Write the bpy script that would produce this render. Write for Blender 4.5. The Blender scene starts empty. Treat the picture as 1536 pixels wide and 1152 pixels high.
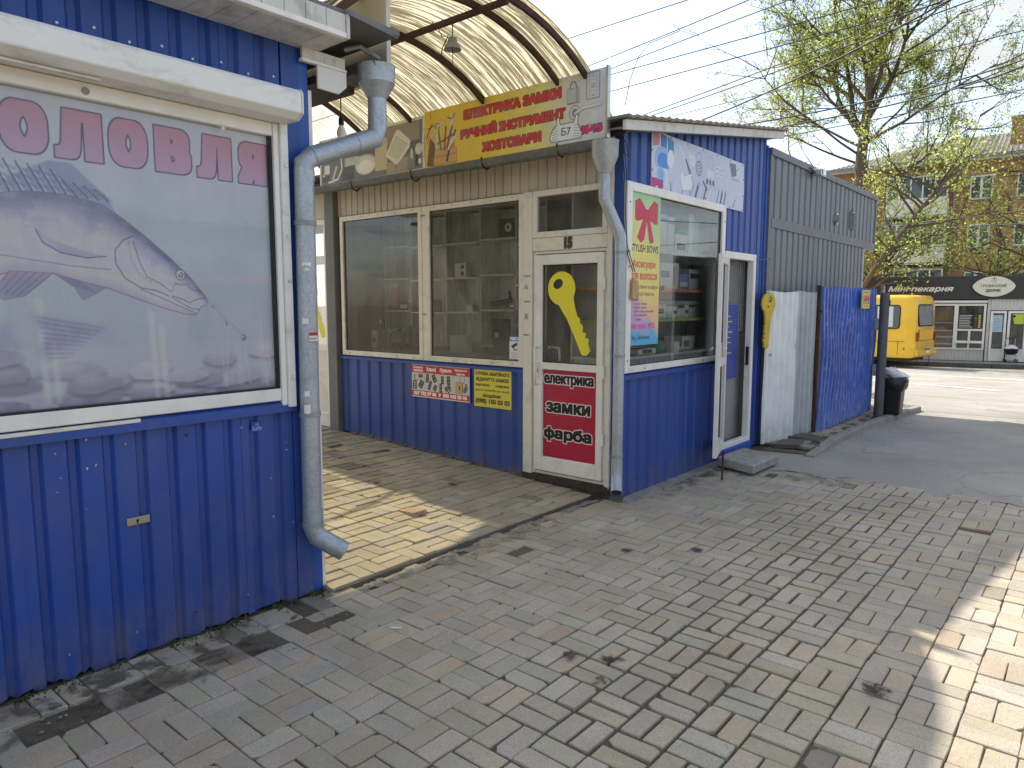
import bpy, bmesh, math, random
import numpy as np
from mathutils import Vector, Matrix
random.seed(11)
rng = np.random.default_rng(11)
sc = bpy.context.scene
COL = sc.collection
R = math.radians

# ---------------------------------------------------------------- camera
cd = bpy.data.cameras.new('camera')
cd.sensor_width = 36.0
cd.lens = 1061.0 / 1536.0 * 36.0
cd.clip_start = 0.05
cd.clip_end = 2000
cam = bpy.data.objects.new('camera', cd)
COL.objects.link(cam)
cam.location = (0, 0, 1.6)
cam.rotation_euler = (R(90 - 6.4), 0, math.atan2(0.64410, 0.76494))
sc.camera = cam

# ---------------------------------------------------------------- sky, sun, exposure
SUN = Vector((-0.76, 0.27, 1.0)).normalized()
world = bpy.data.worlds.new('World')
sc.world = world
world.use_nodes = True
wn, wl = world.node_tree.nodes, world.node_tree.links
bg = wn['Background']
sky = wn.new('ShaderNodeTexSky')
sky.sky_type = 'NISHITA'
sky.sun_disc = False
sky.sun_elevation = math.asin(SUN.z)
sky.sun_rotation = math.atan2(SUN.x, SUN.y)
sky.air_density = 1.0
sky.dust_density = 1.6
bg.inputs['Strength'].default_value = 0.12
wtc = wn.new('ShaderNodeTexCoord')
wsep = wn.new('ShaderNodeSeparateXYZ')
wl.new(wtc.outputs['Generated'], wsep.inputs[0])
wadd = wn.new('ShaderNodeMath'); wadd.operation = 'MAXIMUM'
wl.new(wsep.outputs['Z'], wadd.inputs[0]); wadd.inputs[1].default_value = 0.0
wad2 = wn.new('ShaderNodeMath'); wad2.operation = 'ADD'
wl.new(wadd.outputs[0], wad2.inputs[0]); wad2.inputs[1].default_value = 0.22
wdiv = wn.new('ShaderNodeVectorMath'); wdiv.operation = 'DIVIDE'
wcmb = wn.new('ShaderNodeCombineXYZ')
for i in range(3):
    wl.new(wad2.outputs[0], wcmb.inputs[i])
wl.new(wtc.outputs['Generated'], wdiv.inputs[0]); wl.new(wcmb.outputs[0], wdiv.inputs[1])
wno = wn.new('ShaderNodeTexNoise')
wno.inputs['Scale'].default_value = 2.0
wno.inputs['Detail'].default_value = 9
wno.inputs['Roughness'].default_value = 0.58
wno.inputs['Distortion'].default_value = 0.5
wl.new(wdiv.outputs[0], wno.inputs['Vector'])
wrp = wn.new('ShaderNodeMapRange')
wrp.interpolation_type = 'SMOOTHSTEP'
wrp.inputs['From Min'].default_value = 0.40
wrp.inputs['From Max'].default_value = 0.64
wrp.inputs['To Min'].default_value = 0.15
wrp.inputs['To Max'].default_value = 0.95
wl.new(wno.outputs['Fac'], wrp.inputs['Value'])
wmx = wn.new('ShaderNodeMix'); wmx.data_type = 'RGBA'
wl.new(wrp.outputs[0], wmx.inputs['Factor'])
wl.new(sky.outputs[0], wmx.inputs[6])
# thin cloud scatters forward: the veil brightens smoothly towards the sun
wdot = wn.new('ShaderNodeVectorMath'); wdot.operation = 'DOT_PRODUCT'
wnm = wn.new('ShaderNodeVectorMath'); wnm.operation = 'NORMALIZE'
wl.new(wtc.outputs['Generated'], wnm.inputs[0]); wl.new(wnm.outputs[0], wdot.inputs[0]); wdot.inputs[1].default_value = SUN
def wm(op, a, b):
    n_ = wn.new('ShaderNodeMath'); n_.operation = op
    for k_, v_ in enumerate((a, b)):
        if isinstance(v_, float): n_.inputs[k_].default_value = v_
        else: wl.new(v_, n_.inputs[k_])
    return n_.outputs[0]
glow = wm('ADD', wm('MULTIPLY', wm('POWER', wm('MAXIMUM', wdot.outputs['Value'], 0.0), 6.0), 1.6), 1.0)
wsc = wn.new('ShaderNodeVectorMath'); wsc.operation = 'SCALE'
wsc.inputs[0].default_value = (2.62, 2.58, 2.5); wl.new(glow, wsc.inputs['Scale'])
wl.new(wsc.outputs[0], wmx.inputs[7])
wl.new(wmx.outputs[2], bg.inputs['Color'])

sd = bpy.data.lights.new('sun', 'SUN')
sd.energy = 2.3
sd.angle = R(0.8)
sd.color = (1.0, 0.93, 0.82)
sun = bpy.data.objects.new('sun', sd)
COL.objects.link(sun)
sun.location = (-20, 8, 30)
sun.rotation_euler = SUN.to_track_quat('Z', 'Y').to_euler()

vs = sc.view_settings
vs.view_transform = 'Standard'
vs.look = 'None'
vs.exposure = 1.52
vs.gamma = 1.0
vs.use_curve_mapping = False
sc.cycles.max_bounces = 8
sc.cycles.transparent_max_bounces = 24
sc.cycles.use_denoising = True
sc.cycles.caustics_reflective = False
sc.cycles.caustics_refractive = False

# ---------------------------------------------------------------- helpers: materials
def lin(c):
    """sRGB 0-255 to linear"""
    a = np.asarray(c, float) / 255.0
    return np.where(a <= 0.04045, a / 12.92, ((a + 0.055) / 1.055) ** 2.4)

def lc(*c):
    return tuple(float(v) for v in lin(c))

class NT:
    def __init__(s, name):
        s.m = bpy.data.materials.new(name)
        s.m.use_nodes = True
        s.n, s.l = s.m.node_tree.nodes, s.m.node_tree.links
        s.b = s.n['Principled BSDF']
        s.out = s.n['Material Output']
    def new(s, t, **kw):
        n = s.n.new(t)
        for k, v in kw.items():
            setattr(n, k, v)
        return n
    def put(s, inp, v):
        if hasattr(v, 'links') or hasattr(v, 'is_output'):
            s.l.new(v, inp)
        else:
            inp.default_value = v
    def math(s, op, a, b=0.0, clamp=False):
        n = s.new('ShaderNodeMath', operation=op); n.use_clamp = clamp
        s.put(n.inputs[0], a); s.put(n.inputs[1], b)
        return n.outputs[0]
    def pos(s):
        return s.new('ShaderNodeNewGeometry').outputs['Position']
    def scale(s, vec, k):
        n = s.new('ShaderNodeVectorMath', operation='MULTIPLY')
        s.put(n.inputs[0], vec); n.inputs[1].default_value = k
        return n.outputs[0]
    def noise(s, vec, scale, detail=4, rough=0.55, dist=0.0):
        n = s.new('ShaderNodeTexNoise')
        s.put(n.inputs['Vector'], vec)
        n.inputs['Scale'].default_value = scale; n.inputs['Detail'].default_value = detail
        n.inputs['Roughness'].default_value = rough; n.inputs['Distortion'].default_value = dist
        return n.outputs['Fac']
    def mr(s, v, a, b, c=0.0, d=1.0):
        n = s.new('ShaderNodeMapRange')
        s.put(n.inputs['Value'], v)
        for k, x in zip(('From Min', 'From Max', 'To Min', 'To Max'), (a, b, c, d)):
            n.inputs[k].default_value = x
        return n.outputs[0]
    def mix(s, f, a, b, blend='MIX'):
        n = s.new('ShaderNodeMix', data_type='RGBA', blend_type=blend)
        s.put(n.inputs['Factor'], f)
        for i, v in ((6, a), (7, b)):
            if isinstance(v, tuple):
                n.inputs[i].default_value = (*v[:3], 1)
            else:
                s.put(n.inputs[i], v)
        return n.outputs[2]
    def bump(s, h, strength=0.3, dist=0.01):
        n = s.new('ShaderNodeBump')
        s.put(n.inputs['Height'], h)
        n.inputs['Strength'].default_value = strength; n.inputs['Distance'].default_value = dist
        s.l.new(n.outputs[0], s.b.inputs['Normal'])

def mk(name, col, rough=0.5, metal=0.0, var=0.12, scale=5.0, bump=0.0, bscale=60.0, spec=0.5,
       dirt=0.0, dirtcol=(0.09, 0.08, 0.065), dscale=2.5, base=None, stretch=(1, 1, 1), coat=0.0):
    t = NT(name)
    p = t.scale(t.pos(), stretch)
    n1 = t.noise(p, scale, 5)
    lo = tuple(max(0, c * (1 - var)) for c in col); hi = tuple(min(1, c * (1 + var)) for c in col)
    c = t.mix(t.mr(n1, 0.3, 0.7), lo, hi)
    r = rough
    if dirt:
        n2 = t.noise(p, dscale, 8, 0.68, 0.4)
        f = t.mr(n2, 0.5, 0.78, 0, dirt)
        c = t.mix(f, c, dirtcol)
        r = t.math('ADD', t.math('MULTIPLY', f, 0.35), rough, True)
    if base:                               # mud splashed up from the ground: z0, height, amount
        z0, h, am = base
        sx = t.new('ShaderNodeSeparateXYZ'); t.l.new(t.pos(), sx.inputs[0])
        g = t.mr(sx.outputs['Z'], z0, z0 + h, 1, 0)
        n3 = t.noise(p, 9, 6, 0.7)
        f2 = t.math('MULTIPLY', t.math('MULTIPLY', g, t.mr(n3, 0.35, 0.62)), am, True)
        c = t.mix(f2, c, dirtcol)
    t.put(t.b.inputs['Base Color'], c if not isinstance(c, tuple) else (*c, 1))
    t.put(t.b.inputs['Roughness'], r)
    t.b.inputs['Metallic'].default_value = metal
    t.b.inputs['Specular IOR Level'].default_value = spec
    t.b.inputs['Coat Weight'].default_value = coat
    if bump:
        t.bump(t.noise(p, bscale, 4, 0.6), bump, 0.01)
    return t.m

def glass_mat(name, tint=(0.86, 0.9, 0.9), refl=1.0, dust=0.04):
    t = NT(name)
    t.n.remove(t.b)
    tr = t.new('ShaderNodeBsdfTransparent'); tr.inputs[0].default_value = (*tint, 1)
    gl = t.new('ShaderNodeBsdfGlossy'); gl.inputs['Roughness'].default_value = 0.012
    gl.inputs['Color'].default_value = (1, 1, 1, 1)
    df = t.new('ShaderNodeBsdfDiffuse'); df.inputs['Color'].default_value = (0.6, 0.6, 0.57, 1)
    fr = t.new('ShaderNodeFresnel'); fr.inputs['IOR'].default_value = 1.5
    f = t.math('MULTIPLY', fr.outputs[0], 1.7 * refl, True)
    m1 = t.new('ShaderNodeMixShader'); t.l.new(f, m1.inputs[0]); t.l.new(tr.outputs[0], m1.inputs[1]); t.l.new(gl.outputs[0], m1.inputs[2])
    m2 = t.new('ShaderNodeMixShader')
    n = t.noise(t.scale(t.pos(), (1, 1, 0.35)), 5, 7, 0.7)
    t.l.new(t.mr(n, 0.42, 0.8, dust * 0.4, dust * 3), m2.inputs[0])
    t.l.new(m1.outputs[0], m2.inputs[1]); t.l.new(df.outputs[0], m2.inputs[2])
    t.l.new(m2.outputs[0], t.out.inputs['Surface'])
    return t.m

# ---------------------------------------------------------------- helpers: meshes and the object tree
WL = {}                                     # world location of every object that carries an offset

class MB:
    def __init__(s):
        s.v, s.f, s.m = [], [], []
    def add(s, vs_, fs, m=0):
        o = len(s.v)
        s.v += [tuple(map(float, p)) for p in vs_]
        s.f += [tuple(i + o for i in f) for f in fs]
        s.m += [m] * len(fs)
        return s
    def box(s, x0, x1, y0, y1, z0, z1, m=0):
        x0, x1 = sorted((x0, x1)); y0, y1 = sorted((y0, y1)); z0, z1 = sorted((z0, z1))
        return s.add([(x0, y0, z0), (x1, y0, z0), (x1, y1, z0), (x0, y1, z0), (x0, y0, z1), (x1, y0, z1), (x1, y1, z1), (x0, y1, z1)],
                     [(0, 3, 2, 1), (4, 5, 6, 7), (0, 1, 5, 4), (1, 2, 6, 5), (2, 3, 7, 6), (3, 0, 4, 7)], m)
    def quad(s, a, b, c, d, m=0):
        return s.add([a, b, c, d], [(0, 1, 2, 3)], m)
    def hexa(s, lo, hi, m=0):               # two quads (lists of 4 points) joined
        return s.add(list(lo) + list(hi), [(0, 3, 2, 1), (4, 5, 6, 7), (0, 1, 5, 4), (1, 2, 6, 5), (2, 3, 7, 6), (3, 0, 4, 7)], m)
    def prism(s, poly, d, m=0):             # planar polygon (3D points) pushed along vector d
        n = len(poly); d = Vector(d)
        lo = [Vector(p) for p in poly]; hi = [p + d for p in lo]
        fs = [tuple(range(n))[::-1], tuple(range(n, 2 * n))] + [(i, (i + 1) % n, n + (i + 1) % n, n + i) for i in range(n)]
        return s.add([*lo, *hi], fs, m)
    def tube(s, pts, r, n=8, m=0, caps=True):
        pts = [Vector(p) for p in pts]
        rs = r if isinstance(r, (list, tuple)) else [r] * len(pts)
        T = []
        for i in range(len(pts)):
            a, b = pts[max(i - 1, 0)], pts[min(i + 1, len(pts) - 1)]
            T.append((b - a).normalized())
        up = Vector((0, 0, 1)) if abs(T[0].z) < 0.9 else Vector((1, 0, 0))
        u = T[0].cross(up).normalized()
        vs_, fs = [], []
        for i, p in enumerate(pts):
            u = (u - T[i] * u.dot(T[i])).normalized()
            w = T[i].cross(u)
            for k in range(n):
                a = 2 * math.pi * k / n
                vs_.append(p + (u * math.cos(a) + w * math.sin(a)) * rs[i])
        for i in range(len(pts) - 1):
            for k in range(n):
                fs.append((i * n + k, i * n + (k + 1) % n, (i + 1) * n + (k + 1) % n, (i + 1) * n + k))
        if caps:
            fs.append(tuple(range(n))[::-1]); fs.append(tuple(range((len(pts) - 1) * n, len(pts) * n)))
        return s.add(vs_, fs, m)
    def lathe(s, c, prof, n=20, m=0):       # prof: list of (r, z) about the vertical through c
        vs_ = []
        for r, z in prof:
            for k in range(n):
                a = 2 * math.pi * k / n
                vs_.append((c[0] + r * math.cos(a), c[1] + r * math.sin(a), c[2] + z))
        fs = [(i * n + k, i * n + (k + 1) % n, (i + 1) * n + (k + 1) % n, (i + 1) * n + k) for i in range(len(prof) - 1) for k in range(n)]
        return s.add(vs_, fs, m)
    def build(s, name, mats, parent=None, smooth=False, bevel=0.0, local=False, loc=None):
        me = bpy.data.meshes.new(name)
        off = Vector((0, 0, 0))
        if parent is not None:
            off = WL.get(parent.name, Vector((0, 0, 0)))
        elif loc is not None:
            off = Vector(loc)
        if local:
            off = Vector((0, 0, 0))
        me.from_pydata([(p[0] - off.x, p[1] - off.y, p[2] - off.z) for p in s.v], [], s.f)
        for m in (mats if isinstance(mats, (list, tuple)) else [mats]):
            me.materials.append(m)
        if any(s.m):
            me.polygons.foreach_set('material_index', s.m)
        if bevel:
            bm = bmesh.new(); bm.from_mesh(me)
            bmesh.ops.bevel(bm, geom=[e for e in bm.edges if e.is_manifold], offset=bevel, segments=1, affect='EDGES', clamp_overlap=True)
            bm.to_mesh(me); bm.free()
        if smooth:
            me.polygons.foreach_set('use_smooth', [True] * len(me.polygons))
            if smooth != True:
                me.set_sharp_from_angle(angle=R(smooth))
        me.update()
        o = bpy.data.objects.new(name, me)
        COL.objects.link(o)
        if parent is not None:
            o.parent = parent
        elif loc is not None:
            o.location = loc
        WL[o.name] = Vector(off)
        return o

def tag(o, label=None, cat=None, group=None, kind=None):
    for k, v in (('label', label), ('category', cat), ('group', group), ('kind', kind)):
        if v:
            o[k] = v
    return o

def thing(name, loc, label=None, cat=None, group=None, kind=None, rotz=0.0):
    o = bpy.data.objects.new(name, None)
    o.empty_display_size = 0.2
    COL.objects.link(o)
    o.location = loc; o.rotation_euler = (0, 0, rotz)
    WL[o.name] = Vector(loc)
    return tag(o, label, cat, group, kind)

def boxpart(name, mat, parent, *b, bevel=0.0, **kw):
    return MB().box(*b).build(name, mat, parent, bevel=bevel, **kw)

# ---------------------------------------------------------------- helpers: flat print painted with numpy
_GL = {}
def glyph_loops(s):
    if s not in _GL:
        c = bpy.data.curves.new('t', 'FONT'); c.body = s; c.resolution_u = 4; c.fill_mode = 'NONE'
        o = bpy.data.objects.new('t', c)
        m = o.to_mesh()
        co = [v.co.xy[:] for v in m.vertices]
        nxt = {}
        for e in m.edges:
            a, b = e.vertices
            nxt.setdefault(a, []).append(b); nxt.setdefault(b, []).append(a)
        loops, seen = [], set()
        for i in range(len(co)):
            if i in seen or i not in nxt:
                continue
            lp, prev, cur = [i], None, i
            seen.add(i)
            while True:
                cand = [k for k in nxt[cur] if k != prev and k not in seen]
                if not cand:
                    break
                prev, cur = cur, cand[0]
                seen.add(cur); lp.append(cur)
            loops.append([co[k] for k in lp])
        o.to_mesh_clear()
        bpy.data.objects.remove(o); bpy.data.curves.remove(c)
        _GL[s] = loops
    return _GL[s]

def vnoise(h, w, cell, oct_=4):
    out = np.zeros((h, w)); amp = 1.0; tot = 0
    for k in range(oct_):
        gh, gw = max(2, int(h / cell) + 2), max(2, int(w / cell) + 2)
        g = rng.random((gh, gw))
        y = np.linspace(0, gh - 1.001, h); x = np.linspace(0, gw - 1.001, w)
        yi, xi = y.astype(int), x.astype(int)
        fy, fx = (y - yi)[:, None], (x - xi)[None, :]
        fy = fy * fy * (3 - 2 * fy); fx = fx * fx * (3 - 2 * fx)
        a = g[np.ix_(yi, xi)] * (1 - fx) + g[np.ix_(yi, xi + 1)] * fx
        b = g[np.ix_(yi + 1, xi)] * (1 - fx) + g[np.ix_(yi + 1, xi + 1)] * fx
        out += amp * (a * (1 - fy) + b * fy); tot += amp
        amp *= 0.55; cell = max(1.5, cell / 2)
    return out / tot

class Print:
    """A flat print w x h metres; origin at (u0, v0); v grows upward."""
    def __init__(s, w, h, ppm, bg=(255, 255, 255), u0=0.0, v0=0.0, ss=2):
        s.ss, s.u0, s.v0, s.wm, s.hm = ss, u0, v0, w, h
        s.k = ppm * ss
        s.W, s.H = int(round(w * ppm)) * ss, int(round(h * ppm)) * ss
        s.a = np.ones((s.H, s.W, 3)) * lin(bg)
    def _px(s, pts):
        p = np.asarray(pts, float)
        return np.stack([(p[:, 0] - s.u0) * s.k, (p[:, 1] - s.v0) * s.k], 1)
    def lmask(s, loops, eo=False, pad=0.0):
        """mask of a few loops on the smallest patch that holds them (grown by pad metres)"""
        Q = [s._px(l) for l in loops]
        al = np.concatenate(Q)
        pp = int(pad * s.k) + 2
        x0, y0 = max(0, int(al[:, 0].min()) - pp), max(0, int(al[:, 1].min()) - pp)
        x1, y1 = min(s.W, int(al[:, 0].max()) + pp + 1), min(s.H, int(al[:, 1].max()) + pp + 1)
        if x1 <= x0 or y1 <= y0:
            return np.zeros((1, 1)), (slice(0, 1), slice(0, 1))
        h, w = y1 - y0, x1 - x0
        acc = np.zeros((h, w + 1), np.int32)
        for q in Q:
            A = q - (x0, y0); Bq = np.roll(A, -1, 0)
            for (ax, ay), (bx, by) in zip(A.tolist(), Bq.tolist()):
                if ay == by:
                    continue
                sg = 1 if by > ay else -1
                lo, hi = (ay, by) if by > ay else (by, ay)
                r0, r1 = max(0, math.ceil(lo - 0.5)), min(h - 1, math.ceil(hi - 0.5) - 1)
                if r1 < r0:
                    continue
                rows = np.arange(r0, r1 + 1)
                xs = ax + (rows + 0.5 - ay) * (bx - ax) / (by - ay)
                acc[rows, np.clip(np.ceil(xs - 0.5).astype(int), 0, w)] += sg
        wnd = np.cumsum(acc, 1)[:, :w]
        return ((wnd & 1) if eo else (wnd != 0)).astype(np.float32), (slice(y0, y1), slice(x0, x1))
    def mask(s, loops, eo=False):
        m, sl = s.lmask(loops, eo)
        o = np.zeros((s.H, s.W), np.float32); o[sl] = m
        return o
    def grow(s, m, r):
        r = r * s.k
        if r < 0.5:
            return m
        o = m.copy(); H, W = m.shape
        for rr in ([r] if r < 3 else [r, r * 0.55]):
            for k in range(16):
                a = 2 * math.pi * k / 16
                dy, dx = int(round(rr * math.sin(a))), int(round(rr * math.cos(a)))
                ys, yd = (slice(0, H - dy), slice(dy, H)) if dy >= 0 else (slice(-dy, H), slice(0, H + dy))
                xs, xd = (slice(0, W - dx), slice(dx, W)) if dx >= 0 else (slice(-dx, W), slice(0, W + dx))
                np.maximum(o[yd, xd], m[ys, xs], out=o[yd, xd])
        return o
    def growbox(s, m, rx, ry):
        for r_, ax in ((rx, 1), (ry, 0)):
            n = int(round(r_ * s.k)); o = m.copy()
            for k in range(1, n + 1):
                if ax:
                    np.maximum(o[:, k:], m[:, :-k], out=o[:, k:]); np.maximum(o[:, :-k], m[:, k:], out=o[:, :-k])
                else:
                    np.maximum(o[k:], m[:-k], out=o[k:]); np.maximum(o[:-k], m[k:], out=o[:-k])
            m = o
        return m
    def blur(s, m, r):
        n = int(r * s.k)
        if n < 1:
            return m
        for ax in (0, 1):
            for _ in range(2):
                c = np.cumsum(np.pad(m, [(n + 1, n) if i == ax else (0, 0) for i in range(2)], mode='edge'), ax)
                L = m.shape[ax]
                m = (np.take(c, np.arange(2 * n + 1, 2 * n + 1 + L), ax) - np.take(c, np.arange(0, L), ax)) / (2 * n + 1)
        return m
    def put(s, m, col, a=1.0, sl=None):
        m = (m * a)[..., None]
        c = lin(col) if not isinstance(col, np.ndarray) else col
        if sl is None:
            sl = (slice(0, s.H), slice(0, s.W))
        v = s.a[sl]
        s.a[sl] = v * (1 - m) + c * m
    def poly(s, pts, col, a=1.0, blur=0.0, tex=0.0, edge=None):
        m, sl = s.lmask([pts], False, max(blur * 2, edge[0] if edge else 0))
        if edge:
            s.put(s.grow(m, edge[0]), edge[1], a, sl)
        if blur:
            m = s.blur(m, blur)
        if tex:
            m = m * np.clip(1 - tex + 2 * tex * vnoise(*m.shape, 0.03 * s.k), 0, 1)
        s.put(m, col, a, sl)
    def rect(s, x0, y0, x1, y1, col, a=1.0, **kw):
        s.poly([(x0, y0), (x1, y0), (x1, y1), (x0, y1)], col, a, **kw)
    def line(s, pts, w, col, a=1.0, blur=0.0):
        loops = []
        for i in range(len(pts) - 1):
            p, q = np.array(pts[i], float), np.array(pts[i + 1], float)
            d = q - p; L = np.hypot(*d)
            if L == 0:
                continue
            nn = np.array([-d[1], d[0]]) / L * max(w, 1.1 / s.k) / 2
            e = d / L * w * 0.2
            loops.append([p + nn - e, p - nn - e, q - nn + e, q + nn + e])
        if not loops:
            return
        m, sl = s.lmask(loops, False, blur * 2)
        s.put(s.blur(m, blur) if blur else m, col, a, sl)
    def ell(s, cx, cy, rx, ry, col, a=1.0, rot=0.0, blur=0.0, ring=None, edge=None):
        t = np.linspace(0, 2 * math.pi, 32, endpoint=False)
        c, sn = math.cos(rot), math.sin(rot)
        f = lambda ax, ay: [(cx + ax * math.cos(x) * c - ay * math.sin(x) * sn, cy + ax * math.cos(x) * sn + ay * math.sin(x) * c) for x in t]
        m, sl = s.lmask([f(rx, ry), f(rx - ring, ry - ring)] if ring else [f(rx, ry)], bool(ring), max(blur * 2, edge[0] if edge else 0))
        if edge:
            s.put(s.grow(m, edge[0]), edge[1], a, sl)
        s.put(s.blur(m, blur) if blur else m, col, a, sl)
    def text(s, t, x0, y0, x1, y1, col, bold=0.0, out=None, shear=0.0, fill2=None, a=1.0, box=None):
        lp = glyph_loops(t)
        P = np.concatenate([np.asarray(l) for l in lp])
        P[:, 0] += shear * P[:, 1]
        mn, mx = P.min(0), P.max(0)
        b = bold; bx, by = box or (b, b)
        sx = (x1 - x0 - 2 * bx) / (mx[0] - mn[0]); sy = (y1 - y0 - 2 * by) / (mx[1] - mn[1])
        loops = [[(x0 + bx + (px + shear * py - mn[0]) * sx, y0 + by + (py - mn[1]) * sy) for px, py in l] for l in lp]
        outs = (out if isinstance(out, list) else [out]) if out else []
        m, sl = s.lmask(loops, False, max(bx, by) + max([o_[0] for o_ in outs] + [0]))
        if box:
            m = s.growbox(m, bx, by)
            b = 0.0
        for r_, c_ in outs:
            s.put(s.grow(m, b + r_), c_, a, sl)
        m = s.grow(m, b)
        if fill2 is not None:
            g = np.clip((np.arange(s.H)[sl[0]] / s.k + s.v0 - y0) / (y1 - y0), 0, 1)[:, None, None]
            s.put(m, lin(col) * (1 - g) + lin(fill2) * g, a, sl)
        else:
            s.put(m, col, a, sl)
    def grad(s, stops, horiz=True):
        n = s.W if horiz else s.H
        x = np.linspace(0, 1, n)
        c = np.stack([np.interp(x, [p for p, _ in stops], [lin(q)[i] for _, q in stops]) for i in range(3)], 1)
        s.a = s.a * 0 + (c[None] if horiz else c[:, None])
    def material(s, name, rough=0.45, fade=0.06, spec=0.4, coat=0.0, bump=0.0):
        k = s.ss
        h, w = s.H // k, s.W // k
        a = s.a.reshape(h, k, w, k, 3).mean((1, 3))
        im = bpy.data.images.new(name, w, h, alpha=False, float_buffer=True)
        im.colorspace_settings.name = 'Non-Color'
        px = np.ones((h, w, 4), np.float32); px[..., :3] = a
        im.pixels.foreach_set(px.ravel()); im.update(); im.pack()
        t = NT(name)
        tx = t.new('ShaderNodeTexImage', image=im, interpolation='Cubic', extension='EXTEND')
        uv = t.new('ShaderNodeUVMap', uv_map='UVMap')
        t.l.new(uv.outputs[0], tx.inputs['Vector'])
        n = t.noise(t.pos(), 7, 6, 0.65)
        c = t.mix(t.mr(n, 0.4, 0.75, 0, fade), tx.outputs['Color'], (0.35, 0.34, 0.32))
        t.l.new(c, t.b.inputs['Base Color'])
        t.b.inputs['Roughness'].default_value = rough
        t.b.inputs['Specular IOR Level'].default_value = spec
        t.b.inputs['Coat Weight'].default_value = coat
        if bump:
            t.bump(t.noise(t.pos(), 4, 3), bump, 0.02)
        return t.m

def sheet_print(name, pr, mat, parent, org, u, v, thick=None, back=None, wav=0.0, nu=1, local=False):
    """print mapped on a rectangle: org + u*wm + v*hm, a few mm proud; wav = waviness in metres"""
    u, v, org = Vector(u), Vector(v), Vector(org)
    nrm = u.cross(v).normalized()
    nv = max(1, nu // 2)
    vs_, uvs, fs = [], [], []
    for j in range(nv + 1):
        for i in range(nu + 1):
            a, b = i / nu, j / nv
            w = wav * (math.sin(a * 9 + b * 3) * math.sin(b * 5 + a * 2 + 1)) if wav else 0
            vs_.append(org + u * (a * pr.wm) + v * (b * pr.hm) + nrm * w)
            uvs.append((a, b))
    for j in range(nv):
        for i in range(nu):
            k = j * (nu + 1) + i
            fs.append((k, k + 1, k + nu + 2, k + nu + 1))
    nf = len(fs)
    mats = [mat]
    if thick:
        o = len(vs_)
        c = [0, nu, len(vs_) - 1, len(vs_) - 1 - nu]
        vs_ += [vs_[q] - nrm * thick for q in c]
        for q in range(4):
            r_ = (q + 1) % 4
            fs.append((c[r_], c[q], o + q, o + r_))
        fs.append((o + 3, o + 2, o + 1, o))
        mats.append(back)
    mb = MB(); mb.v = [tuple(p) for p in vs_]; mb.f = fs; mb.m = [0] * nf + [1] * (len(fs) - nf)
    ob = mb.build(name, mats, parent, local=local, loc=None if parent or local else tuple(org))
    uvl = ob.data.uv_layers.new(name='UVMap')
    for pl in ob.data.polygons:
        for li in pl.loop_indices:
            vi = ob.data.loops[li].vertex_index
            uvl.data[li].uv = uvs[vi] if vi < len(uvs) else (0.5, 0.5)
    return ob

def siding(name, mat, parent, org, u, nrm, length, z0, z1, pitch, groove, depth, per_sheet, phase=0.0, shrink=True, jag=0.0, local=False, slope=0.25):
    """Profiled metal sheets standing on the line org + u*s, s in 0..length; one object per sheet.
    z0, z1: numbers or functions of s. Wide flats at the front, narrow grooves behind."""
    u, nrm, org = Vector(u), Vector(nrm), Vector(org)
    fz0 = z0 if callable(z0) else (lambda s_: z0)
    fz1 = z1 if callable(z1) else (lambda s_: z1)
    fl = (pitch - groove) / 2
    sl = groove * slope
    prof = [(-fl - groove / 2, 0), (-groove / 2, 0), (-groove / 2 + sl, -depth), (groove / 2 - sl, -depth), (groove / 2, 0)]
    pts = []
    k = int(math.floor(-phase / pitch)) - 1
    while (k - 1) * pitch + phase < length:
        for s_, d in prof:
            pts.append((phase + k * pitch + s_, d))
        k += 1
    def dep(s_):
        for (a, da), (b, db) in zip(pts, pts[1:]):
            if a <= s_ <= b:
                return da + (db - da) * (s_ - a) / max(b - a, 1e-9)
        return 0
    cut, s0 = [], 0.0
    first = phase + pitch / 2
    edges = [0.0]
    e = first
    while e < 0.3 * pitch * per_sheet:
        e += pitch
    while e + pitch * per_sheet < length - pitch:
        e += pitch * per_sheet
        edges.append(e)
    edges.append(length)
    obs = []
    for j, (a, b) in enumerate(zip(edges, edges[1:])):
        q = [(a, dep(a))] + [(s_, d) for s_, d in pts if a + 1e-4 < s_ < b - 1e-4] + [(b, dep(b))]
        off = 0.0025 * (j % 2)
        v, f = [], []
        n = len(q)
        th = 0.004
        for lay in (0, 1):
            for s_, d in q:
                p = org + u * s_ + nrm * (d + off - lay * th)
                zb = fz0(s_) + (random.uniform(0, jag) if jag else 0)
                if lay == 1:
                    zb = v[len(v) - 2 * n][2]
                v.append((p.x, p.y, zb)); v.append((p.x, p.y, fz1(s_)))
        for i in range(n - 1):
            f.append((2 * i, 2 * i + 2, 2 * i + 3, 2 * i + 1))
            o_ = 2 * n
            f.append((o_ + 2 * i, o_ + 2 * i + 1, o_ + 2 * i + 3, o_ + 2 * i + 2))
            f.append((2 * i + 1, 2 * i + 3, o_ + 2 * i + 3, o_ + 2 * i + 1))
            f.append((2 * i, o_ + 2 * i, o_ + 2 * i + 2, 2 * i + 2))
        f.append((0, 1, 2 * n + 1, 2 * n)); f.append((2 * n - 2, 4 * n - 2, 4 * n - 1, 2 * n - 1))
        mb = MB(); mb.add(v, f)
        obs.append(mb.build(name, mat, parent, local=local))
    return obs

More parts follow.
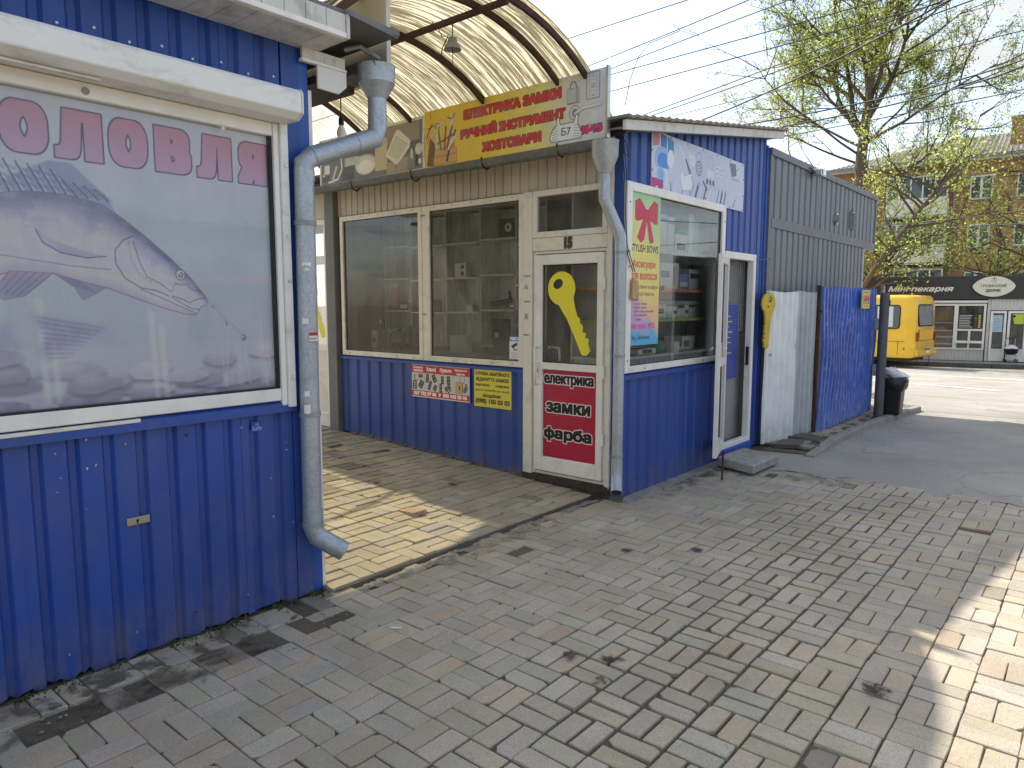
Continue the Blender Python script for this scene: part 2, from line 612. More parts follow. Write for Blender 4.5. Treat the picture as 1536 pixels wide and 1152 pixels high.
# ================================================================ materials
M = {}
M['blue'] = mk('blue_coated_steel', lc(38, 75, 154), 0.42, var=0.12, scale=2.2, spec=0.5, dirt=0.42, dirtcol=lc(98, 102, 128), dscale=2.6, base=(0.0, 0.32, 1.0), bump=0.05, bscale=3, stretch=(1, 1, 0.45))
M['blue_light'] = mk('light_blue_trim_steel', lc(40, 86, 168), 0.4, var=0.08, dirt=0.3, dirtcol=lc(90, 92, 104))
M['blue_fence'] = mk('blue_painted_sheet', lc(38, 88, 182), 0.3, var=0.22, scale=3, spec=0.6, dirt=0.85, dirtcol=lc(150, 172, 205), dscale=11, base=(0.0, 0.5, 0.7), bump=0.25, bscale=14, stretch=(1, 1, 0.6))
M['grey_steel'] = mk('dark_grey_coated_steel', lc(110, 113, 117), 0.42, var=0.08, scale=2, dirt=0.25, dirtcol=lc(70, 70, 70), stretch=(1, 1, 0.4))
M['grey_trim'] = mk('grey_trim_steel', lc(104, 107, 112), 0.45, var=0.08, dirt=0.2)
M['beige'] = mk('beige_siding_steel', lc(196, 186, 168), 0.5, var=0.06, scale=2, dirt=0.4, dirtcol=lc(120, 108, 92), dscale=3, stretch=(1, 1, 0.35))
M['white_fence'] = mk('white_painted_sheet', lc(232, 234, 232), 0.4, var=0.06, dirt=0.3, dirtcol=lc(168, 166, 158), dscale=2, base=(0.0, 0.4, 0.7))
M['fence_shaded'] = mk('shaded_white_sheet', lc(176, 180, 182), 0.4, var=0.1, dirt=0.35, dirtcol=lc(120, 120, 116), dscale=2)  # greyer fence white: shade of the turned-away sheet put into its colour
M['upvc'] = mk('white_plastic_profile', lc(236, 234, 226), 0.35, var=0.03, dirt=0.35, dirtcol=lc(168, 158, 138), dscale=4)
M['upvc_old'] = mk('yellowed_plastic_profile', lc(228, 224, 210), 0.4, var=0.05, dirt=0.55, dirtcol=lc(140, 126, 100), dscale=5)
M['shutter'] = mk('white_shutter_metal', lc(232, 232, 226), 0.4, var=0.03, dirt=0.6, dirtcol=lc(120, 112, 96), dscale=3.5, stretch=(1, 1, 2.2))
M['galv'] = mk('galvanised_steel', lc(172, 180, 186), 0.42, 0.5, var=0.16, scale=70, dirt=0.4, dirtcol=lc(92, 92, 90), dscale=5)
M['galv_old'] = mk('weathered_zinc', lc(152, 156, 156), 0.5, 0.3, var=0.18, scale=22, dirt=0.4, dirtcol=lc(78, 76, 70), dscale=5)
M['soffit'] = mk('old_white_soffit', lc(206, 204, 194), 0.5, var=0.06, dirt=0.75, dirtcol=lc(110, 104, 90), dscale=6)
M['roof_grey'] = mk('grey_roof_sheet', lc(110, 110, 108), 0.6, var=0.12, dirt=0.5)
M['roof_edge'] = mk('weathered_roof_slate', lc(134, 128, 118), 0.8, var=0.2, scale=9, dirt=0.6, dirtcol=lc(84, 78, 68), bump=0.3, bscale=40)
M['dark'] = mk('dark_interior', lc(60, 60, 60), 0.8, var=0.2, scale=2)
M['black'] = mk('black_plastic', lc(26, 26, 27), 0.45, var=0.2)
M['rubber'] = mk('black_rubber', lc(24, 24, 24), 0.8)
M['rust'] = mk('rusty_dark_steel', lc(70, 50, 40), 0.75, 0.2, var=0.35, scale=14, bump=0.3, bscale=50)
M['darksteel'] = mk('dark_painted_steel', lc(62, 50, 44), 0.6, 0.2, var=0.25, scale=12)
M['post'] = mk('grey_green_post', lc(86, 90, 92), 0.55, 0.1, var=0.15, dirt=0.4)
M['pillar'] = mk('grey_painted_pillar', lc(112, 114, 112), 0.6, var=0.1, dirt=0.3)
M['glass'] = glass_mat('shop_window_glass', (0.93, 0.95, 0.94), 0.75, 0.06)
M['glass_clear'] = glass_mat('clear_window_glass', (0.95, 0.96, 0.955), 0.95, 0.03)
M['glass_fish'] = glass_mat('poster_window_glass', (0.98, 0.98, 0.98), 0.34, 0.045)
M['shelf'] = mk('whitewashed_shelf_board', lc(214, 212, 204), 0.6, var=0.22, scale=9, stretch=(3, 3, 0.5))
M['plinth'] = mk('dark_wet_plinth', lc(62, 52, 44), 0.75, var=0.3, scale=12, bump=0.4, bscale=40)
M['mortar'] = mk('rough_mortar', lc(138, 132, 122), 0.95, var=0.3, scale=26, bump=1.0, bscale=50)
M['concrete'] = mk('worn_concrete', lc(158, 154, 146), 0.9, var=0.22, scale=11, dirt=0.5, dirtcol=lc(92, 88, 80), bump=0.6, bscale=60)
M['kerb'] = mk('kerb_concrete', lc(150, 146, 138), 0.9, var=0.2, scale=9, dirt=0.5, bump=0.5, bscale=70)
M['kerb_dark'] = mk('dark_kerb_stone', lc(92, 88, 82), 0.9, var=0.25, scale=6, dirt=0.4, bump=0.5, bscale=50)
M['yellow'] = mk('yellow_sticker_film', lc(236, 224, 62), 0.4, var=0.04)
M['yellow_paint'] = mk('yellow_painted_plate', lc(206, 178, 40), 0.45, var=0.1, dirt=0.5, dirtcol=lc(110, 84, 40), dscale=9)
M['bus'] = mk('yellow_bus_paint', lc(242, 192, 44), 0.28, var=0.04, scale=2, dirt=0.25, dirtcol=lc(150, 120, 60), coat=0.3)
M['red'] = mk('red_lamp_plastic', lc(160, 28, 24), 0.3)
M['chrome'] = mk('bright_metal', lc(200, 200, 198), 0.25, 0.9, var=0.05)
M['white'] = mk('white_card', lc(226, 226, 222), 0.6, var=0.05)
M['cable'] = mk('black_cable', lc(30, 30, 32), 0.6)
M['wood'] = mk('pale_wood', lc(186, 152, 104), 0.65, var=0.2, scale=20, stretch=(1, 1, 0.2))
M['bulb'] = mk('frosted_bulb', lc(240, 238, 224), 0.25)
M['enamel'] = mk('grey_enamel', lc(140, 140, 134), 0.4, var=0.12, dirt=0.5)
M['sign_back'] = mk('sign_board_back', lc(206, 200, 184), 0.6, var=0.06, dirt=0.35, dirtcol=lc(150, 140, 120), dscale=2)
M['bag'] = mk('black_bin_bag', lc(34, 34, 36), 0.3, var=0.2, bump=0.5, bscale=30)
M['bag_white'] = mk('white_plastic_bag', lc(226, 228, 230), 0.35, bump=0.5, bscale=30)
M['bark'] = mk('tree_bark', lc(96, 84, 70), 0.9, var=0.35, scale=5, bump=0.8, bscale=24, stretch=(1, 1, 0.3))
M['twig'] = mk('twig_bark', lc(84, 74, 60), 0.9, var=0.3)

def brick_mat(name, c1, c2, mort, sx=0.26, sz=0.075):
    t = NT(name)
    p = t.pos()
    sep = t.new('ShaderNodeSeparateXYZ'); t.l.new(p, sep.inputs[0])
    cb = t.new('ShaderNodeCombineXYZ')
    t.l.new(t.math('ADD', sep.outputs['X'], sep.outputs['Y']), cb.inputs[0]); t.l.new(sep.outputs['Z'], cb.inputs[1])
    br = t.new('ShaderNodeTexBrick')
    t.l.new(cb.outputs[0], br.inputs['Vector'])
    br.inputs['Color1'].default_value = (*c1, 1); br.inputs['Color2'].default_value = (*c2, 1); br.inputs['Mortar'].default_value = (*mort, 1)
    br.inputs['Scale'].default_value = 1; br.inputs['Brick Width'].default_value = sx; br.inputs['Row Height'].default_value = sz
    br.inputs['Mortar Size'].default_value = 0.006; br.inputs['Mortar Smooth'].default_value = 0.4
    n = t.noise(p, 0.8, 6, 0.6)
    c = t.mix(t.mr(n, 0.35, 0.7, 0, 0.45), br.outputs['Color'], tuple(x * 0.62 for x in c1))
    t.l.new(c, t.b.inputs['Base Color'])
    t.b.inputs['Roughness'].default_value = 0.9
    t.bump(br.outputs['Fac'], -0.4, 0.01)
    return t.m
M['brick'] = brick_mat('orange_brickwork', lc(182, 138, 98), lc(164, 118, 80), lc(158, 146, 128))

def ground_mat(name, c1, c2, c3, sc1=0.5, sc2=60, rough=0.92, bump=0.6, cracks=True):
    t = NT(name)
    p = t.pos()
    a = t.noise(p, sc1, 7, 0.6)
    b = t.noise(p, sc2, 3, 0.7)
    c = t.mix(t.mr(a, 0.32, 0.68), c1, c2)
    c = t.mix(t.mr(b, 0.35, 0.75, 0, 0.55), c, c3)
    if cracks:
        v = t.new('ShaderNodeTexVoronoi', feature='DISTANCE_TO_EDGE')
        v.inputs['Scale'].default_value = 0.55
        w = t.new('ShaderNodeVectorMath', operation='ADD')
        t.l.new(p, w.inputs[0])
        nn = t.new('ShaderNodeTexNoise'); nn.inputs['Scale'].default_value = 1.6; t.l.new(p, nn.inputs['Vector'])
        t.l.new(nn.outputs['Color'], w.inputs[1]); t.l.new(w.outputs[0], v.inputs['Vector'])
        k = t.mr(v.outputs['Distance'], 0.003, 0.009, 0.4, 0)
        c = t.mix(k, c, tuple(x * 0.5 for x in c1))
    t.l.new(c, t.b.inputs['Base Color'])
    t.b.inputs['Roughness'].default_value = rough
    t.b.inputs['Specular IOR Level'].default_value = 0.3
    t.bump(b, bump, 0.006)
    return t.m
M['asphalt'] = ground_mat('worn_asphalt', lc(154, 150, 142), lc(178, 172, 161), lc(116, 112, 105), sc1=0.9, sc2=90, bump=.8)
M['earth'] = ground_mat('dusty_earth', lc(120, 112, 98), lc(140, 130, 112), lc(90, 84, 74), cracks=False)
M['bed'] = ground_mat('damp_joint_dirt', lc(84, 77, 64), lc(118, 109, 92), lc(68, 62, 52), sc1=2.2, cracks=False)
M['bed_dry'] = ground_mat('dry_joint_sand', lc(96, 90, 78), lc(120, 112, 98), lc(70, 66, 58), sc1=2.2, cracks=False)
M['roadpaint'] = mk('worn_road_paint', lc(212, 210, 200), 0.8, var=0.15, scale=9, dirt=0.7, dirtcol=lc(140, 138, 132), dscale=6)

def paver_mat(name, col):
    t = NT(name)
    p = t.pos()
    oi = t.new('ShaderNodeObjectInfo')
    g = t.new('ShaderNodeNewGeometry')
    rnd = t.math('FRACT', t.math('ADD', oi.outputs['Random'], g.outputs['Random Per Island']))
    hsv = t.new('ShaderNodeHueSaturation')
    hsv.inputs['Color'].default_value = (*col, 1)
    t.l.new(t.mr(rnd, 0, 1, 0.88, 1.12), hsv.inputs['Value'])
    t.l.new(t.mr(t.math('FRACT', t.math('MULTIPLY', rnd, 7.3)), 0, 1, 0.7, 1.1), hsv.inputs['Saturation'])
    sp = t.noise(p, 150, 3, 0.75)
    c = t.mix(t.mr(sp, 0.44, 0.68, 0.0, 0.62), hsv.outputs[0], tuple(x * 0.42 for x in col))
    sp2 = t.noise(p, 330, 1, 0.6)
    c = t.mix(t.mr(sp2, 0.58, 0.72, 0.0, 0.5), c, tuple(min(1, x * 1.7) for x in col))
    st = t.noise(p, 1.3, 8, 0.66, 0.3)
    c = t.mix(t.mr(st, 0.42, 0.68, 0.0, 0.5), c, tuple(x * 0.5 for x in col))
    t.l.new(c, t.b.inputs['Base Color'])
    t.b.inputs['Roughness'].default_value = 0.88
    t.b.inputs['Specular IOR Level'].default_value = 0.35
    t.bump(t.math('ADD', sp, t.math('MULTIPLY', t.noise(p, 24, 3), 1.2)), 0.55, 0.004)
    return t.m
PV = [paver_mat('grey_paver', lc(182, 171, 149)), paver_mat('pink_grey_paver', lc(184, 169, 147)), paver_mat('greenish_grey_paver', lc(178, 169, 146)),
      paver_mat('dark_stained_paver', lc(152, 141, 122)), paver_mat('buff_paver', lc(184, 171, 144))]

# ================================================================ ground and roads
def fall(x, y):                              # the ground falls away towards the far side of the street
    s = -0.242 * x + 0.970 * y
    return -0.0365 * min(max(s - 12.0, 0), 17.8)

g = MB()
S = 900
g.add([(-S, -S, -0.09), (S, -S, -0.09), (S, 6.0, -0.09), (-S, 6.0, -0.09)], [(0, 1, 2, 3)])
g.add([(-S, 6.0, -0.09), (S, 6.0, -0.09), (S, 34, -0.80), (-S, 34, -0.80)], [(0, 1, 2, 3)])
g.add([(-S, 34, -0.80), (S, 34, -0.80), (S, S, -0.80), (-S, S, -0.80)], [(0, 1, 2, 3)])
tag(g.build('ground', M['earth']), kind='structure')

rd = MB()
xs = [-40 + 2 * i for i in range(41)]; ys = [6.88] + [8 + i for i in range(0, 33)]
vv = [(x, y, fall(x, y) - 0.004) for y in ys for x in xs]
n = len(xs)
rd.add(vv, [(j * n + i, j * n + i + 1, (j + 1) * n + i + 1, (j + 1) * n + i) for j in range(len(ys) - 1) for i in range(n - 1)
            if -0.242 * (xs[i] + 1) + 0.97 * ys[j] < 30.5])
tag(rd.build('road', M['asphalt']), kind='structure')

def stripe(p, q, w):
    p, q = Vector(p), Vector(q); d = (q - p).normalized(); nn = Vector((-d.y, d.x)) * w / 2
    mb = MB(); k = 12; vs_ = []
    for i in range(k + 1):
        c = p + (q - p) * i / k
        for s_ in (1, -1):
            e = c + nn * s_ * random.uniform(0.85, 1.1); vs_.append((e.x, e.y, fall(e.x, e.y) + 0.002))
    mb.add(vs_, [(2 * i + 1, 2 * i + 3, 2 * i + 2, 2 * i) for i in range(k)])
    return tag(mb.build('road_marking', M['roadpaint']), kind='structure')
stripe((-14, 25.6), (6, 21.2), 0.34)
stripe((-4.4, 19.3), (-1.6, 18.0), 0.22)
stripe((-6.2, 21.2), (-3.2, 20.6), 0.16)

# ---------------------------------------------------------------- block paving
CW = Vector((0, 0, 1.6)); QC = cam.rotation_euler.to_matrix().transposed()
def in_view(p, margin=0.04):
    c = QC @ (Vector(p) - CW)
    if c.z > -0.2:
        return None
    x, y = c.x / -c.z * 1061 / 1536, c.y / -c.z * 1061 / 1536
    if abs(x) > 0.5 + margin or abs(y) > 0.375 + margin:
        return None
    return -c.z

def paver_shape(L, W, seed, gap):
    r = random.Random(seed)
    hx, hy = L / 2 - gap / 2, W / 2 - gap / 2
    out = []
    for sx, sy in ((1, 1), (-1, 1), (-1, -1), (1, -1)):
        c1, c2 = r.uniform(0.001, 0.005), r.uniform(0.001, 0.005)
        if r.random() < 0.13:
            c1, c2 = r.uniform(0.012, 0.035), r.uniform(0.01, 0.025)
        a, b = (sx * (hx - c1), sy * hy), (sx * hx, sy * (hy - c2))
        out += [b, a] if sx * sy > 0 else [a, b]
    out = [(x + r.uniform(-.0015, .0015), y + r.uniform(-.0015, .0015)) for x, y in out]
    k = 8
    vs_ = [(x * (1 - 0.0028 / hx), y * (1 - 0.0028 / hy), 0.0) for x, y in out] + [(x, y, -0.0035) for x, y in out] + [(x, y, -0.03) for x, y in out]
    fs = [tuple(range(k))] + [(k + i, k + (i + 1) % k, (i + 1) % k, i) for i in range(k)] + [(2 * k + i, 2 * k + (i + 1) % k, k + (i + 1) % k, k + i) for i in range(k)]
    return vs_, fs

def lay_pavers(parent, name, cells, zf, matsel, gapf, nmax=300, nvar=10):
    """cells: (cx, cy, length along X?, L, W); the pavers that show largest become objects, the rest one field"""
    shapes = {}
    recs = []
    for i, (cx, cy, ax, L, W) in enumerate(cells):
        z = zf(cx, cy) + random.uniform(-0.004, 0.003) - (0.012 if random.random() < .012 else 0)
        d = in_view((cx, cy, z))
        recs.append((d if d else 1e9, cx, cy, ax, L, W, z, matsel(cx, cy, ax), gapf(cx, cy)))
    recs.sort(key=lambda r_: r_[0])
    field = MB(); meshes = {}
    pw = WL[parent.name]
    for i, (d, cx, cy, ax, L, W, z, mi, gp) in enumerate(recs):
        gq = round(gp, 3)
        sd_ = random.randrange(nvar)
        key = (sd_, L, W, gq)
        if key not in shapes:
            shapes[key] = paver_shape(L, W, hash((sd_, 5)) & 0xffff, gq)
        vs_, fs = shapes[key]
        rz = (0 if ax else math.pi / 2) + random.gauss(0, .012) + (math.pi if random.random() < .5 else 0)
        rx, ry = random.gauss(0, .011), random.gauss(0, .011)
        cx += random.uniform(-.002, .002); cy += random.uniform(-.002, .002)
        if i < nmax and d < 1e8:
            mk_ = (key, mi)
            if mk_ not in meshes:
                me = bpy.data.meshes.new(name); me.from_pydata(vs_, [], fs); me.materials.append(PV[mi]); meshes[mk_] = me
            o = bpy.data.objects.new(name, meshes[mk_]); COL.objects.link(o); o.parent = parent
            o.location = Vector((cx, cy, z)) - pw; o.rotation_euler = (rx, ry, rz)
        else:
            c, s_ = math.cos(rz), math.sin(rz)
            field.add([(cx + x * c - y * s_, cy + x * s_ + y * c, z + h + x * rx) for x, y, h in vs_], fs, mi)
    if field.v:
        tag(field.build(name + '_field', PV, parent), kind='stuff')

def weave(x0, x1, y0, y1, mod, ax0, ay0, keep):
    out = []
    for i in range(math.floor((x0 - ax0) / mod), math.ceil((x1 - ax0) / mod)):
        for j in range(math.floor((y0 - ay0) / mod), math.ceil((y1 - ay0) / mod)):
            cx, cy = ax0 + (i + .5) * mod, ay0 + (j + .5) * mod
            par = (i + j) % 2 == 0
            for k in (-1, 1):
                c = (cx, cy + k * mod / 4) if par else (cx + k * mod / 4, cy)
                if keep(*c):
                    out.append((*c, par, mod, mod / 2))
    return out

MOD = 0.1965
pav = thing('pavement', (0, 3, 0), kind='structure')
bed = MB()
bed.quad((-3.6, -3, -0.012), (6, -3, -0.012), (6, 6.9, -0.012), (-3.6, 6.9, -0.012))
bed.build('joint_bed', M['bed'], pav)
PNOISE = {}
def keep_pav(x, y):
    if y > 6.86 or x > 4.5 or y < -0.6:
        return False
    if y < 2.3:
        lim = -3.32
    elif y < 4.85:
        lim = -3.21
    else:
        lim = -2.86
    if x < lim:
        return False
    if -3.13 < x < -2.93 and y < 2.25 and random.random() < 0.3:      # washed-out strip along the kiosk
        return False
    if -3.22 < x < -3.08 and 2.3 < y < 4.85 and random.random() < 0.45:
        return False
    return True
def pav_mat(x, y, ax):
    r = random.random()
    if x < -2.9 and y < 2.3:
        return 3 if r < 0.45 else 0
    if r < 0.007:
        return 3
    if ax:
        return 2 if r < 0.6 else 0
    return 1 if r < 0.72 else 0
def pav_gap(x, y):
    w = 0.5 + 0.5 * math.sin(1.7 * x + 0.8 * y + 1.2)
    base = 0.0035 + 0.012 * max(0, 1 - abs(x + 1.35) / 0.75) * (1 if 2 < y < 6 else 0.6)
    return base + 0.002 * w
lay_pavers(pav, 'paver', weave(-3.4, 4.6, -0.7, 6.9, MOD, -1.316, 2.378, keep_pav), lambda x, y: (-0.007 if -3.13 < x < -2.9 and y < 2.25 else 0.0) + .006 * math.sin(x * 2.1 + 1) * math.sin(y * 1.7), pav_mat, pav_gap)

# patches of crumbled mortar filling the gap below the passage step
mp = MB(); r = random.Random(41)
for k in range(46):
    y = 2.35 + k * .054; x = -3.16 + r.uniform(-.03, .05); w, l = r.uniform(.03, .07), r.uniform(.03, .07)
    n_ = 9; ph = r.uniform(0, 6)
    mp.add([(x + w * math.cos(t + ph) * r.uniform(.7, 1.1), y + l * math.sin(t + ph) * r.uniform(.7, 1.1), -.006) for t in np.linspace(0, 2 * math.pi, n_ + 1)[:-1]] + [(x, y, -.001 + r.uniform(0, .004))], [(i, (i + 1) % n_, n_) for i in range(n_)])
tag(mp.build('mortar_patches', M['mortar'], pav), kind='stuff')
# edging blocks along the foot of the corner shop
edge = MB()
for k in range(10):
    y = 4.86 + k * 0.2
    a = random.uniform(-.01, .01)
    edge.hexa([(-2.97, y + .006, -.03), (-2.86 + a, y + .006, -.03), (-2.86 + a, y + .194, -.03), (-2.97, y + .194, -.03)],
              [(-2.97, y + .006, .02), (-2.865 + a, y + .006, .012), (-2.865 + a, y + .194, .012 + a * .3), (-2.97, y + .194, .02)])
    edge.build('edging_block', M['kerb'], pav)
    edge = MB()

# floor of the covered passage: a step up, rising away from the street
def pz(x, y):
    return 0.022 + 0.042 * max(0, -3.22 - x)
pas = thing('passage_floor', (-5, 3.5, 0.1), kind='structure')
pb = MB()
pb.quad((-12, 2.28, pz(-12, 0) - .01), (-3.2, 2.28, 0.012), (-3.2, 4.86, 0.012), (-12, 4.86, pz(-12, 0) - .01))
pb.quad((-3.2, 2.28, 0.012), (-3.2, 2.28, -0.1), (-3.2, 4.86, -0.1), (-3.2, 4.86, 0.012))
pb.build('joint_bed', M['bed_dry'], pas)
DARKS = [(-5.79, 4.12), (-5.3, 3.98), (-4.95, 3.72), (-4.3, 4.25), (-4.25, 4.08), (-3.95, 4.24), (-3.5, 4.45), (-5.45, 3.3), (-4.85, 3.35), (-5.15, 3.55)]
def pas_mat(x, y, ax):
    if any(abs(x - a) < 0.11 and abs(y - b) < 0.06 for a, b in DARKS):
        return 3
    r = random.random()
    return 4 if r < 0.62 else (0 if r < 0.88 else 2)
def keep_pas(x, y):
    return -11 < x < -3.22 and 2.3 < y < 4.84 and not (abs(x + 3.93) < 0.09 and abs(y - 3.46) < 0.06)
lay_pavers(pas, 'paver', weave(-11, -3.2, 2.2, 4.9, 0.2, -3.21, 2.26, keep_pas), pz, pas_mat, lambda x, y: 0.0045)
bp = MB()
bp.hexa([(-4.0, 3.42, .045), (-3.82, 3.40, .045), (-3.80, 3.52, .045), (-3.98, 3.54, .045)], [(-4.0, 3.42, .062), (-3.82, 3.40, .078), (-3.80, 3.52, .084), (-3.98, 3.54, .064)])
bp.build('loose_paver', mk('broken_pink_paver', lc(170, 146, 118), 0.9, var=0.25, scale=20, bump=0.6), pas)

# ragged lip of asphalt running over the last row of blocks
lipm = MB(); r = random.Random(14); lip = []
for k in range(80):
    x = -2.4 + k * .09
    lip += [(x, 6.90, .0035), (x, 6.80 + .05 * math.sin(k * .7) + r.uniform(-.05, .05), .0025)]
lipm.add(lip, [(2 * i + 1, 2 * i + 3, 2 * i + 2, 2 * i) for i in range(79)])
tag(lipm.build('asphalt_lip', M['asphalt'], None), kind='structure')
# raised pavement in front of the fence, with its kerb
sw = thing('sidewalk', (-2.5, 10, 0.0), kind='structure')
MB().add([(-3.1, 7.6, .004), (-2.36, 7.75, .004), (-2.36, 12.2, .06), (-3.1, 13.6, .06)], [(0, 1, 2, 3)]).build('joint_bed', M['bed'], sw)
cells = weave(-3.1, -2.3, 7.9, 13.2, 0.2, -3.1, 7.9, lambda x, y: (x < -2.4 and y < 12.0 + (-2.4 - x) * 1.6))
lay_pavers(sw, 'paver', cells, lambda x, y: 0.05 + 0.005 * (y - 8), lambda x, y, a: 3 if y < 8.8 and random.random() < .7 else random.choice((0, 3, 4)), lambda x, y: 0.009)
kp = [(-2.26, 7.65), (-2.29, 8.6), (-2.28, 9.6), (-2.22, 10.6), (-2.14, 11.5), (-2.08, 12.15), (-2.3, 12.6), (-2.8, 13.2), (-3.6, 13.9), (-4.8, 14.7)]
for (a, b), (c, d) in zip(kp, kp[1:]):
    dx, dy = c - a, d - b; L = math.hypot(dx, dy); nx, ny = dy / L * .12, -dx / L * .12
    e = .006
    za, zb = (0.02 if b < 8 else 0.07) + fall(a, b), 0.075 + fall(c, d)
    lo = [(a + dx * e, b + dy * e, -.1 + fall(a, b)), (c - dx * e, d - dy * e, -.1 + fall(c, d)), (c - dx * e - nx, d - dy * e - ny, -.1 + fall(c, d)), (a + dx * e - nx, b + dy * e - ny, -.1 + fall(a, b))]
    hi = [(lo[0][0] - nx * .15, lo[0][1] - ny * .15, za), (lo[1][0] - nx * .15, lo[1][1] - ny * .15, zb), (lo[2][0], lo[2][1], zb), (lo[3][0], lo[3][1], za)]
    MB().hexa(lo, hi).build('kerb_stone', M['kerb'], sw, bevel=.012)
# broken flags and a hole in the rough strip beside the step
for (x, y, w, l, rz, z, tx) in ((-2.68, 8.05, .3, .34, .2, .06, .08), (-2.56, 8.45, .34, .26, -.15, .07, -.06), (-2.52, 8.85, .3, .3, .3, .05, .05), (-2.48, 8.12, .2, .22, .6, .04, .12), (-2.7, 8.45, .25, .28, .1, .08, .04)):
    c, s_ = math.cos(rz), math.sin(rz)
    pts = [(-w / 2, -l / 2), (w / 2 * .9, -l / 2 * 1.05), (w / 2, l / 2 * .8), (w * .1, l / 2 * 1.1), (-w / 2 * 1.05, l / 2)]
    MB().prism([(x + a * c - b * s_, y + a * s_ + b * c, z - .05 + a * tx) for a, b in pts], (0, 0, .05)).build('broken_flag', M['kerb_dark'], sw, bevel=.006)

# thin films of washed-up dirt lying over the blocks: ragged, patchy, fading out at their edges
def film_mat(name, col, cover, sc_=7.0):
    t = NT(name)
    gen = t.new('ShaderNodeTexCoord').outputs['Generated']
    sp_ = t.new('ShaderNodeSeparateXYZ'); t.l.new(gen, sp_.inputs[0])
    e = lambda o: t.math('MULTIPLY', t.math('MULTIPLY', o, t.math('SUBTRACT', 1.0, o)), 4.0)
    edge_ = t.math('MULTIPLY', e(sp_.outputs['X']), e(sp_.outputs['Y']))
    n = t.noise(t.pos(), sc_, 8, 0.68, 0.5)
    f = t.mr(t.math('ADD', n, t.math('MULTIPLY', t.math('SUBTRACT', edge_, 0.75), 0.30)), 0.60 - cover, 0.72 - cover, 0, 0.85)
    f.node.clamp = True
    c = t.mix(t.mr(t.noise(t.pos(), 60, 4, .7), .3, .7), tuple(x * .7 for x in col), tuple(x * 1.3 for x in col))
    t.l.new(c, t.b.inputs['Base Color']); t.b.inputs['Roughness'].default_value = 0.95
    t.l.new(f, t.b.inputs['Alpha'])
    t.bump(t.noise(t.pos(), 90, 3), 0.5, 0.004)
    return t.m
FM = film_mat('dark_washed_dirt', lc(104, 95, 80), 0.08); FM2 = film_mat('pale_sandy_dirt', lc(150, 140, 120), 0.04); FM3 = film_mat('oily_stain', lc(60, 54, 46), 0.12, 16)
def film(m, x0, x1, y0, y1, z=.008, nx=6, ny=10):
    mb = MB()
    vs_ = [(x0 + (x1 - x0) * i / nx, y0 + (y1 - y0) * j / ny, z + (pz(x0, 0) - .002 if x1 < -3.2 else 0)) for j in range(ny + 1) for i in range(nx + 1)]
    mb.add(vs_, [(j * (nx + 1) + i, j * (nx + 1) + i + 1, (j + 1) * (nx + 1) + i + 1, (j + 1) * (nx + 1) + i) for j in range(ny) for i in range(nx)])
    tag(mb.build('dirt_film', m, None), kind='stuff')
film(FM, -3.22, -2.78, .1, 2.5); film(FM, -3.36, -3.0, -.2, 2.45, .009); film(FM2, -3.24, -2.8, 2.2, 4.95); film(FM, -3.2, -2.55, 4.6, 7.2); film(FM2, -2.9, -1.0, 6.2, 7.2, .0075)
for (x, y, w, l) in ((-1.62, 2.62, .09, .08), (-1.78, 2.5, .06, .07), (-1.55, 2.42, .05, .06), (-1.95, 4.2, .07, .06), (-.62, 3.1, .12, .09), (-2.3, 3.9, .08, .06), (-4.2, 4.2, .1, .06), (-4.7, 3.75, .12, .06), (-5.2, 4.05, .12, .07), (-5.0, 3.3, .16, .07)): film(FM3, x - w, x + w, y - l, y + l, .0085, 2, 2)

# ================================================================ the kiosk with the fish picture
KX = -3.31
kio = thing('corrugated_kiosk', (-3.4, 1.0, 0.0), 'blue ribbed metal kiosk with a big fish picture behind its white framed window', 'kiosk')
# carcass behind the sheets
cb = MB()
cb.box(-8.0, KX - .06, -1.6, -1.5, 0, 2.98); 
MB().box(-8.0, KX - .21, 2.2, 2.26, 0, 2.98).box(KX - .208, KX - .03, 2.2, 2.2015, 0, 2.98).build('side_wall', M['upvc_old'], kio)
cb.box(-8.0, KX - .06, -1.5, 2.2, 0.0, 0.05); cb.box(KX - .10, KX - .05, -1.5, 2.2, 0.05, 1.06); cb.box(KX - .10, KX - .05, -1.5, 2.2, 2.5, 2.98)
cb.box(-8.0, -7.95, -1.5, 2.2, 0, 2.98); cb.box(KX - .10, KX - .05, -1.5, -1.0, 1.06, 2.5); cb.box(KX - .10, KX - .05, 2.12, 2.2, 1.06, 2.5)
cb.build('wall', M['blue'], kio)
siding('siding_sheet', M['blue'], kio, (KX, -1.5, 0), (0, 1, 0), (1, 0, 0), 3.60, -0.01, 1.045, 0.1375, 0.052, 0.02, 7, phase=0.078, jag=0.03)
siding('upper_siding_sheet', M['blue'], kio, (KX, -1.5, 0), (0, 1, 0), (1, 0, 0), 3.60, 2.5, 2.97, 0.1375, 0.06, 0.02, 7, phase=0.05)
MB().prism([(KX + .004, -1.5, 1.045), (KX + .03, -1.5, 1.04), (KX + .03, -1.5, 1.085), (KX - .0, -1.5, 1.10), (KX - .03, -1.5, 1.10), (KX - .03, -1.5, 1.045)], (0, 3.62, 0)).build('sill_trim', M['blue'], kio)
# corner flashing and edge strip
MB().box(KX - .03, KX + .006, 2.105, 2.2, 0.0, 1.04).box(KX - .03, KX + .006, 2.105, 2.2, 1.102, 2.97).build('corner_flashing', M['blue'], kio)
MB().box(KX - .2, KX + .004, 2.202, 2.262, 0.0, 2.90).build('corner_post', M['blue_light'], kio)
MB().box(KX - .25, KX + .002, 2.264, 2.285, 0.01, 2.72).build('edge_strip', M['upvc'], kio)
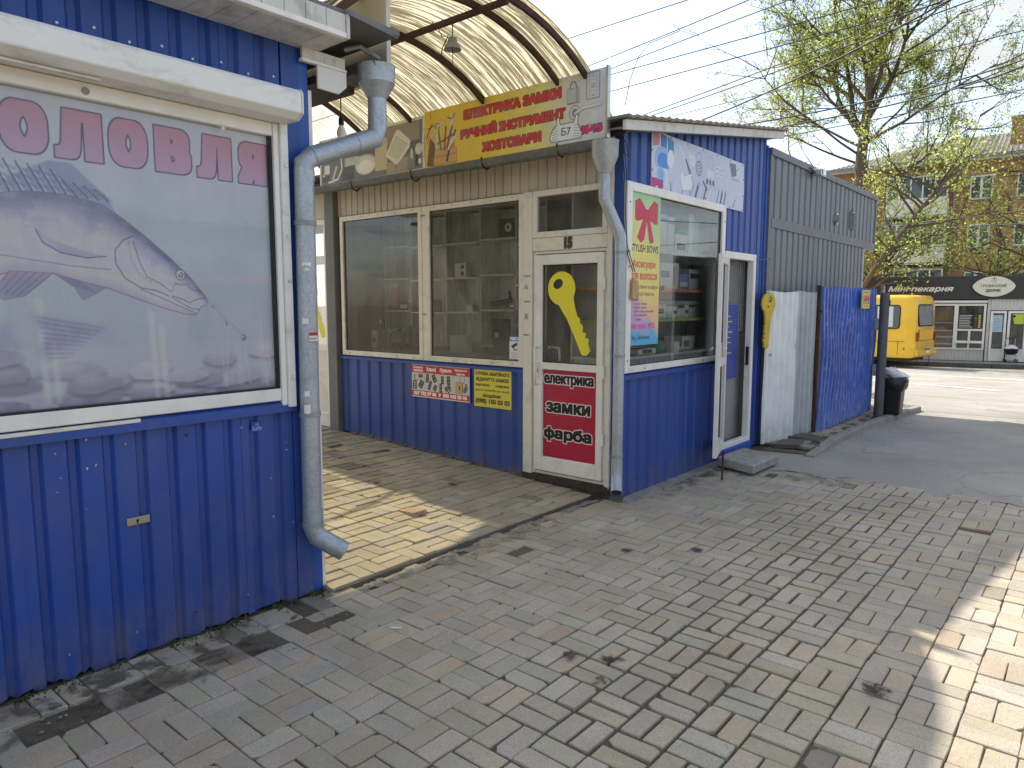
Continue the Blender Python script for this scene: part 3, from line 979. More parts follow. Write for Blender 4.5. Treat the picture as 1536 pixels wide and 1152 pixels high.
# window: frame, guide rails, glass
win = MB().box(KX - .05, KX + .03, -0.95, 2.03, 1.102, 1.165).build('window', M['upvc'], kio, bevel=.004)
MB().box(KX - .05, KX + .03, -0.95, 2.03, 2.442, 2.505).build('top_frame', M['upvc'], win, bevel=.004)
MB().box(KX - .05, KX + .034, 2.032, 2.062, 1.075, 2.505).build('side_frame', M['upvc'], win, bevel=.004)
MB().box(KX - .03, KX + .05, 2.063, 2.105, 1.065, 2.51).build('guide_rail', M['shutter'], win, bevel=.003)
MB().box(KX - .02, KX + .016, 2.018, 2.031, 1.165, 2.442).box(KX - .02, KX + .016, -0.95, 2.018, 1.165, 1.174).build('gasket', M['black'], win)
pn = MB(); pn.quad((KX + .006, -0.95, 1.168), (KX + .006, 2.03, 1.168), (KX + .006, 2.03, 2.442), (KX + .006, -0.95, 2.442))
pn.build('pane', M['glass_fish'], win)
scr = MB()
for y, z in ((2.085, 2.30), (2.085, 1.95), (2.085, 1.72), (2.085, 1.22)):
    scr = MB(); scr.tube([(KX + .048, y, z), (KX + .056, y, z)], .007, 8); scr.build('screw', M['chrome'], win)
MB().tube([(KX + .028, 1.18, 2.47), (KX + .036, 1.18, 2.47)], .015, 12).build('hole_plug', M['enamel'], win)
MB().tube([(KX + .028, 1.76, 2.44), (KX + .05, 1.76, 2.425)], .009, 10).build('rail_stop', M['upvc_old'], win)
MB().box(KX + .008, KX + .034, 0.3, 1.32, 1.078, 1.094).build('sill_strip', M['upvc_old'], kio, bevel=.002)
# shutter box
sb = MB()
pr = [(KX, 2.508), (-3.15, 2.505), (-3.105, 2.535), (-3.105, 2.625), (-3.12, 2.645), (KX, 2.66)]
sb.prism([(x, -1.2, z) for x, z in pr], (0, 3.29, 0))
sbo = sb.build('shutter_box', M['shutter'], kio, bevel=.004)
MB().prism([(x, 2.091, z) for x, z in [(KX, 2.506), (-3.148, 2.503), (-3.102, 2.533), (-3.102, 2.628), (-3.118, 2.648), (KX, 2.663)]], (0, .006, 0)).build('end_cap', M['shutter'], sbo)
MB().box(-3.2, -3.17, -1.2, 1.2, 2.494, 2.503).build('slat_end', M['upvc_old'], sbo)
for k in range(8):
    y = 1.1 + k * .1375
    MB().tube([(KX, y, 2.72 + .02 * (k % 2)), (KX + .008, y, 2.72 + .02 * (k % 2))], .006, 6).build('rivet', M['white'], kio)
for k in range(13):
    for z in (.985, .11):
        y = -.95 + k * .275 + .078 - .5 * .1375
        if y > 2.05: continue
        MB().tube([(KX - .002, y, z), (KX + .006, y, z)], .0055, 6).build('rivet', M['galv_old'] if k % 3 else M['rust'], kio)
# lock plate
lk = MB().box(KX + .001, KX + .008, 1.245, 1.345, .61, .645).build('lock_plate', mk('brass_grey_plate', lc(170, 162, 138), .5, .5), kio, bevel=.002)
MB().tube([(KX + .007, 1.29, .63), (KX + .0095, 1.29, .63)], .006, 10).box(KX + .007, KX + .0095, 1.287, 1.293, .615, .63).build('keyhole', M['black'], lk)
# chipped paint patches
chip = mk('chipped_paint', lc(190, 194, 205), .7)
cr = random.Random(4)
ch = MB()
for (y, z, n_, sp) in ((2.04, .86, 9, .03), (1.12, .9, 5, .05), (1.0, .82, 4, .08), (1.75, .95, 4, .1), (2.05, .5, 5, .15)):
    for k in range(n_):
        a, b, r = y + cr.gauss(0, sp * .5), z + cr.gauss(0, sp), cr.uniform(.0015, .006)
        if abs(((a + 1.5 - .078) / .1375) % 1 - .0) < .25 or ((a + 1.5 - .078) / .1375) % 1 > .75 or a > 2.1:
            continue
        ch.add([(KX + .0035, a + r * math.cos(t) * cr.uniform(.6, 1.2), b + r * math.sin(t) * cr.uniform(.6, 1.5)) for t in np.linspace(0, 2 * math.pi, 7)[:-1]], [(0, 1, 2, 3, 4, 5)])
tag(ch.build('paint_chips', chip, kio), kind='stuff')
# roof and eaves
MB().box(-8.2, -3.03, -1.9, 2.66, 3.032, 3.06).build('roof', M['roof_grey'], kio)
MB().prism([(-3.03, 2.30, 3.062), (-2.98, 2.30, 3.052), (-3.04, 2.66, 3.052), (-3.1, 2.66, 3.062)], (0, 0, -.03)).build('roof_flap', M['roof_grey'], kio)
for k in range(34):
    y0 = 2.292 - (k + 1) * .115
    MB().box(-3.035, -3.01, y0 + .002, y0 + .113, 2.945, 3.03).build('fascia_board', M['soffit'], kio)
    MB().box(-3.30, -3.036, y0 + .0015, y0 + .1135, 2.915, 2.93).build('soffit_board', M['soffit'], kio)
MB().box(-3.036, -3.004, -1.6, 2.294, 2.917, 2.944).build('eaves_trim', M['upvc'], kio, bevel=.003)
MB().box(-3.30, -3.0, 2.294, 2.31, 2.917, 3.03).build('eaves_end', M['soffit'], kio)
for k in range(4):
    MB().box(-3.28 + .0, -3.262, 2.206 + k * .067, 2.271 + k * .067, 2.86 + .0 * k, 2.914).build('eaves_panel', M['soffit'], kio)
MB().box(-3.285, -3.258, 2.2, 2.48, 2.845, 2.859).build('eaves_panel_trim', M['upvc'], kio)
MB().prism([(-3.262, 2.287, 2.725), (-3.262, 2.42, 2.722), (-3.262, 2.47, 2.765), (-3.262, 2.47, 2.84), (-3.262, 2.287, 2.84)], (.014, 0, 0)).build('end_plate', M['white'], kio, bevel=.002)
# eaves gutter on the passage side and the beam below it
gu = MB()
for k in range(8):
    a0, a1 = math.pi + math.pi * k / 8, math.pi + math.pi * (k + 1) / 8
    gu.add([(-8, 2.62 + .065 * math.cos(a0), 2.93 + .065 * math.sin(a0)), (-3.12, 2.62 + .065 * math.cos(a0), 2.92 + .065 * math.sin(a0)),
            (-3.12, 2.62 + .065 * math.cos(a1), 2.92 + .065 * math.sin(a1)), (-8, 2.62 + .065 * math.cos(a1), 2.93 + .065 * math.sin(a1))], [(0, 1, 2, 3), (3, 2, 1, 0)])
gu.build('gutter', M['galv_old'], kio)
MB().box(-8, -3.30, 2.30, 2.56, 2.76, 2.80).build('eaves_beam', M['darksteel'], kio)
MB().tube([(-3.3, 2.5, 2.98), (-3.24, 2.56, 3.0), (-3.2, 2.66, 2.95)], .014, 8).build('gutter_bracket', M['galv_old'], kio)
# downpipe
dp = MB()
r = .051
dp.tube([(-3.235, 2.175, 2.30), (-3.235, 2.17, 1.6), (-3.235, 2.16, .46)], r, 18)
dpo = dp.build('downpipe', M['galv'], kio, smooth=40)
def pseg(name, pts, rr, parent, mat=None, n=18):
    mb = MB(); mb.tube(pts, rr, n); return mb.build(name, mat or M['galv'], parent, smooth=40)
pseg('elbow', [(-3.235, 2.178, 2.235), (-3.235, 2.178, 2.325), (-3.232, 2.23, 2.365), (-3.225, 2.30, 2.395)], r + .002, dpo)
pseg('sloping_pipe', [(-3.226, 2.22, 2.36), (-3.205, 2.46, 2.46), (-3.2, 2.60, 2.515)], r, dpo)
pseg('upper_elbow', [(-3.204, 2.48, 2.468), (-3.2, 2.615, 2.52), (-3.2, 2.637, 2.58), (-3.2, 2.637, 2.74)], [r + .003, r + .003, r + .003, r], dpo)
fn = MB(); fn.lathe((-3.2, 2.637, 2.735), [(r, 0), (r + .003, .0), (.098, .075), (.100, .077), (.104, .165), (.106, .17), (.101, .172), (.094, .08), (.04, .0)], 26)
fn.build('funnel', M['galv'], dpo, smooth=40)
pseg('outlet', [(-3.235, 2.163, .50), (-3.235, 2.163, .40), (-3.225, 2.18, .345), (-3.18, 2.235, .295), (-3.14, 2.29, .25)], [r + .003] * 5, dpo)
op = MB(); op.tube([(-3.1435, 2.2852, .2540), (-3.139, 2.2913, .2489)], .047, 18); op.build('outlet_mouth', M['black'], dpo)
for z in (2.02, 1.02, .42):
    b_ = MB(); b_.tube([(-3.235, 2.176 - (2.3 - z) * .008, z - .012), (-3.235, 2.176 - (2.3 - z) * .008, z + .012)], r + .006, 18)
    b_.build('pipe_clamp', M['galv_old'], dpo, smooth=40)
MB().tube([(-3.31, 2.17, .43), (-3.2, 2.13, .34)], .003, 6).build('wire_end', M['galv_old'], dpo)
# torn paper scraps stuck to the pipe
for (z, w, h) in ((1.80, .030, .018), (1.775, .014, .012), (1.50, .02, .03), (1.12, .016, .03), (1.03, .02, .05)):
    mb = MB(); y0 = 2.15 + (z - 1.5) * .01; n_ = 6; a0 = -.5 if z < 1.6 else -.2
    vs_ = []
    for j in (0, 1):
        for i in range(n_):
            a_ = a0 + w / r * (i / (n_ - 1) - .5) * 1.6
            vs_.append((-3.235 + (r + .0012) * math.cos(a_), y0 + (r + .0012) * math.sin(a_), z + h * j + random.uniform(-.004, .004)))
    mb.add(vs_, [(i, i + 1, n_ + i + 1, n_ + i) for i in range(n_ - 1)]); mb.build('paper_scrap', M['white'], dpo)
# sticker on the pipe
ps = Print(.05, .05, 900, (226, 222, 216), ss=2)
ps.rect(0, .034, .05, .05, (176, 50, 50)); ps.rect(.004, .018, .046, .022, (90, 90, 100)); ps.rect(.004, .010, .04, .013, (170, 60, 60)); ps.rect(0, 0, .05, .004, (176, 50, 50))
tag(sheet_print('pipe_sticker', ps, ps.material('pipe_sticker_print'), None, (-3.1815, 2.140, 1.405), (0, .999, 0), (0, 0, 1)), 'small red and white sticker on the galvanised downpipe of the fish kiosk', 'sticker')

# the picture in the window
W0 = -0.93
fp = Print(2.955, 1.27, 420, (150, 160, 178), u0=W0, v0=1.17, ss=2)
fp.grad([(0, (156, 162, 178)), (.45, (166, 174, 190)), (.65, (158, 170, 188)), (.72, (168, 170, 184)), (1, (172, 172, 184))], False)
a_ = fp.a; H_, W_ = fp.H, fp.W
nz = vnoise(H_, W_, 160, 5)[..., None]
fp.a = fp.a * (0.90 + .2 * nz)
nz = vnoise(H_, W_, 7, 2); nz = np.repeat(nz[:, ::12][:, :, None], 12, 1)[:, :W_] if W_ % 12 == 0 else nz
fp.a = fp.a * (0.97 + .06 * (nz if nz.ndim == 3 else nz[..., None]))
# sunlit water band on the upper right, stones on the bed
rs = random.Random(8)
for k in range(75):
    y = rs.uniform(W0, 2.1); z = 1.16 + abs(rs.gauss(0, .10)); 
    if y > 1.2: z = 1.16 + abs(rs.gauss(0, .13))
    w_, h_ = rs.uniform(.05, .16), rs.uniform(.02, .05)
    sh = rs.choice(((134, 132, 150), (150, 148, 164), (164, 158, 172), (120, 118, 140), (176, 168, 178)))
    pts = [(y + w_ * math.cos(t) * rs.uniform(.8, 1.1), z + h_ * math.sin(t) * rs.uniform(.7, 1.1)) for t in np.linspace(0, 2 * math.pi, 14)[:-1]]
    fp.poly([(a, b - .016) for a, b in pts], (92, 90, 114), .7, blur=.008)
    fp.poly(pts, sh, .85, blur=.0035, tex=.3)
    fp.ell(y - w_ * .15, z + h_ * .4, w_ * .5, h_ * .35, (196, 190, 200), .35, blur=.014)
# pale streaks of old glue and reeds
for k in range(14):
    y = rs.uniform(1.7, 2.03); fp.line([(y, 1.2), (y + rs.uniform(-.05, .05), rs.uniform(1.35, 1.6))], .006, (196, 190, 200), .35, blur=.004)
for y, z0, z1 in ((1.42, 1.17, 1.56), (1.46, 1.17, 1.5), (.98, 1.2, 1.62), (1.02, 1.2, 1.5)):
    fp.line([(y, z0), (y - .01, z1)], .022, (204, 204, 214), .4, blur=.008)
GHOST = [(0.935, 1.566), (1.033, 1.543), (1.181, 1.507), (1.228, 1.491), (1.153, 1.465), (1.05, 1.428), (0.985, 1.363), (0.953, 1.405), (0.992, 1.471)]
fp.poly(GHOST, (136, 124, 158), .7, blur=.016, tex=.8)
for k in range(9):
    t = k / 8
    fp.line([(.96 + t * .03, 1.55 - t * .17), (1.21 - t * .14, 1.50 - t * .12)], .006, (100, 88, 126), .5, blur=.003)
TAIL = [(.86, 1.52), (.7, 1.5), (.55, 1.42), (.62, 1.36), (.8, 1.38), (.9, 1.4)]
fp.poly(TAIL, (128, 118, 150), .6, blur=.02, tex=.8)
DORS = [(0.5, 2.02), (.52, 2.1), (.7, 2.12), (.8, 2.05), (0.863, 2.075), (0.931, 2.118), (1.037, 2.178), (1.121, 2.18), (1.168, 2.136), (1.241, 2.069), (1.289, 1.99), (1.23, 2.023), (1.103, 2.047), (0.964, 2.047), (.8, 2.03)]
fp.poly(DORS, (112, 118, 156), .8, blur=.003, tex=.3)
for k in range(11):
    t = k / 10
    b = (.86 + .40 * t, 2.035 + .01 * math.sin(t * 3)); e = (b[0] - .055, b[1] + .105 * (1 - t * .55) + .03 * (t < .7))
    fp.line([b, e], .006, (64, 68, 108), .9, blur=.001); fp.line([(b[0] + .01, b[1]), (e[0] + .014, e[1] - .01)], .004, (188, 196, 212), .6)
    for q in (.3, .55, .8):
        m_ = (b[0] + (e[0] - b[0]) * q, b[1] + (e[1] - b[1]) * q)
        fp.line([(m_[0] - .01, m_[1] + .006), (m_[0] + .03, m_[1] - .012)], .009, (84, 88, 124), .6, blur=.003)
BODY = [(-.5, 1.93), (-.1, 2.0), (.4, 2.03), (.7, 2.03), (0.86, 2.029), (0.964, 2.047), (1.103, 2.047), (1.23, 2.023), (1.294, 1.982), (1.393, 1.908), (1.493, 1.823), (1.602, 1.718), (1.631, 1.678), (1.662, 1.641), (1.674, 1.613), (1.664, 1.598), (1.64, 1.592), (1.63, 1.575), (1.616, 1.553), (1.568, 1.557), (1.477, 1.582), (1.368, 1.621), (1.239, 1.671), (1.116, 1.702), (1.03, 1.729), (0.906, 1.733), (0.839, 1.718), (.4, 1.72), (-.1, 1.78), (-.5, 1.84)]
fp.poly(BODY, (184, 178, 194), .95, edge=(.003, (92, 86, 116)))
bm_ = fp.mask([BODY])
v = np.linspace(0, 1, H_)[:, None] * 1.27 + 1.17
x = np.linspace(0, 1, W_)[None, :] * 2.955 + W0
top = np.interp(x[0], [p[0] for p in BODY[:15]], [p[1] for p in BODY[:15]])[None, :]
bot = np.interp(x[0], [p[0] for p in BODY[:17:-1]], [p[1] for p in BODY[:17:-1]])[None, :]
q = np.clip((v - bot) / np.maximum(top - bot, .02), 0, 1)
tx = vnoise(H_, W_, 50, 5)
back = np.clip((q - .62) * 3.2, 0, 1) * (0.55 + .7 * tx)
fp.put(bm_ * np.clip(back, 0, 1) * .9, (82, 86, 126))
fp.put(bm_ * np.clip((.5 - np.abs(q - .45)) * 2, 0, 1) * np.clip((tx - .42) * 5, 0, 1) * .7, (214, 208, 218))
band = np.clip((np.sin(x * 26 + tx * 5) - .35) * 2, 0, 1) * np.clip(q * 1.6 - .5, 0, 1) * (x < 1.25)
fp.put(bm_ * band * .32, (110, 104, 146))
sc_ = (np.sin(x * 520 + v * 260) * np.sin(x * 520 - v * 260))
fp.put(bm_ * np.clip(sc_, 0, 1) * (x < 1.3) * .16, (90, 86, 120))
fp.put(bm_ * (rng.random((H_, W_)) > .975) * np.clip(q * 2 - .7, 0, 1) * .8, (206, 208, 222))
fp.put(bm_ * np.clip((.16 - q) * 6, 0, 1) * .35, (110, 102, 130))
PECT = [(0.978, 1.901), (1.04, 1.865), (1.13, 1.828), (1.235, 1.806), (1.16, 1.796), (1.063, 1.812), (1.0, 1.85)]
fp.poly(PECT, (140, 134, 160), .6, blur=.003); fp.line(PECT[:1] + PECT[6:3:-1] + PECT[3:4], .005, (84, 76, 104), .9)
for pf in ([(0.879, 1.732), (0.812, 1.643), (0.852, 1.618), (0.921, 1.632), (0.982, 1.685), (1.03, 1.729)], [(1.03, 1.729), (1.102, 1.674), (1.134, 1.619), (1.19, 1.648), (1.223, 1.671), (1.116, 1.702)], [(.3, 1.72), (.22, 1.62), (.34, 1.6), (.42, 1.72)]):
    fp.poly(pf, (142, 138, 164), .85, blur=.002, edge=(.0015, (104, 98, 128)))
    for k in range(6):
        t = k / 5
        e = ((1 - t) * pf[1][0] + t * pf[3][0], (1 - t) * pf[1][1] + t * pf[3][1])
        s0 = ((1 - t) * pf[0][0] + t * pf[-1][0], (1 - t) * pf[0][1] + t * pf[-1][1])
        fp.line([s0, e], .003, (96, 88, 120), .8)
for ln, w_ in (([(1.349, 1.9), (1.307, 1.879), (1.272, 1.834), (1.272, 1.777), (1.306, 1.716), (1.371, 1.674), (1.44, 1.663), (1.492, 1.639)], .005),
               ([(1.349, 1.876), (1.374, 1.782), (1.4, 1.724), (1.456, 1.696), (1.505, 1.658)], .004), ([(1.33, 1.88), (1.335, 1.80), (1.37, 1.73), (1.42, 1.70)], .002),
               ([(1.507, 1.64), (1.54, 1.63), (1.562, 1.622), (1.589, 1.607), (1.619, 1.624), (1.662, 1.632)], .005), ([(1.507, 1.635), (1.56, 1.60), (1.6, 1.58), (1.63, 1.578)], .004),
               ([(1.371, 1.668), (1.468, 1.627), (1.557, 1.585), (1.616, 1.559)], .004), ([(1.52, 1.70), (1.55, 1.69), (1.58, 1.695), (1.6, 1.67), (1.64, 1.66)], .003), ([(1.51, 1.66), (1.52, 1.69), (1.54, 1.70)], .003),
               ([(.5, 1.86), (.8, 1.80), (1.1, 1.76), (1.25, 1.75)], .003)):
    fp.line(ln, w_, (86, 78, 104), .85, blur=.001)
for k in range(6):
    fp.line([(1.575 + k * .012, 1.614), (1.578 + k * .012, 1.600)], .003, (220, 218, 226), .9)
fp.ell(1.551, 1.738, .023, .026, (84, 76, 100)); fp.ell(1.551, 1.738, .019, .022, (196, 192, 204)); fp.ell(1.552, 1.737, .012, .014, (74, 70, 90)); fp.ell(1.552, 1.737, .008, .009, (150, 148, 164)); fp.ell(1.546, 1.746, .005, .006, (240, 240, 246))
fp.line([(1.696, 1.594), (1.766, 1.53), (1.851, 1.445)], .0022, (120, 110, 130), .8); fp.ell(1.70, 1.592, .012, .008, (160, 130, 150), .8)
fp.ell(1.853, 1.435, .013, .016, (104, 100, 118), .9); fp.ell(1.849, 1.44, .005, .006, (190, 190, 200), .9); fp.line([(1.76, 1.52), (1.77, 1.505), (1.765, 1.495)], .005, (80, 76, 96))
for (x0, x1, s_) in ((.882, 1.045, 'О'), (1.068, 1.247, 'Л'), (1.275, 1.431, 'О'), (1.466, 1.627, 'В'), (1.656, 1.826, 'Л'), (1.862, 2.014, 'Я')):
    fp.text(s_, x0, 2.196, x1, 2.396, (176, 124, 156), box=(.0245, .0135), out=(.0065, (70, 58, 78)), fill2=(184, 104, 112))
fp.a = np.clip(fp.a * np.array([1.66, 1.72, 1.95]) * (0.95 + .1 * vnoise(H_, W_, 300, 4)[..., None]), 0, .78)
_lum = fp.a.mean(2, keepdims=True); fp.a = fp.a * .62 + _lum * np.array([.96, 1.0, 1.08]) * .38
lab_fish = 'faded zander fish banner with pink letters inside the left kiosk window'
pst = sheet_print('fish_banner', fp, fp.material('fish_banner_print', rough=.5, fade=.03, bump=.12), None, (KX - .012, W0, 1.17), (0, 1, 0), (0, 0, 1), .003, M['white'])
tag(pst, lab_fish, 'banner')
tg = Print(.062, .05, 900, (44, 62, 150), ss=2)
tg.text('Sufix', .002, .004, .06, .028, (110, 150, 200), bold=.0012, shear=.1); tg.poly([(.02, .032), (.026, .04), (.032, .036), (.036, .046), (.044, .033)], (110, 150, 200))
tag(sheet_print('wall_sticker', tg, tg.material('wall_sticker_print'), None, (KX + .0045, 1.865, .955), (0, 1, 0), (0, 0, 1)), 'tiny pale blue printed mark on the lower ribbed wall of the fish kiosk', 'sticker')

# ================================================================ arched canopy over the passage
can = thing('arched_canopy', (-4.6, 3.62, 2.9), 'arched canopy of streaky yellowed plastic sheets over the passage', 'canopy')
CY0, CZ, CR = 3.60, 1.72, 1.90
def arc(t, r=CR):                              # t = -1..1 across the passage
    a = t * R(46)
    return CY0 + r * math.sin(a), CZ + r * math.cos(a)
def sheet_mat(name, clear):
    t = NT(name)
    t.n.remove(t.b)
    p = t.pos()
    st = t.noise(t.scale(p, (34, 0.8, 0.8)), 1.5, 5, 0.7, 0.05)
    st2 = t.noise(t.scale(p, (60, 2.6, 2.6)), 1.0, 4, 0.7)
    ln_ = t.math('MULTIPLY', t.mr(st, 0.40, 0.52), t.mr(st2, 0.30, 0.50))
    f = t.mr(ln_, 0.1, 0.8, 0, 0.97)
    tl = t.new('ShaderNodeBsdfTranslucent'); t.l.new(t.mix(f, (0.62, 0.56, 0.38), (0.12, 0.10, 0.055)), tl.inputs[0])
    df = t.new('ShaderNodeBsdfDiffuse'); t.l.new(t.mix(f, (0.5, 0.46, 0.28), (0.06, 0.05, 0.035)), df.inputs[0])
    tr = t.new('ShaderNodeBsdfTransparent'); tr.inputs[0].default_value = (0.9, 0.86, 0.66, 1)
    m1 = t.new('ShaderNodeMixShader'); m1.inputs[0].default_value = 0.22; t.l.new(tl.outputs[0], m1.inputs[1]); t.l.new(df.outputs[0], m1.inputs[2])
    m2 = t.new('ShaderNodeMixShader'); t.l.new(t.math('MULTIPLY', t.mr(f, 0, 1, 1, 0.1), clear), m2.inputs[0])
    t.l.new(m1.outputs[0], m2.inputs[1]); t.l.new(tr.outputs[0], m2.inputs[2])
    t.l.new(m2.outputs[0], t.out.inputs['Surface'])
    return t.m
SM = sheet_mat('yellowed_ribbed_plastic', 0.03)
ribs = [-3.14, -3.40, -4.18, -5.10, -5.84]
ends = [(-3.10, -4.16), (-4.16, -5.13), (-5.13, -5.83)]
SMC = NT('added_dimming_plastic'); SMC.n.remove(SMC.b)
_t = SMC.new('ShaderNodeBsdfTransparent'); SMC.l.new(SMC.mix(SMC.mr(SMC.noise(SMC.scale(SMC.pos(), (34, .8, .8)), 1.5, 5, .7), .42, .58), (0.70, 0.66, 0.52), (0.50, 0.46, 0.34)), _t.inputs[0])
_d = SMC.new('ShaderNodeBsdfTranslucent'); _d.inputs[0].default_value = (.7, .66, .5, 1)
_m = SMC.new('ShaderNodeMixShader'); _m.inputs[0].default_value = .12; SMC.l.new(_t.outputs[0], _m.inputs[1]); SMC.l.new(_d.outputs[0], _m.inputs[2]); SMC.l.new(_m.outputs[0], SMC.out.inputs['Surface'])
ends.append((-5.83, -7.9))  # added rear bay, tinted to dim and yellow the sun on the floor
ribs += [-6.85, -7.85]  # ribs of the added bay
for x1, x0 in ends:
    x0 -= .035
    mb = MB(); n, k = 26, int((x1 - x0) / .038)
    vs_, fs = [], []
    for i in range(n + 1):
        y, z = arc(-1 + 2 * i / n)
        for j in range(k + 1):
            x = x0 + (x1 - x0) * j / k
            h = .006 * math.cos(j * math.pi) + .004 * (x0 + x1) / 9
            vs_.append((x, y + h * math.sin((-1 + 2 * i / n) * .8), z + h))
    fs = [(i * (k + 1) + j, (i + 1) * (k + 1) + j, (i + 1) * (k + 1) + j + 1, i * (k + 1) + j + 1) for i in range(n) for j in range(k)]
    mb.add(vs_, fs); mb.build('roof_sheet', SMC.m if x1 < -5.5 else SM, can)
for i, x in enumerate(ribs):
    mb = MB(); rr = CR - .032
    pts = [(x, *arc(-1 + 2 * k / 24, rr)) for k in range(25)]
    w_ = .02
    for (a, b) in zip(pts, pts[1:]):
        na = Vector((0, a[1] - CY0, a[2] - CZ)).normalized() * .02; nb = Vector((0, b[1] - CY0, b[2] - CZ)).normalized() * .02
        A, B = Vector(a), Vector(b); X_ = Vector((w_ / 2 + .004, 0, 0))
        mb.hexa([A - X_ - na, A + X_ - na, A + X_ + na, A - X_ + na], [B - X_ - nb, B + X_ - nb, B + X_ + nb, B - X_ + nb])
    mb.build('arch_rib', M['rust'], can)
for t in (-.55, .04):
    y, z = arc(t, CR - .07)
    MB().box(-5.86, -3.12, y - .017, y + .017, z - .017, z + .017).build('purlin', M['rust'], can)
for t in (-1, 1):
    y, z = arc(t, CR - .03)
    MB().box(-6.0, -3.1, y - .03, y + .03, z - .05, z - .005).build('wall_plate', M['darksteel'], can)
for y in (2.27, 4.95):
    for x in (-3.5, -5.9):
        MB().box(x - .03, x + .03, y - .03, y + .03, 2.9 if y > 3 else 3.06, 3.05 if y > 3 else 3.10).build('stub_post', M['darksteel'], can)

# pendant lamp with a bell shade, and a bare bulb on a flex
lp = thing('pendant_lamp', (-3.62, 3.66, 3.25), 'grey bell shaped pendant lamp hanging under the front of the canopy', 'lamp')
mb = MB(); mb.lathe((-3.62, 3.66, 3.355), [(.012, .085), (.03, .08), (.034, .045), (.052, .03), (.062, 0), (.058, 0), (.048, .026), (.0, .04)], 20)
mb.build('lamp_shade', M['enamel'], lp, smooth=40)
MB().tube([(-3.62, 3.66, 3.44), (-3.62, 3.66, 3.50), (-3.62, 3.665, 3.545)], .004, 6).build('hook', M['darksteel'], lp)
MB().tube([(-3.62, 3.66, 3.38), (-3.625, 3.665, 3.22)], .0025, 5).build('pull_cord', M['cable'], lp)
wv = MB(); wv.tube([(-3.65, 3.50, 3.50), (-3.66, 3.52, 3.44), (-3.64, 3.54, 3.47), (-3.63, 3.57, 3.42), (-3.62, 3.62, 3.44), (-3.66, 3.60, 3.36), (-3.68, 3.60, 3.27)], .004, 5)
wv.build('loose_wire', M['cable'], lp)
bl = thing('hanging_bulb', (-5.3, 3.5, 2.9), 'bare white bulb in a black holder hanging from a flex beside the kiosk corner', 'lamp')
bx, by, bz = -3.72, 2.78, 2.66
bl.location = (bx, by, bz); WL[bl.name] = Vector((bx, by, bz))
mb = MB(); mb.lathe((bx, by, bz), [(0.001, -.045), (.018, -.04), (.028, -.022), (.03, -.005), (.024, .018), (.014, .035), (.012, .045)], 16)
mb.build('bulb', M['bulb'], bl, smooth=60)
mb = MB(); mb.lathe((bx, by, bz), [(.013, .04), (.017, .045), (.016, .08), (.006, .1), (.004, .11)], 14); mb.build('holder', M['black'], bl, smooth=40)
MB().tube([(bx, by, bz + .1), (bx, by, bz + .25), (bx - .01, by - .05, 3.02)], .004, 6).build('flex', M['cable'], bl)
# board on the kiosk eaves seen from behind
tag(MB().box(-8.0, -3.19, 2.705, 2.735, 2.86, 3.42).build('eaves_signboard', M['sign_back'], None, loc=(-5.5, 2.72, 2.86)), 'plain beige signboard seen from behind above the kiosk eaves', 'signboard')

# ================================================================ hardware shop
FY, RX = 4.87, -2.97
shop = thing('hardware_shop', (-4.8, 6.3, 0.0), 'blue corner shop number 15 with white framed shop windows and a glazed door', 'shop')
rt = lambda y: 2.905 + .152 * (y - 4.67)      # top of the side wall under the sloping roof
# inner shell
sh = MB()
sh.box(-6.72, -6.66, 4.9, 7.7, 0, 2.85); sh.box(-6.66, -3.05, 7.62, 7.7, 0, 2.85)
sh.build('inner_wall', mk('dim_grey_wall', lc(132, 131, 128), .8), shop)
boxpart('shop_floor', mk('grey_shop_floor', lc(96, 92, 86), .6), shop, -6.66, -3.0, 4.9, 7.62, .1, .14)
boxpart('ceiling', mk('white_ceiling', lc(190, 190, 186), .8), shop, -6.72, -3.0, 4.95, 7.70, 2.62, 2.66)
boxpart('inner_lining', bpy.data.materials['dim_grey_wall'], shop, RX - .10, RX - .06, 4.93, 6.74, .14, 1.0); boxpart('inner_lining', bpy.data.materials['dim_grey_wall'], shop, RX - .10, RX - .06, 4.93, 6.74, 2.57, 2.66)
boxpart('inner_lining', bpy.data.materials['dim_grey_wall'], shop, -6.6, -3.97, 4.92, 4.94, .14, 1.0)
# front: lower ribbed wall
zf = lambda s_: pz(-6.62 + s_, 0) + .012
siding('siding_sheet', M['blue'], shop, (-6.62, FY, 0), (1, 0, 0), (0, -1, 0), 2.67, zf, 1.0, 0.1875, 0.075, 0.018, 6, phase=.12)
MB().prism([(-6.62, FY - .004, 1.0), (-6.62, FY - .026, 1.0), (-6.62, FY - .026, 1.02), (-6.62, FY - .004, 1.043), (-6.62, FY + .02, 1.043)], (2.67, 0, 0)).build('sill_trim', M['blue'], shop)
boxpart('base_block', M['mortar'], shop, -6.62, -3.97, FY - .05, FY + .05, -.05, .0)
mo = MB()
for k in range(26):                           # rough mortar along the foot of the wall and the doorstep
    x = -6.5 + k * .137; a = random.uniform(.01, .045)
    mo.hexa([(x, FY + .02, pz(x, 0) - .03), (x + .15, FY + .02, pz(x, 0) - .03), (x + .15, FY - a - .02, pz(x, 0) - .03), (x, FY - a, pz(x, 0) - .03)][::-1],
            [(x + .01, FY + .02, pz(x, 0) + random.uniform(.02, .05)), (x + .14, FY + .02, pz(x, 0) + random.uniform(.02, .05)), (x + .13, FY - a * .6, pz(x, 0) + .006), (x + .02, FY - a * .5, pz(x, 0) + .004)][::-1])
tag(mo.build('mortar_fillet', M['kerb_dark'], shop), kind='stuff')
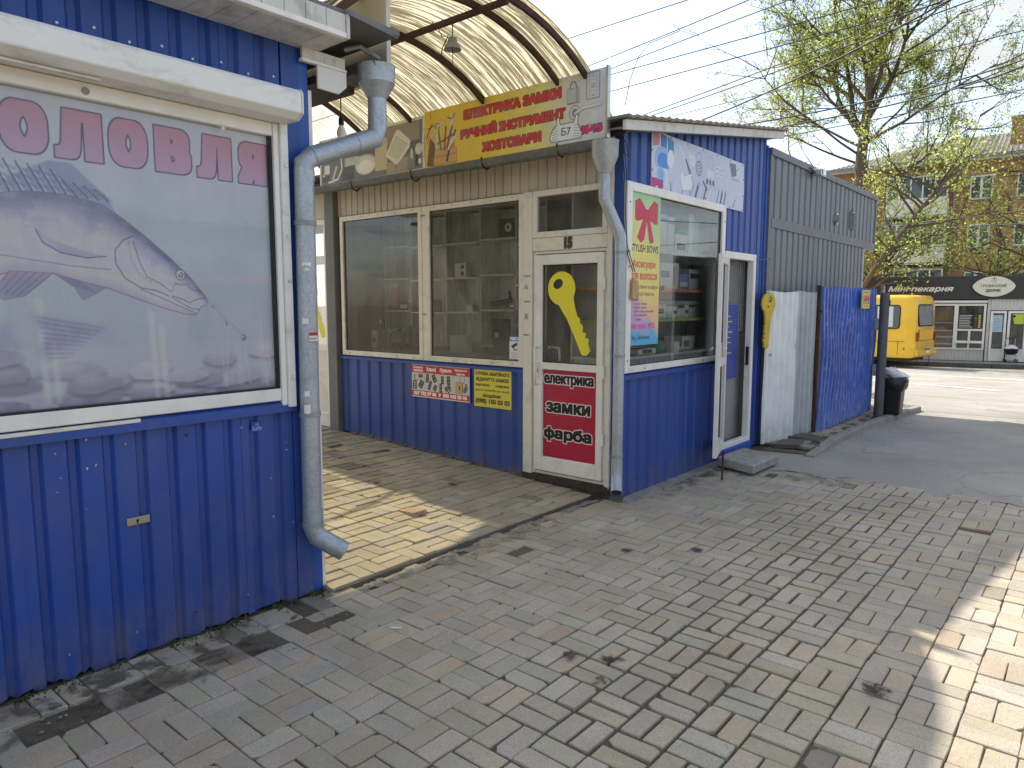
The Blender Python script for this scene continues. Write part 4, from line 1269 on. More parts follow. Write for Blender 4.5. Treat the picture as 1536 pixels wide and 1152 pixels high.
# beige fascia of narrow ribbed panels
siding('fascia_sheet', M['beige'], shop, (-6.62, FY, 0), (1, 0, 0), (0, -1, 0), 3.63, 2.565, 2.90, 0.0985, 0.02, 0.012, 10, phase=.052)

def frame_bars(parent, name, mat, x0, x1, z0, z1, w, y0, y1, bottom=None):
    """four bars of a frame in the front wall, butted at the corners"""
    wb = bottom or w
    for b in ((x0, x0 + w, z0, z1), (x1 - w, x1, z0, z1), (x0 + w, x1 - w, z0, z0 + wb), (x0 + w, x1 - w, z1 - w, z1)):
        boxpart(name, mat, parent, b[0], b[1], y0, y1, b[2], b[3], bevel=.004)

def front_window(x0, x1):
    w = thing('window', ((x0 + x1) / 2, FY, 1.045)); w.parent = shop; w.location = Vector(w.location) - WL[shop.name]
    frame_bars(w, 'frame', M['upvc_old'], x0, x1, 1.045, 2.555, .052, FY - .03, FY + .03)
    frame_bars(w, 'gasket', M['black'], x0 + .0525, x1 - .0525, 1.0975, 2.5025, .006, FY - .012, FY - .004)
    p = MB(); p.quad((x0 + .05, FY - .006, 1.095), (x1 - .05, FY - .006, 1.095), (x1 - .05, FY - .006, 2.505), (x0 + .05, FY - .006, 2.505))
    p.build('pane', M['glass'], w)
    for k in range(5):
        t = (k + .5) / 5
        for z in (1.07, 2.53):
            MB().tube([(x0 + (x1 - x0) * t, FY - .034, z), (x0 + (x1 - x0) * t, FY - .029, z)], .005, 6).build('screw', M['darksteel'], w)
    return w
front_window(-6.56, -5.245); front_window(-5.185, -3.95)
boxpart('mullion', M['upvc_old'], shop, -5.243, -5.187, FY - .022, FY + .03, 1.045, 2.555)
boxpart('door_post', M['upvc_old'], shop, -3.948, -3.852, FY - .034, FY + .04, .085, 2.56, bevel=.004)
boxpart('corner_post', M['upvc_old'], shop, -3.088, -3.045, FY - .03, FY + .04, .09, 2.9, bevel=.004)
boxpart('corner_flashing', M['blue'], shop, -3.043, RX + .004, FY - .008, FY + .05, .0, 2.93)
for (x, z) in ((-3.9, 1.84), (-3.9, 1.62), (-3.91, 1.33), (-5.21, 1.5), (-5.215, 2.46)):
    boxpart('joint_plate', mk('scuffed_joint_plate', lc(150, 140, 118), .6), shop, x - .03, x + .03, FY - .0365, FY - .0345, z, z + .012)
# transom window and lintel with the shop number
tw = thing('transom_window', (-3.46, FY, 2.2)); tw.parent = shop; tw.location = Vector(tw.location) - WL[shop.name]
frame_bars(tw, 'frame', M['upvc_old'], -3.85, -3.09, 2.165, 2.56, .05, FY - .03, FY + .03)
p = MB(); p.quad((-3.8, FY - .004, 2.215), (-3.14, FY - .004, 2.215), (-3.14, FY - .004, 2.51), (-3.8, FY - .004, 2.51)); p.build('pane', M['glass'], tw)
boxpart('lintel', M['upvc_old'], shop, -3.85, -3.09, FY - .026, FY + .03, 2.055, 2.163, bevel=.003)
boxpart('lintel_seam', M['upvc_old'], shop, -3.27, -3.255, FY - .029, FY - .0265, 2.06, 2.16)
# entrance door
dr = thing('door', (-3.48, FY, .13)); dr.parent = shop; dr.location = Vector(dr.location) - WL[shop.name]
frame_bars(dr, 'frame', M['upvc_old'], -3.85, -3.09, .115, 2.053, .025, FY - .012, FY + .03)
for b in ((-3.824, -3.738, .15, 2.02), (-3.178, -3.117, .15, 2.02), (-3.738, -3.178, .15, .27), (-3.738, -3.178, 1.935, 2.02), (-3.738, -3.178, 1.045, 1.105)):
    boxpart('leaf_bar', M['upvc'], dr, b[0], b[1], FY - .034, FY + .02, b[2], b[3], bevel=.005)
boxpart('lower_panel', M['upvc'], dr, -3.738, -3.178, FY - .012, FY + .01, .27, 1.045)
p = MB(); p.quad((-3.738, FY - .01, 1.105), (-3.178, FY - .01, 1.105), (-3.178, FY - .01, 1.935), (-3.738, FY - .01, 1.935)); p.build('pane', M['glass'], dr)
frame_bars(dr, 'gasket', M['black'], -3.7375, -3.1785, 1.1055, 1.9345, .007, FY - .016, FY - .0105)
hd = MB(); hd.tube([(-3.775, FY - .03, 1.235), (-3.775, FY - .085, 1.235), (-3.765, FY - .095, 1.2), (-3.765, FY - .095, .96), (-3.775, FY - .085, .915), (-3.775, FY - .03, .915)], .012, 10)
hd.build('handle', M['upvc'], dr, smooth=60)
hd = MB(); hd.tube([(-3.70, FY + .02, 1.235), (-3.70, FY + .07, 1.235), (-3.63, FY + .075, 1.225), (-3.62, FY + .075, 1.12)], .012, 10)
hd.build('inner_handle', M['upvc'], dr, smooth=60)
lkp = boxpart('lock_plate', M['chrome'], dr, -3.795, -3.765, FY - .038, FY - .0345, .97, 1.10)
boxpart('keyhole', M['black'], dr, -3.783, -3.777, FY - .0395, FY - .0382, 1.02, 1.05)
for z in (.45, 1.0, 1.72):
    mb = MB(); mb.tube([(-3.104, FY - .04, z), (-3.104, FY - .04, z + .1)], .011, 8); mb.build('hinge', M['upvc'], dr, smooth=40)
boxpart('plinth', M['plinth'], shop, -3.96, -3.04, FY - .025, FY + .05, .0, .112, bevel=.006)
boxpart('doorstep_lip', M['plinth'], shop, -3.955, -3.05, FY - .04, FY - .026, .06, .11)
# right wall
siding('siding_sheet', M['blue'], shop, (RX, FY + .05, 0), (0, 1, 0), (1, 0, 0), 1.83, .01, 1.0, .1735, .07, .02, 6, phase=.08)
MB().prism([(RX + .004, FY + .0, 1.0), (RX + .03, FY, .995), (RX + .03, FY, 1.03), (RX, FY, 1.047), (RX - .03, FY, 1.047), (RX - .03, FY, 1.0)], (0, 1.87, 0)).build('sill_trim', M['blue'], shop)
siding('siding_sheet', M['blue'], shop, (RX, FY + .05, 0), (0, 1, 0), (1, 0, 0), 1.83, 2.565, lambda s_: rt(FY + .05 + s_), .155, .062, .02, 7, phase=.03)
siding('siding_sheet', M['blue'], shop, (RX, 6.75, 0), (0, 1, 0), (1, 0, 0), .815, 2.14, lambda s_: rt(6.75 + s_), .155, .062, .02, 7, phase=.06)
siding('siding_sheet', M['blue'], shop, (RX, 7.565, 0), (0, 1, 0), (1, 0, 0), .235, .03, lambda s_: rt(7.565 + s_), .12, .05, .02, 7, phase=.05)
boxpart('edge_flashing', M['blue_light'], shop, RX - .06, RX + .012, 7.802, 7.85, .03, 3.31)
boxpart('far_wall', M['blue'], shop, -6.7, RX - .062, 7.76, 7.84, 0, 2.9)
# side window
sw_ = thing('side_window', (RX, 5.8, 1.05)); sw_.parent = shop; sw_.location = Vector(sw_.location) - WL[shop.name]
for b in ((4.885, 4.965, 1.05, 2.56), (6.66, 6.735, 1.05, 2.56), (4.965, 6.66, 1.05, 1.105), (4.965, 6.66, 2.49, 2.56)):
    boxpart('frame', M['upvc'], sw_, RX - .03, RX + .035, b[0], b[1], b[2], b[3], bevel=.004)
p = MB(); p.quad((RX + .008, 4.96, 1.1), (RX + .008, 6.665, 1.1), (RX + .008, 6.665, 2.495), (RX + .008, 4.96, 2.495)); p.build('pane', M['glass_clear'], sw_)
for b in ((4.966, 4.973, 1.106, 2.489), (6.652, 6.659, 1.106, 2.489), (4.973, 6.652, 1.106, 1.112), (4.973, 6.652, 2.482, 2.489)):
    boxpart('gasket', M['black'], sw_, RX + .009, RX + .015, b[0], b[1], b[2], b[3])
for y, z in ((4.92, 2.4), (4.92, 1.9), (4.92, 1.15), (5.2, 1.075), (6.3, 1.075), (6.70, 1.6), (6.70, 2.4)):
    MB().tube([(RX + .034, y, z), (RX + .04, y, z)], .006, 6).build('screw', M['darksteel'], sw_)
# side door: frame, a leaf opened outwards, grille and blue board behind
sdn = thing('side_door', (RX, 7.15, .1)); sdn.parent = shop; sdn.location = Vector(sdn.location) - WL[shop.name]
for b in ((6.765, 6.83, .12, 2.13), (7.49, 7.555, .12, 2.13), (6.83, 7.49, 2.06, 2.13), (6.83, 7.49, .12, .17)):
    boxpart('frame', M['upvc'], sdn, RX - .04, RX + .03, b[0], b[1], b[2], b[3], bevel=.004)
boxpart('threshold', M['blue_light'], sdn, RX - .04, RX + .045, 6.76, 7.56, .02, .118, bevel=.004)
ad = R(18)                                     # leaf swung out against the window
lx, ly = math.sin(ad), -math.cos(ad)
hx_, hy_ = RX + .035, 6.80
def leafbox(name, mat, s0, s1, z0, z1, t0=-.02, t1=.02, bevel=.003):
    nx, ny = math.cos(ad), math.sin(ad)
    P = lambda s_, t_: (hx_ + lx * s_ * LS - 0 + nx * t_, hy_ + ly * s_ * LS + ny * t_)
    lo = [(*P(s0, t0), z0), (*P(s1, t0), z0), (*P(s1, t1), z0), (*P(s0, t1), z0)]
    hi = [(a, b, z1) for a, b, _ in lo]
    mb = MB(); mb.hexa(lo, hi); return mb.build(name, mat, lf, bevel=bevel)
LS = 1.0
lf = thing('door_leaf', (hx_, hy_, .1)); lf.parent = shop; lf.location = Vector(lf.location) - WL[shop.name]
for s0, s1, z0, z1 in ((0, .075, .17, 2.06), (.58, .655, .17, 2.06), (.075, .58, .17, .26), (.075, .58, 1.98, 2.06), (.075, .58, 1.02, 1.09)):
    leafbox('leaf_bar', M['upvc'], s0, s1, z0, z1)
leafbox('lower_pane', M['glass_clear'], .075, .58, .26, 1.02, -.003, .003, 0)
leafbox('pane', M['glass_clear'], .075, .58, 1.09, 1.98, -.003, .003, 0)
leafbox('handle_plate', M['upvc'], .60, .63, 1.05, 1.25, .021, .03)
leafbox('handle', M['upvc'], .56, .62, 1.19, 1.21, .045, .06)
leafbox('outer_handle', M['upvc'], .56, .62, 1.19, 1.21, -.06, -.045)
boxpart('latch', M['black'], sdn, RX - .02, RX + .01, 7.478, 7.489, .95, 1.15)
gr = MB()
for k in range(13):
    y = 6.84 + k * .053
    gr.tube([(RX - .07, y, 1.32), (RX - .07, y, 2.05)], .0035, 5)
for k in range(14):
    z = 1.33 + k * .054
    gr.tube([(RX - .076, 6.835, z), (RX - .076, 7.485, z)], .0035, 5)
gr.build('grille', M['galv_old'], sdn)
boxpart('inner_curtain', mk('grey_inner_sheet', lc(150, 150, 148), .8), sdn, RX - .14, RX - .13, 6.7, 7.6, .14, 2.1)
# roof slab, lying loosely over the side wall
def rz_(y): return 2.915 + .152 * (y - 4.67)
ro = MB()
pts = [(4.66 + .062 * k, rz_(4.66 + .062 * k)) for k in range(54)]
for lay, (x0, x1, dz, th) in enumerate(((-6.75, -2.80, .052, .022),)):
    vs_ = []
    for k, (y, z) in enumerate(pts):
        h = .007 * math.cos(k * math.pi)
        for x in (x0, x1):
            vs_ += [(x, y, z + dz + h), (x, y, z + dz + th + h)]
    fs = []
    for k in range(len(pts) - 1):
        a, b = 4 * k, 4 * k + 4
        fs += [(a, a + 2, b + 2, b), (a + 1, b + 1, b + 3, a + 3), (a + 2, a + 3, b + 3, b + 2), (a, b, b + 1, a + 1)]
    fs += [(0, 1, 3, 2), (4 * len(pts) - 4, 4 * len(pts) - 2, 4 * len(pts) - 1, 4 * len(pts) - 3)]
    ro.add(vs_, fs)
ro.build('roof', M['roof_edge'], shop)
yA, yB = 4.67, 7.93
MB().hexa([(-2.86, yA, rz_(yA) - .028), (-2.83, yA, rz_(yA) - .028), (-2.83, yB, rz_(yB) - .028), (-2.86, yB, rz_(yB) - .028)],
          [(-2.86, yA, rz_(yA) + .044), (-2.83, yA, rz_(yA) + .044), (-2.83, yB, rz_(yB) + .044), (-2.86, yB, rz_(yB) + .044)]).build('fascia_board', M['soffit'], shop)
MB().hexa([(-3.02, yA, rz_(yA) - .012), (-2.862, yA, rz_(yA) - .02), (-2.862, yB, rz_(yB) - .02), (-3.02, yB, rz_(yB) - .012)],
          [(-3.02, yA, rz_(yA) + .0), (-2.862, yA, rz_(yA) - .005), (-2.862, yB, rz_(yB) - .005), (-3.02, yB, rz_(yB) + .0)]).build('soffit_board', M['roof_edge'], shop)
MB().hexa([(-6.7, 4.72, rz_(4.72) - .05), (-2.87, 4.72, rz_(4.72) - .05), (-2.87, 4.75, rz_(4.75) - .05), (-6.7, 4.75, rz_(4.75) - .05)],
          [(-6.7, 4.72, rz_(4.72) + .04), (-2.87, 4.72, rz_(4.72) + .04), (-2.87, 4.75, rz_(4.75) + .04), (-6.7, 4.75, rz_(4.75) + .04)]).build('front_fascia', M['darksteel'], shop)
# gutter and downpipe at the corner
gt = MB()
for k in range(10):
    a0, a1 = math.pi * .95 + math.pi * 1.1 * k / 10, math.pi * .95 + math.pi * 1.1 * (k + 1) / 10
    f_ = lambda x, a, z: (x, 4.64 + .058 * math.cos(a), z + .058 * math.sin(a))
    gt.add([f_(-6.75, a0, 2.845), f_(-3.06, a0, 2.82), f_(-3.06, a1, 2.82), f_(-6.75, a1, 2.845)], [(0, 1, 2, 3), (3, 2, 1, 0)])
gt.build('gutter', M['galv_old'], shop)
for x in (-6.0, -5.1, -4.2, -3.4):
    MB().tube([(x, 4.58, 2.85), (x, 4.60, 2.775), (x, 4.65, 2.755), (x, 4.71, 2.80)], .008, 6).build('gutter_hook', M['darksteel'], shop)
cx, cy = -3.005, 4.66
d2 = MB(); r = .043
d2.tube([(-2.925, 4.77, 2.08), (-2.925, 4.775, 1.2), (-2.93, 4.78, .34)], r, 16)
d2o = d2.build('downpipe', M['galv'], shop, smooth=40)
fn = MB(); fn.lathe((cx, cy, 2.585), [(r, 0), (.05, .0), (.098, .12), (.100, .124), (.104, .235), (.108, .24), (.102, .243), (.094, .125), (.03, .0)], 26)
fn.build('funnel', M['galv'], d2o, smooth=40)
pseg('neck', [(cx, cy, 2.60), (cx, cy, 2.40)], .044, d2o)
pseg('sloping_pipe', [(cx, cy, 2.47), (cx, cy, 2.40), (cx + .015, cy + .02, 2.35), (-2.94, 4.75, 2.17), (-2.925, 4.77, 2.11), (-2.925, 4.77, 2.02)], r + .003, d2o)
pseg('outlet', [(-2.93, 4.78, .37), (-2.93, 4.78, .26), (-2.922, 4.768, .21), (-2.885, 4.705, .125)], r + .003, d2o)
op = MB(); op.tube([(-2.8865, 4.708, .1285), (-2.884, 4.703, .1225)], .04, 16); op.build('outlet_mouth', M['black'], d2o)
for z in (2.0, 1.2, .40):
    b_ = MB(); b_.tube([(-2.925 - (.004 if z < 1 else 0), 4.772 + (1.9 - z) * .004, z - .012), (-2.925 - (.004 if z < 1 else 0), 4.772 + (1.9 - z) * .004, z + .012)], r + .005, 16); b_.build('pipe_clamp', M['galv_old'], d2o, smooth=40)
MB().box(-2.99, -2.87, 4.815, 4.83, 2.0, 2.02).build('wall_bracket', M['galv_old'], d2o)
# loose wires down the corner
for dx, tag_ in ((0, 0), (.018, 1)):
    MB().tube([(-2.95 + dx, 4.80, 2.86), (-2.93 + dx, 4.82, 2.6), (-2.94 + dx, 4.83, 2.3), (-2.935 + dx, 4.86, 2.05), (-2.925 + dx, 4.92, 1.93), (-2.922 + dx, 4.96, 1.86)], .004, 5).build('corner_wire', M['cable'], shop)
MB().tube([(-2.96, 4.75, 2.88), (-2.9, 4.78, 2.83), (-2.9, 4.83, 2.72), (-2.95, 4.84, 2.76), (-2.95, 4.80, 2.85)], .004, 5).build('wire_loop', M['cable'], shop)

# pillar and the next shop inside the passage
nb = thing('neighbour_shop', (-8, 5, .2), 'pale shop with a white glazed door deeper in the passage beyond the grey pillar', 'shop')
boxpart('wall', M['upvc_old'], nb, -11, -7.42, FY - .02, FY + .1, .1, 2.9)
boxpart('upper_wall', M['beige'], nb, -12, -6.76, 4.60, 4.66, 2.86, 3.33); boxpart('roof', M['roof_grey'], nb, -12, -6.78, 4.661, 8, 2.92, 2.98)
boxpart('header', M['beige'], nb, -7.415, -6.80, FY - .02, FY + .1, 2.56, 2.9)
for b in ((-7.415, -7.35, .19, 2.555), (-6.86, -6.80, .19, 2.555), (-7.35, -6.86, 2.50, 2.555), (-7.35, -6.86, 2.06, 2.15), (-7.35, -6.86, .19, .35), (-7.35, -6.86, 1.07, 1.14)):
    boxpart('door_frame', M['upvc'], nb, b[0], b[1], FY - .03, FY + .03, b[2], b[3], bevel=.004)
boxpart('lower_panel', M['upvc_old'], nb, -7.35, -6.86, FY - .01, FY + .01, .35, 1.07)
p = MB(); p.quad((-7.35, FY, 1.14), (-6.86, FY, 1.14), (-6.86, FY, 2.06), (-7.35, FY, 2.06)); p.quad((-7.35, FY, 2.15), (-6.86, FY, 2.15), (-6.86, FY, 2.5), (-7.35, FY, 2.5)); p.build('pane', M['glass'], nb)
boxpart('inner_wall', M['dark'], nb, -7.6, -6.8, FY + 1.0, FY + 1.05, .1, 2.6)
tag(MB().box(-6.795, -6.63, FY - .06, FY + .06, .10, 2.86).build('passage_pillar', M['pillar'], None, bevel=.006, loc=(-6.71, FY, .1)), 'plain grey square pillar between the hardware shop and the next door', 'pillar')

def key_mesh(name, mat, cx, cz, sc_, ang, plane, th, parent=None, hole=True, mirror=1):
    """flat key with a round bow and a toothed blade; cx, cz = bow centre in the plane"""
    ca, sa = math.cos(ang), math.sin(ang)
    out = []
    a0 = .42
    for k in range(33):
        a = a0 + (2 * math.pi - 2 * a0) * k / 32
        out.append((math.cos(a), math.sin(a)))
    # blade along +x
    lo = [(2.0, -.40), (2.15, -.52), (2.4, -.40), (2.55, -.52), (2.7, -.50), (2.95, -.36), (3.1, -.58), (3.3, -.40), (3.5, -.62), (3.72, -.46)]
    blade = [(.8, -.6), (1.4, -.45)] + lo + [(4.15, -.44), (4.32, -.08), (4.15, .22), (3.2, .26), (1.8, .36), (.8, .58)]
    blade = [(x, y * mirror) for x, y in blade]
    ring = [(.28 * math.cos(t) - .35, .36 * math.sin(t) + .12 * mirror) for t in np.linspace(0, 2 * math.pi, 33)[:-1]]
    pl = lambda x, y: plane(cx + (x * ca - y * sa) * sc_, cz + (x * sa + y * ca) * sc_)
    n_ = plane(0, 0, 1) - plane(0, 0, 0)
    mb = MB()
    # bow as a ring strip (hole through), blade as a prism
    bow = [(math.cos(2 * math.pi * k / 32), math.sin(2 * math.pi * k / 32)) for k in range(32)]
    vs_ = [pl(*p) for p in bow] + [pl(*p) for p in ring]
    vs_ += [v + n_ * th for v in vs_]
    fs = []
    for k in range(32):
        j = (k + 1) % 32
        fs += [(64 + k, 64 + j, 96 + j, 96 + k), (k, 32 + k, 32 + j, j), (k, j, 64 + j, 64 + k), (32 + k, 96 + k, 96 + j, 32 + j)]
    mb.add(vs_, fs)
    bl_ = list(blade)
    if mirror < 0: bl_ = bl_[::-1]
    mb.prism([pl(*p) + n_ * .0003 for p in bl_], n_ * th)
    return mb.build(name, mat, parent, loc=None if parent else tuple(pl(0, 0)))
FP = lambda u, v, n=0: Vector((u, FY - .0125 - n, v))
key = key_mesh('key_decal', M['yellow'], -3.545, 1.735, .142, R(-66), FP, .0015, mirror=-1)
tag(key, 'big yellow key sticker on the glass of the door number 15', 'sticker')
FP2 = lambda u, v, n=0: Vector((u, FY - .003 - n, v))
tag(key_mesh('key_decal', M['yellow'], -7.17, 1.75, .135, R(-68), FP2, .0015, mirror=-1), 'yellow key sticker half hidden behind the kiosk downpipe on the far glass door', 'sticker')

# ================================================================ boards, banners and stickers on the shop
INK = (24, 24, 28)
def put_sign(name, pr, org, u, label, cat, thick=.02, rough=.42, back=None, parent=None, wav=0, nu=1, fade=.06, coat=0.0):
    o = sheet_print(name, pr, pr.material(name + '_print', rough=rough, fade=fade, coat=coat), parent, org, u, (0, 0, 1), thick, back or M['white'], wav, nu)
    return tag(o, label, cat)
X_, Y_ = (1, 0, 0), (0, 1, 0)

# yellow fascia board
pr = Print(1.945, .50, 460, u0=-4.90, v0=2.835)
pr.grad([(0, (222, 186, 52)), (.45, (226, 200, 70)), (.68, (222, 212, 130)), (.82, (206, 206, 196)), (1, (196, 200, 208))])
RED = (206, 44, 60)
for s_, a in (('ЕЛЕКТРИКА ЗАМКИ', (-4.405, 3.19, -3.365, 3.268)), ('РУЧНИЙ ІНСТРУМЕНТ', (-4.445, 3.032, -3.325, 3.125)), ('ХОЗТОВАРИ', (-4.19, 2.892, -3.56, 2.968))):
    pr.text(s_, *a, RED, box=(.0055, .0038), out=[(.009, (160, 130, 66)), (.0045, (66, 34, 46))])
pr.text('№15', -3.17, 2.885, -2.985, 2.945, (206, 28, 110), box=(.006, .0045), out=(.005, (60, 30, 50)))
# tool box
pr.poly([(-4.87, 2.86), (-4.79, 2.85), (-4.77, 3.03), (-4.83, 3.09)], (116, 72, 40), edge=(.006, (90, 70, 40)))
pr.poly([(-4.79, 2.85), (-4.50, 2.855), (-4.50, 2.97), (-4.77, 2.99)], (206, 160, 96), tex=.25, edge=(.004, (96, 66, 36)))
pr.line([(-4.79, 2.92), (-4.51, 2.93)], .008, (168, 116, 60)); pr.line([(-4.78, 3.02), (-4.54, 3.09)], .02, (150, 96, 52))
pr.poly([(-4.56, 2.97), (-4.52, 2.97), (-4.52, 3.1), (-4.56, 3.07)], (190, 140, 80))
for x, y, a, L_, c in ((-4.74, 2.98, 1.9, .19, (170, 174, 180)), (-4.69, 2.98, 1.75, .22, (70, 120, 70)), (-4.65, 2.97, 1.45, .2, (150, 60, 60)), (-4.62, 2.98, 1.2, .2, (52, 66, 140)), (-4.58, 2.98, 1.1, .16, (120, 60, 110))):
    e = (x + L_ * math.cos(a), y + L_ * math.sin(a)); pr.line([(x, y), e], .022, c)
pr.line([(-4.62, 2.87), (-4.585, 2.98), (-4.52, 3.08)], .024, (44, 50, 116)); pr.line([(-4.6, 2.97), (-4.53, 3.07)], .02, (210, 214, 220)); pr.line([(-4.55, 3.02), (-4.50, 3.1)], .012, (200, 204, 210))
pr.ell(-4.735, 3.19, .035, .02, (150, 156, 164), edge=(.004, (70, 70, 74))); pr.line([(-4.72, 3.19), (-4.66, 3.21)], .02, (196, 200, 206)); pr.line([(-4.75, 3.0), (-4.73, 3.2)], .014, (206, 210, 214))
for k in range(7):
    a = k * .9; pr.line([(-4.55, 3.22), (-4.55 + .06 * math.cos(a), 3.22 + .06 * math.sin(a))], .012, rs.choice(((190, 190, 200), (90, 70, 110), (216, 216, 220))))
pr.line([(-4.88, 3.1), (-4.8, 3.22)], .014, (110, 60, 60)); pr.line([(-4.86, 3.18), (-4.78, 3.2)], .01, (60, 60, 70)); pr.line([(-4.82, 3.26), (-4.82, 3.32)], .006, (60, 60, 60)); pr.line([(-4.87, 3.05), (-4.84, 3.12)], .012, (180, 70, 60))
# padlock, sockets, door handle, bag
pr.ell(-3.25, 3.235, .034, .055, (90, 92, 98), ring=.010); pr.rect(-3.303, 3.125, -3.197, 3.235, (186, 190, 196), edge=(.003, (80, 80, 84))); pr.rect(-3.225, 3.13, -3.205, 3.23, (150, 154, 160)); pr.line([(-3.30, 3.13), (-3.2, 3.125)], .008, (120, 124, 130))
pr.rect(-3.125, 3.135, -3.015, 3.315, (196, 200, 206), edge=(.006, (110, 112, 118)))
for z in (3.265, 3.185):
    pr.ell(-3.07, z, .032, .032, (206, 210, 214), edge=(.003, (130, 132, 138)))
    for dx in (-.011, .011): pr.ell(-3.07 + dx, z, .004, .004, (60, 60, 64))
    pr.line([(-3.07, z + .02), (-3.07, z + .03)], .006, (90, 90, 94)); pr.line([(-3.07, z - .02), (-3.07, z - .03)], .006, (90, 90, 94))
pr.ell(-3.235, 3.055, .045, .05, (206, 206, 204), edge=(.005, (80, 80, 84))); pr.ell(-3.235, 3.055, .026, .03, (130, 132, 134)); pr.line([(-3.235, 3.045), (-3.17, 3.075), (-3.0, 3.08)], .03, (120, 122, 126)); pr.line([(-3.235, 3.045), (-3.17, 3.077), (-3.002, 3.082)], .021, (212, 212, 212))
bag = [(-3.455, 2.865), (-3.47, 2.90), (-3.44, 2.96), (-3.40, 2.985), (-3.40, 3.04), (-3.385, 3.04), (-3.375, 2.985), (-3.24, 2.985), (-3.22, 3.04), (-3.205, 3.035), (-3.21, 2.97), (-3.17, 2.90), (-3.18, 2.865)]
pr.poly(bag, (226, 230, 238), edge=(.007, (60, 62, 72)))
for k in range(5):
    z = 2.875 + k * .02; pr.line([(-3.45, z), (-3.40, z + .01)], .004, (110, 116, 134)); pr.line([(-3.24, z + .01), (-3.18, z)], .004, (110, 116, 134))
pr.text('Б7', -3.36, 2.90, -3.27, 2.96, (70, 74, 96), bold=.001)
pr.ell(-3.06, 3.0, .035, .045, (206, 210, 214), .9, rot=-.5); pr.line([(-3.08, 2.955), (-3.1, 2.93)], .012, (180, 184, 190))
put_sign('fascia_sign', pr, (-4.90, 4.585, 2.835), X_, 'yellow and grey shop board with red lettering and a toolbox above the gutter', 'sign', .03, fade=.3)
# aluminium edge strip of the board
boxpart('board_edge', M['chrome'], bpy.data.objects['fascia_sign'], -2.954, -2.938, 4.58, 4.62, 2.832, 3.345)
for x in (-4.6, -3.8, -3.1):
    MB().tube([(x, 4.62, 3.2), (x, 4.95, 3.0)], .012, 6).build('board_strut', M['darksteel'], bpy.data.objects['fascia_sign'])

# household goods banner
pr = Print(1.62, .49, 420, (112, 110, 106), u0=-6.53, v0=2.825)
pr.a *= (0.85 + .3 * vnoise(pr.H, pr.W, 40, 3))[..., None]
pr.rect(-5.62, 2.9, -5.44, 3.2, (200, 186, 150), tex=.1); pr.rect(-5.44, 3.12, -4.98, 3.31, (150, 138, 122), tex=.2); pr.rect(-5.44, 3.02, -4.98, 3.11, (84, 84, 86)); pr.rect(-5.9, 3.08, -5.62, 3.3, (96, 96, 96))
pr.rect(-5.45, 2.86, -5.32, 2.96, (176, 150, 134), tex=.3); pr.rect(-5.31, 2.86, -5.15, 2.98, (168, 146, 132), tex=.3); pr.rect(-5.15, 2.87, -5.06, 3.0, (130, 128, 122), tex=.3)
pr.poly([(-5.47, 3.03), (-5.30, 3.24), (-5.26, 3.24), (-5.10, 3.12), (-5.12, 3.06), (-5.29, 2.93), (-5.32, 2.93)], (226, 222, 204), edge=(.004, (140, 134, 120)))
pr.poly([(-5.43, 3.035), (-5.31, 3.19), (-5.14, 3.09), (-5.29, 2.96)], (206, 202, 182)); pr.line([(-5.43, 3.035), (-5.31, 3.19), (-5.14, 3.09)], .006, (176, 170, 150))
pr.ell(-5.77, 2.975, .155, .085, (226, 222, 206), edge=(.004, (150, 144, 130))); pr.ell(-5.765, 2.965, .115, .06, (236, 233, 220)); pr.ell(-5.77, 3.02, .15, .06, (214, 210, 194), .8); pr.ell(-5.765, 2.97, .11, .055, (238, 236, 226))
pr.rect(-6.1, 3.0, -5.86, 3.08, (196, 194, 190), tex=.6); pr.rect(-6.15, 2.86, -5.95, 3.0, (84, 82, 80), tex=.3)
pr.line([(-6.16, 3.12), (-6.15, 2.98), (-6.22, 2.89), (-6.36, 2.87), (-6.47, 2.95)], .022, (222, 222, 216)); pr.rect(-6.45, 2.96, -6.36, 3.05, (226, 226, 220), tex=.15); pr.rect(-6.48, 2.88, -6.36, 2.94, (60, 60, 60), tex=.5)
pr.line([(-6.3, 2.9), (-6.24, 3.02)], .03, (206, 206, 200)); pr.ell(-4.99, 3.03, .05, .05, (206, 206, 200)); pr.rect(-5.04, 2.88, -5.0, 2.98, (40, 40, 44)); pr.rect(-5.0, 2.9, -4.96, 2.94, (222, 222, 220)); pr.ell(-5.09, 3.0, .02, .05, (196, 194, 186))
for x0, x1, z0, z1 in ((-6.53, -4.91, 2.825, 2.852), (-6.53, -4.91, 3.292, 3.315), (-4.938, -4.91, 2.825, 3.315), (-6.53, -6.505, 2.825, 3.315)):
    pr.rect(x0, z0, x1, z1, (226, 218, 198), tex=.05)
for k in range(9):
    x = -6.5 + k * .195
    for z in (2.838, 3.303): pr.ell(x, z, .006, .006, (60, 54, 46))
for z in (2.95, 3.07, 3.19): pr.ell(-4.924, z, .006, .006, (60, 54, 46))
put_sign('goods_banner', pr, (-6.53, 4.59, 2.825), X_, 'brownish photo banner of basins and pans beside the yellow board', 'banner', .012, nu=16, wav=.006, fade=.2)

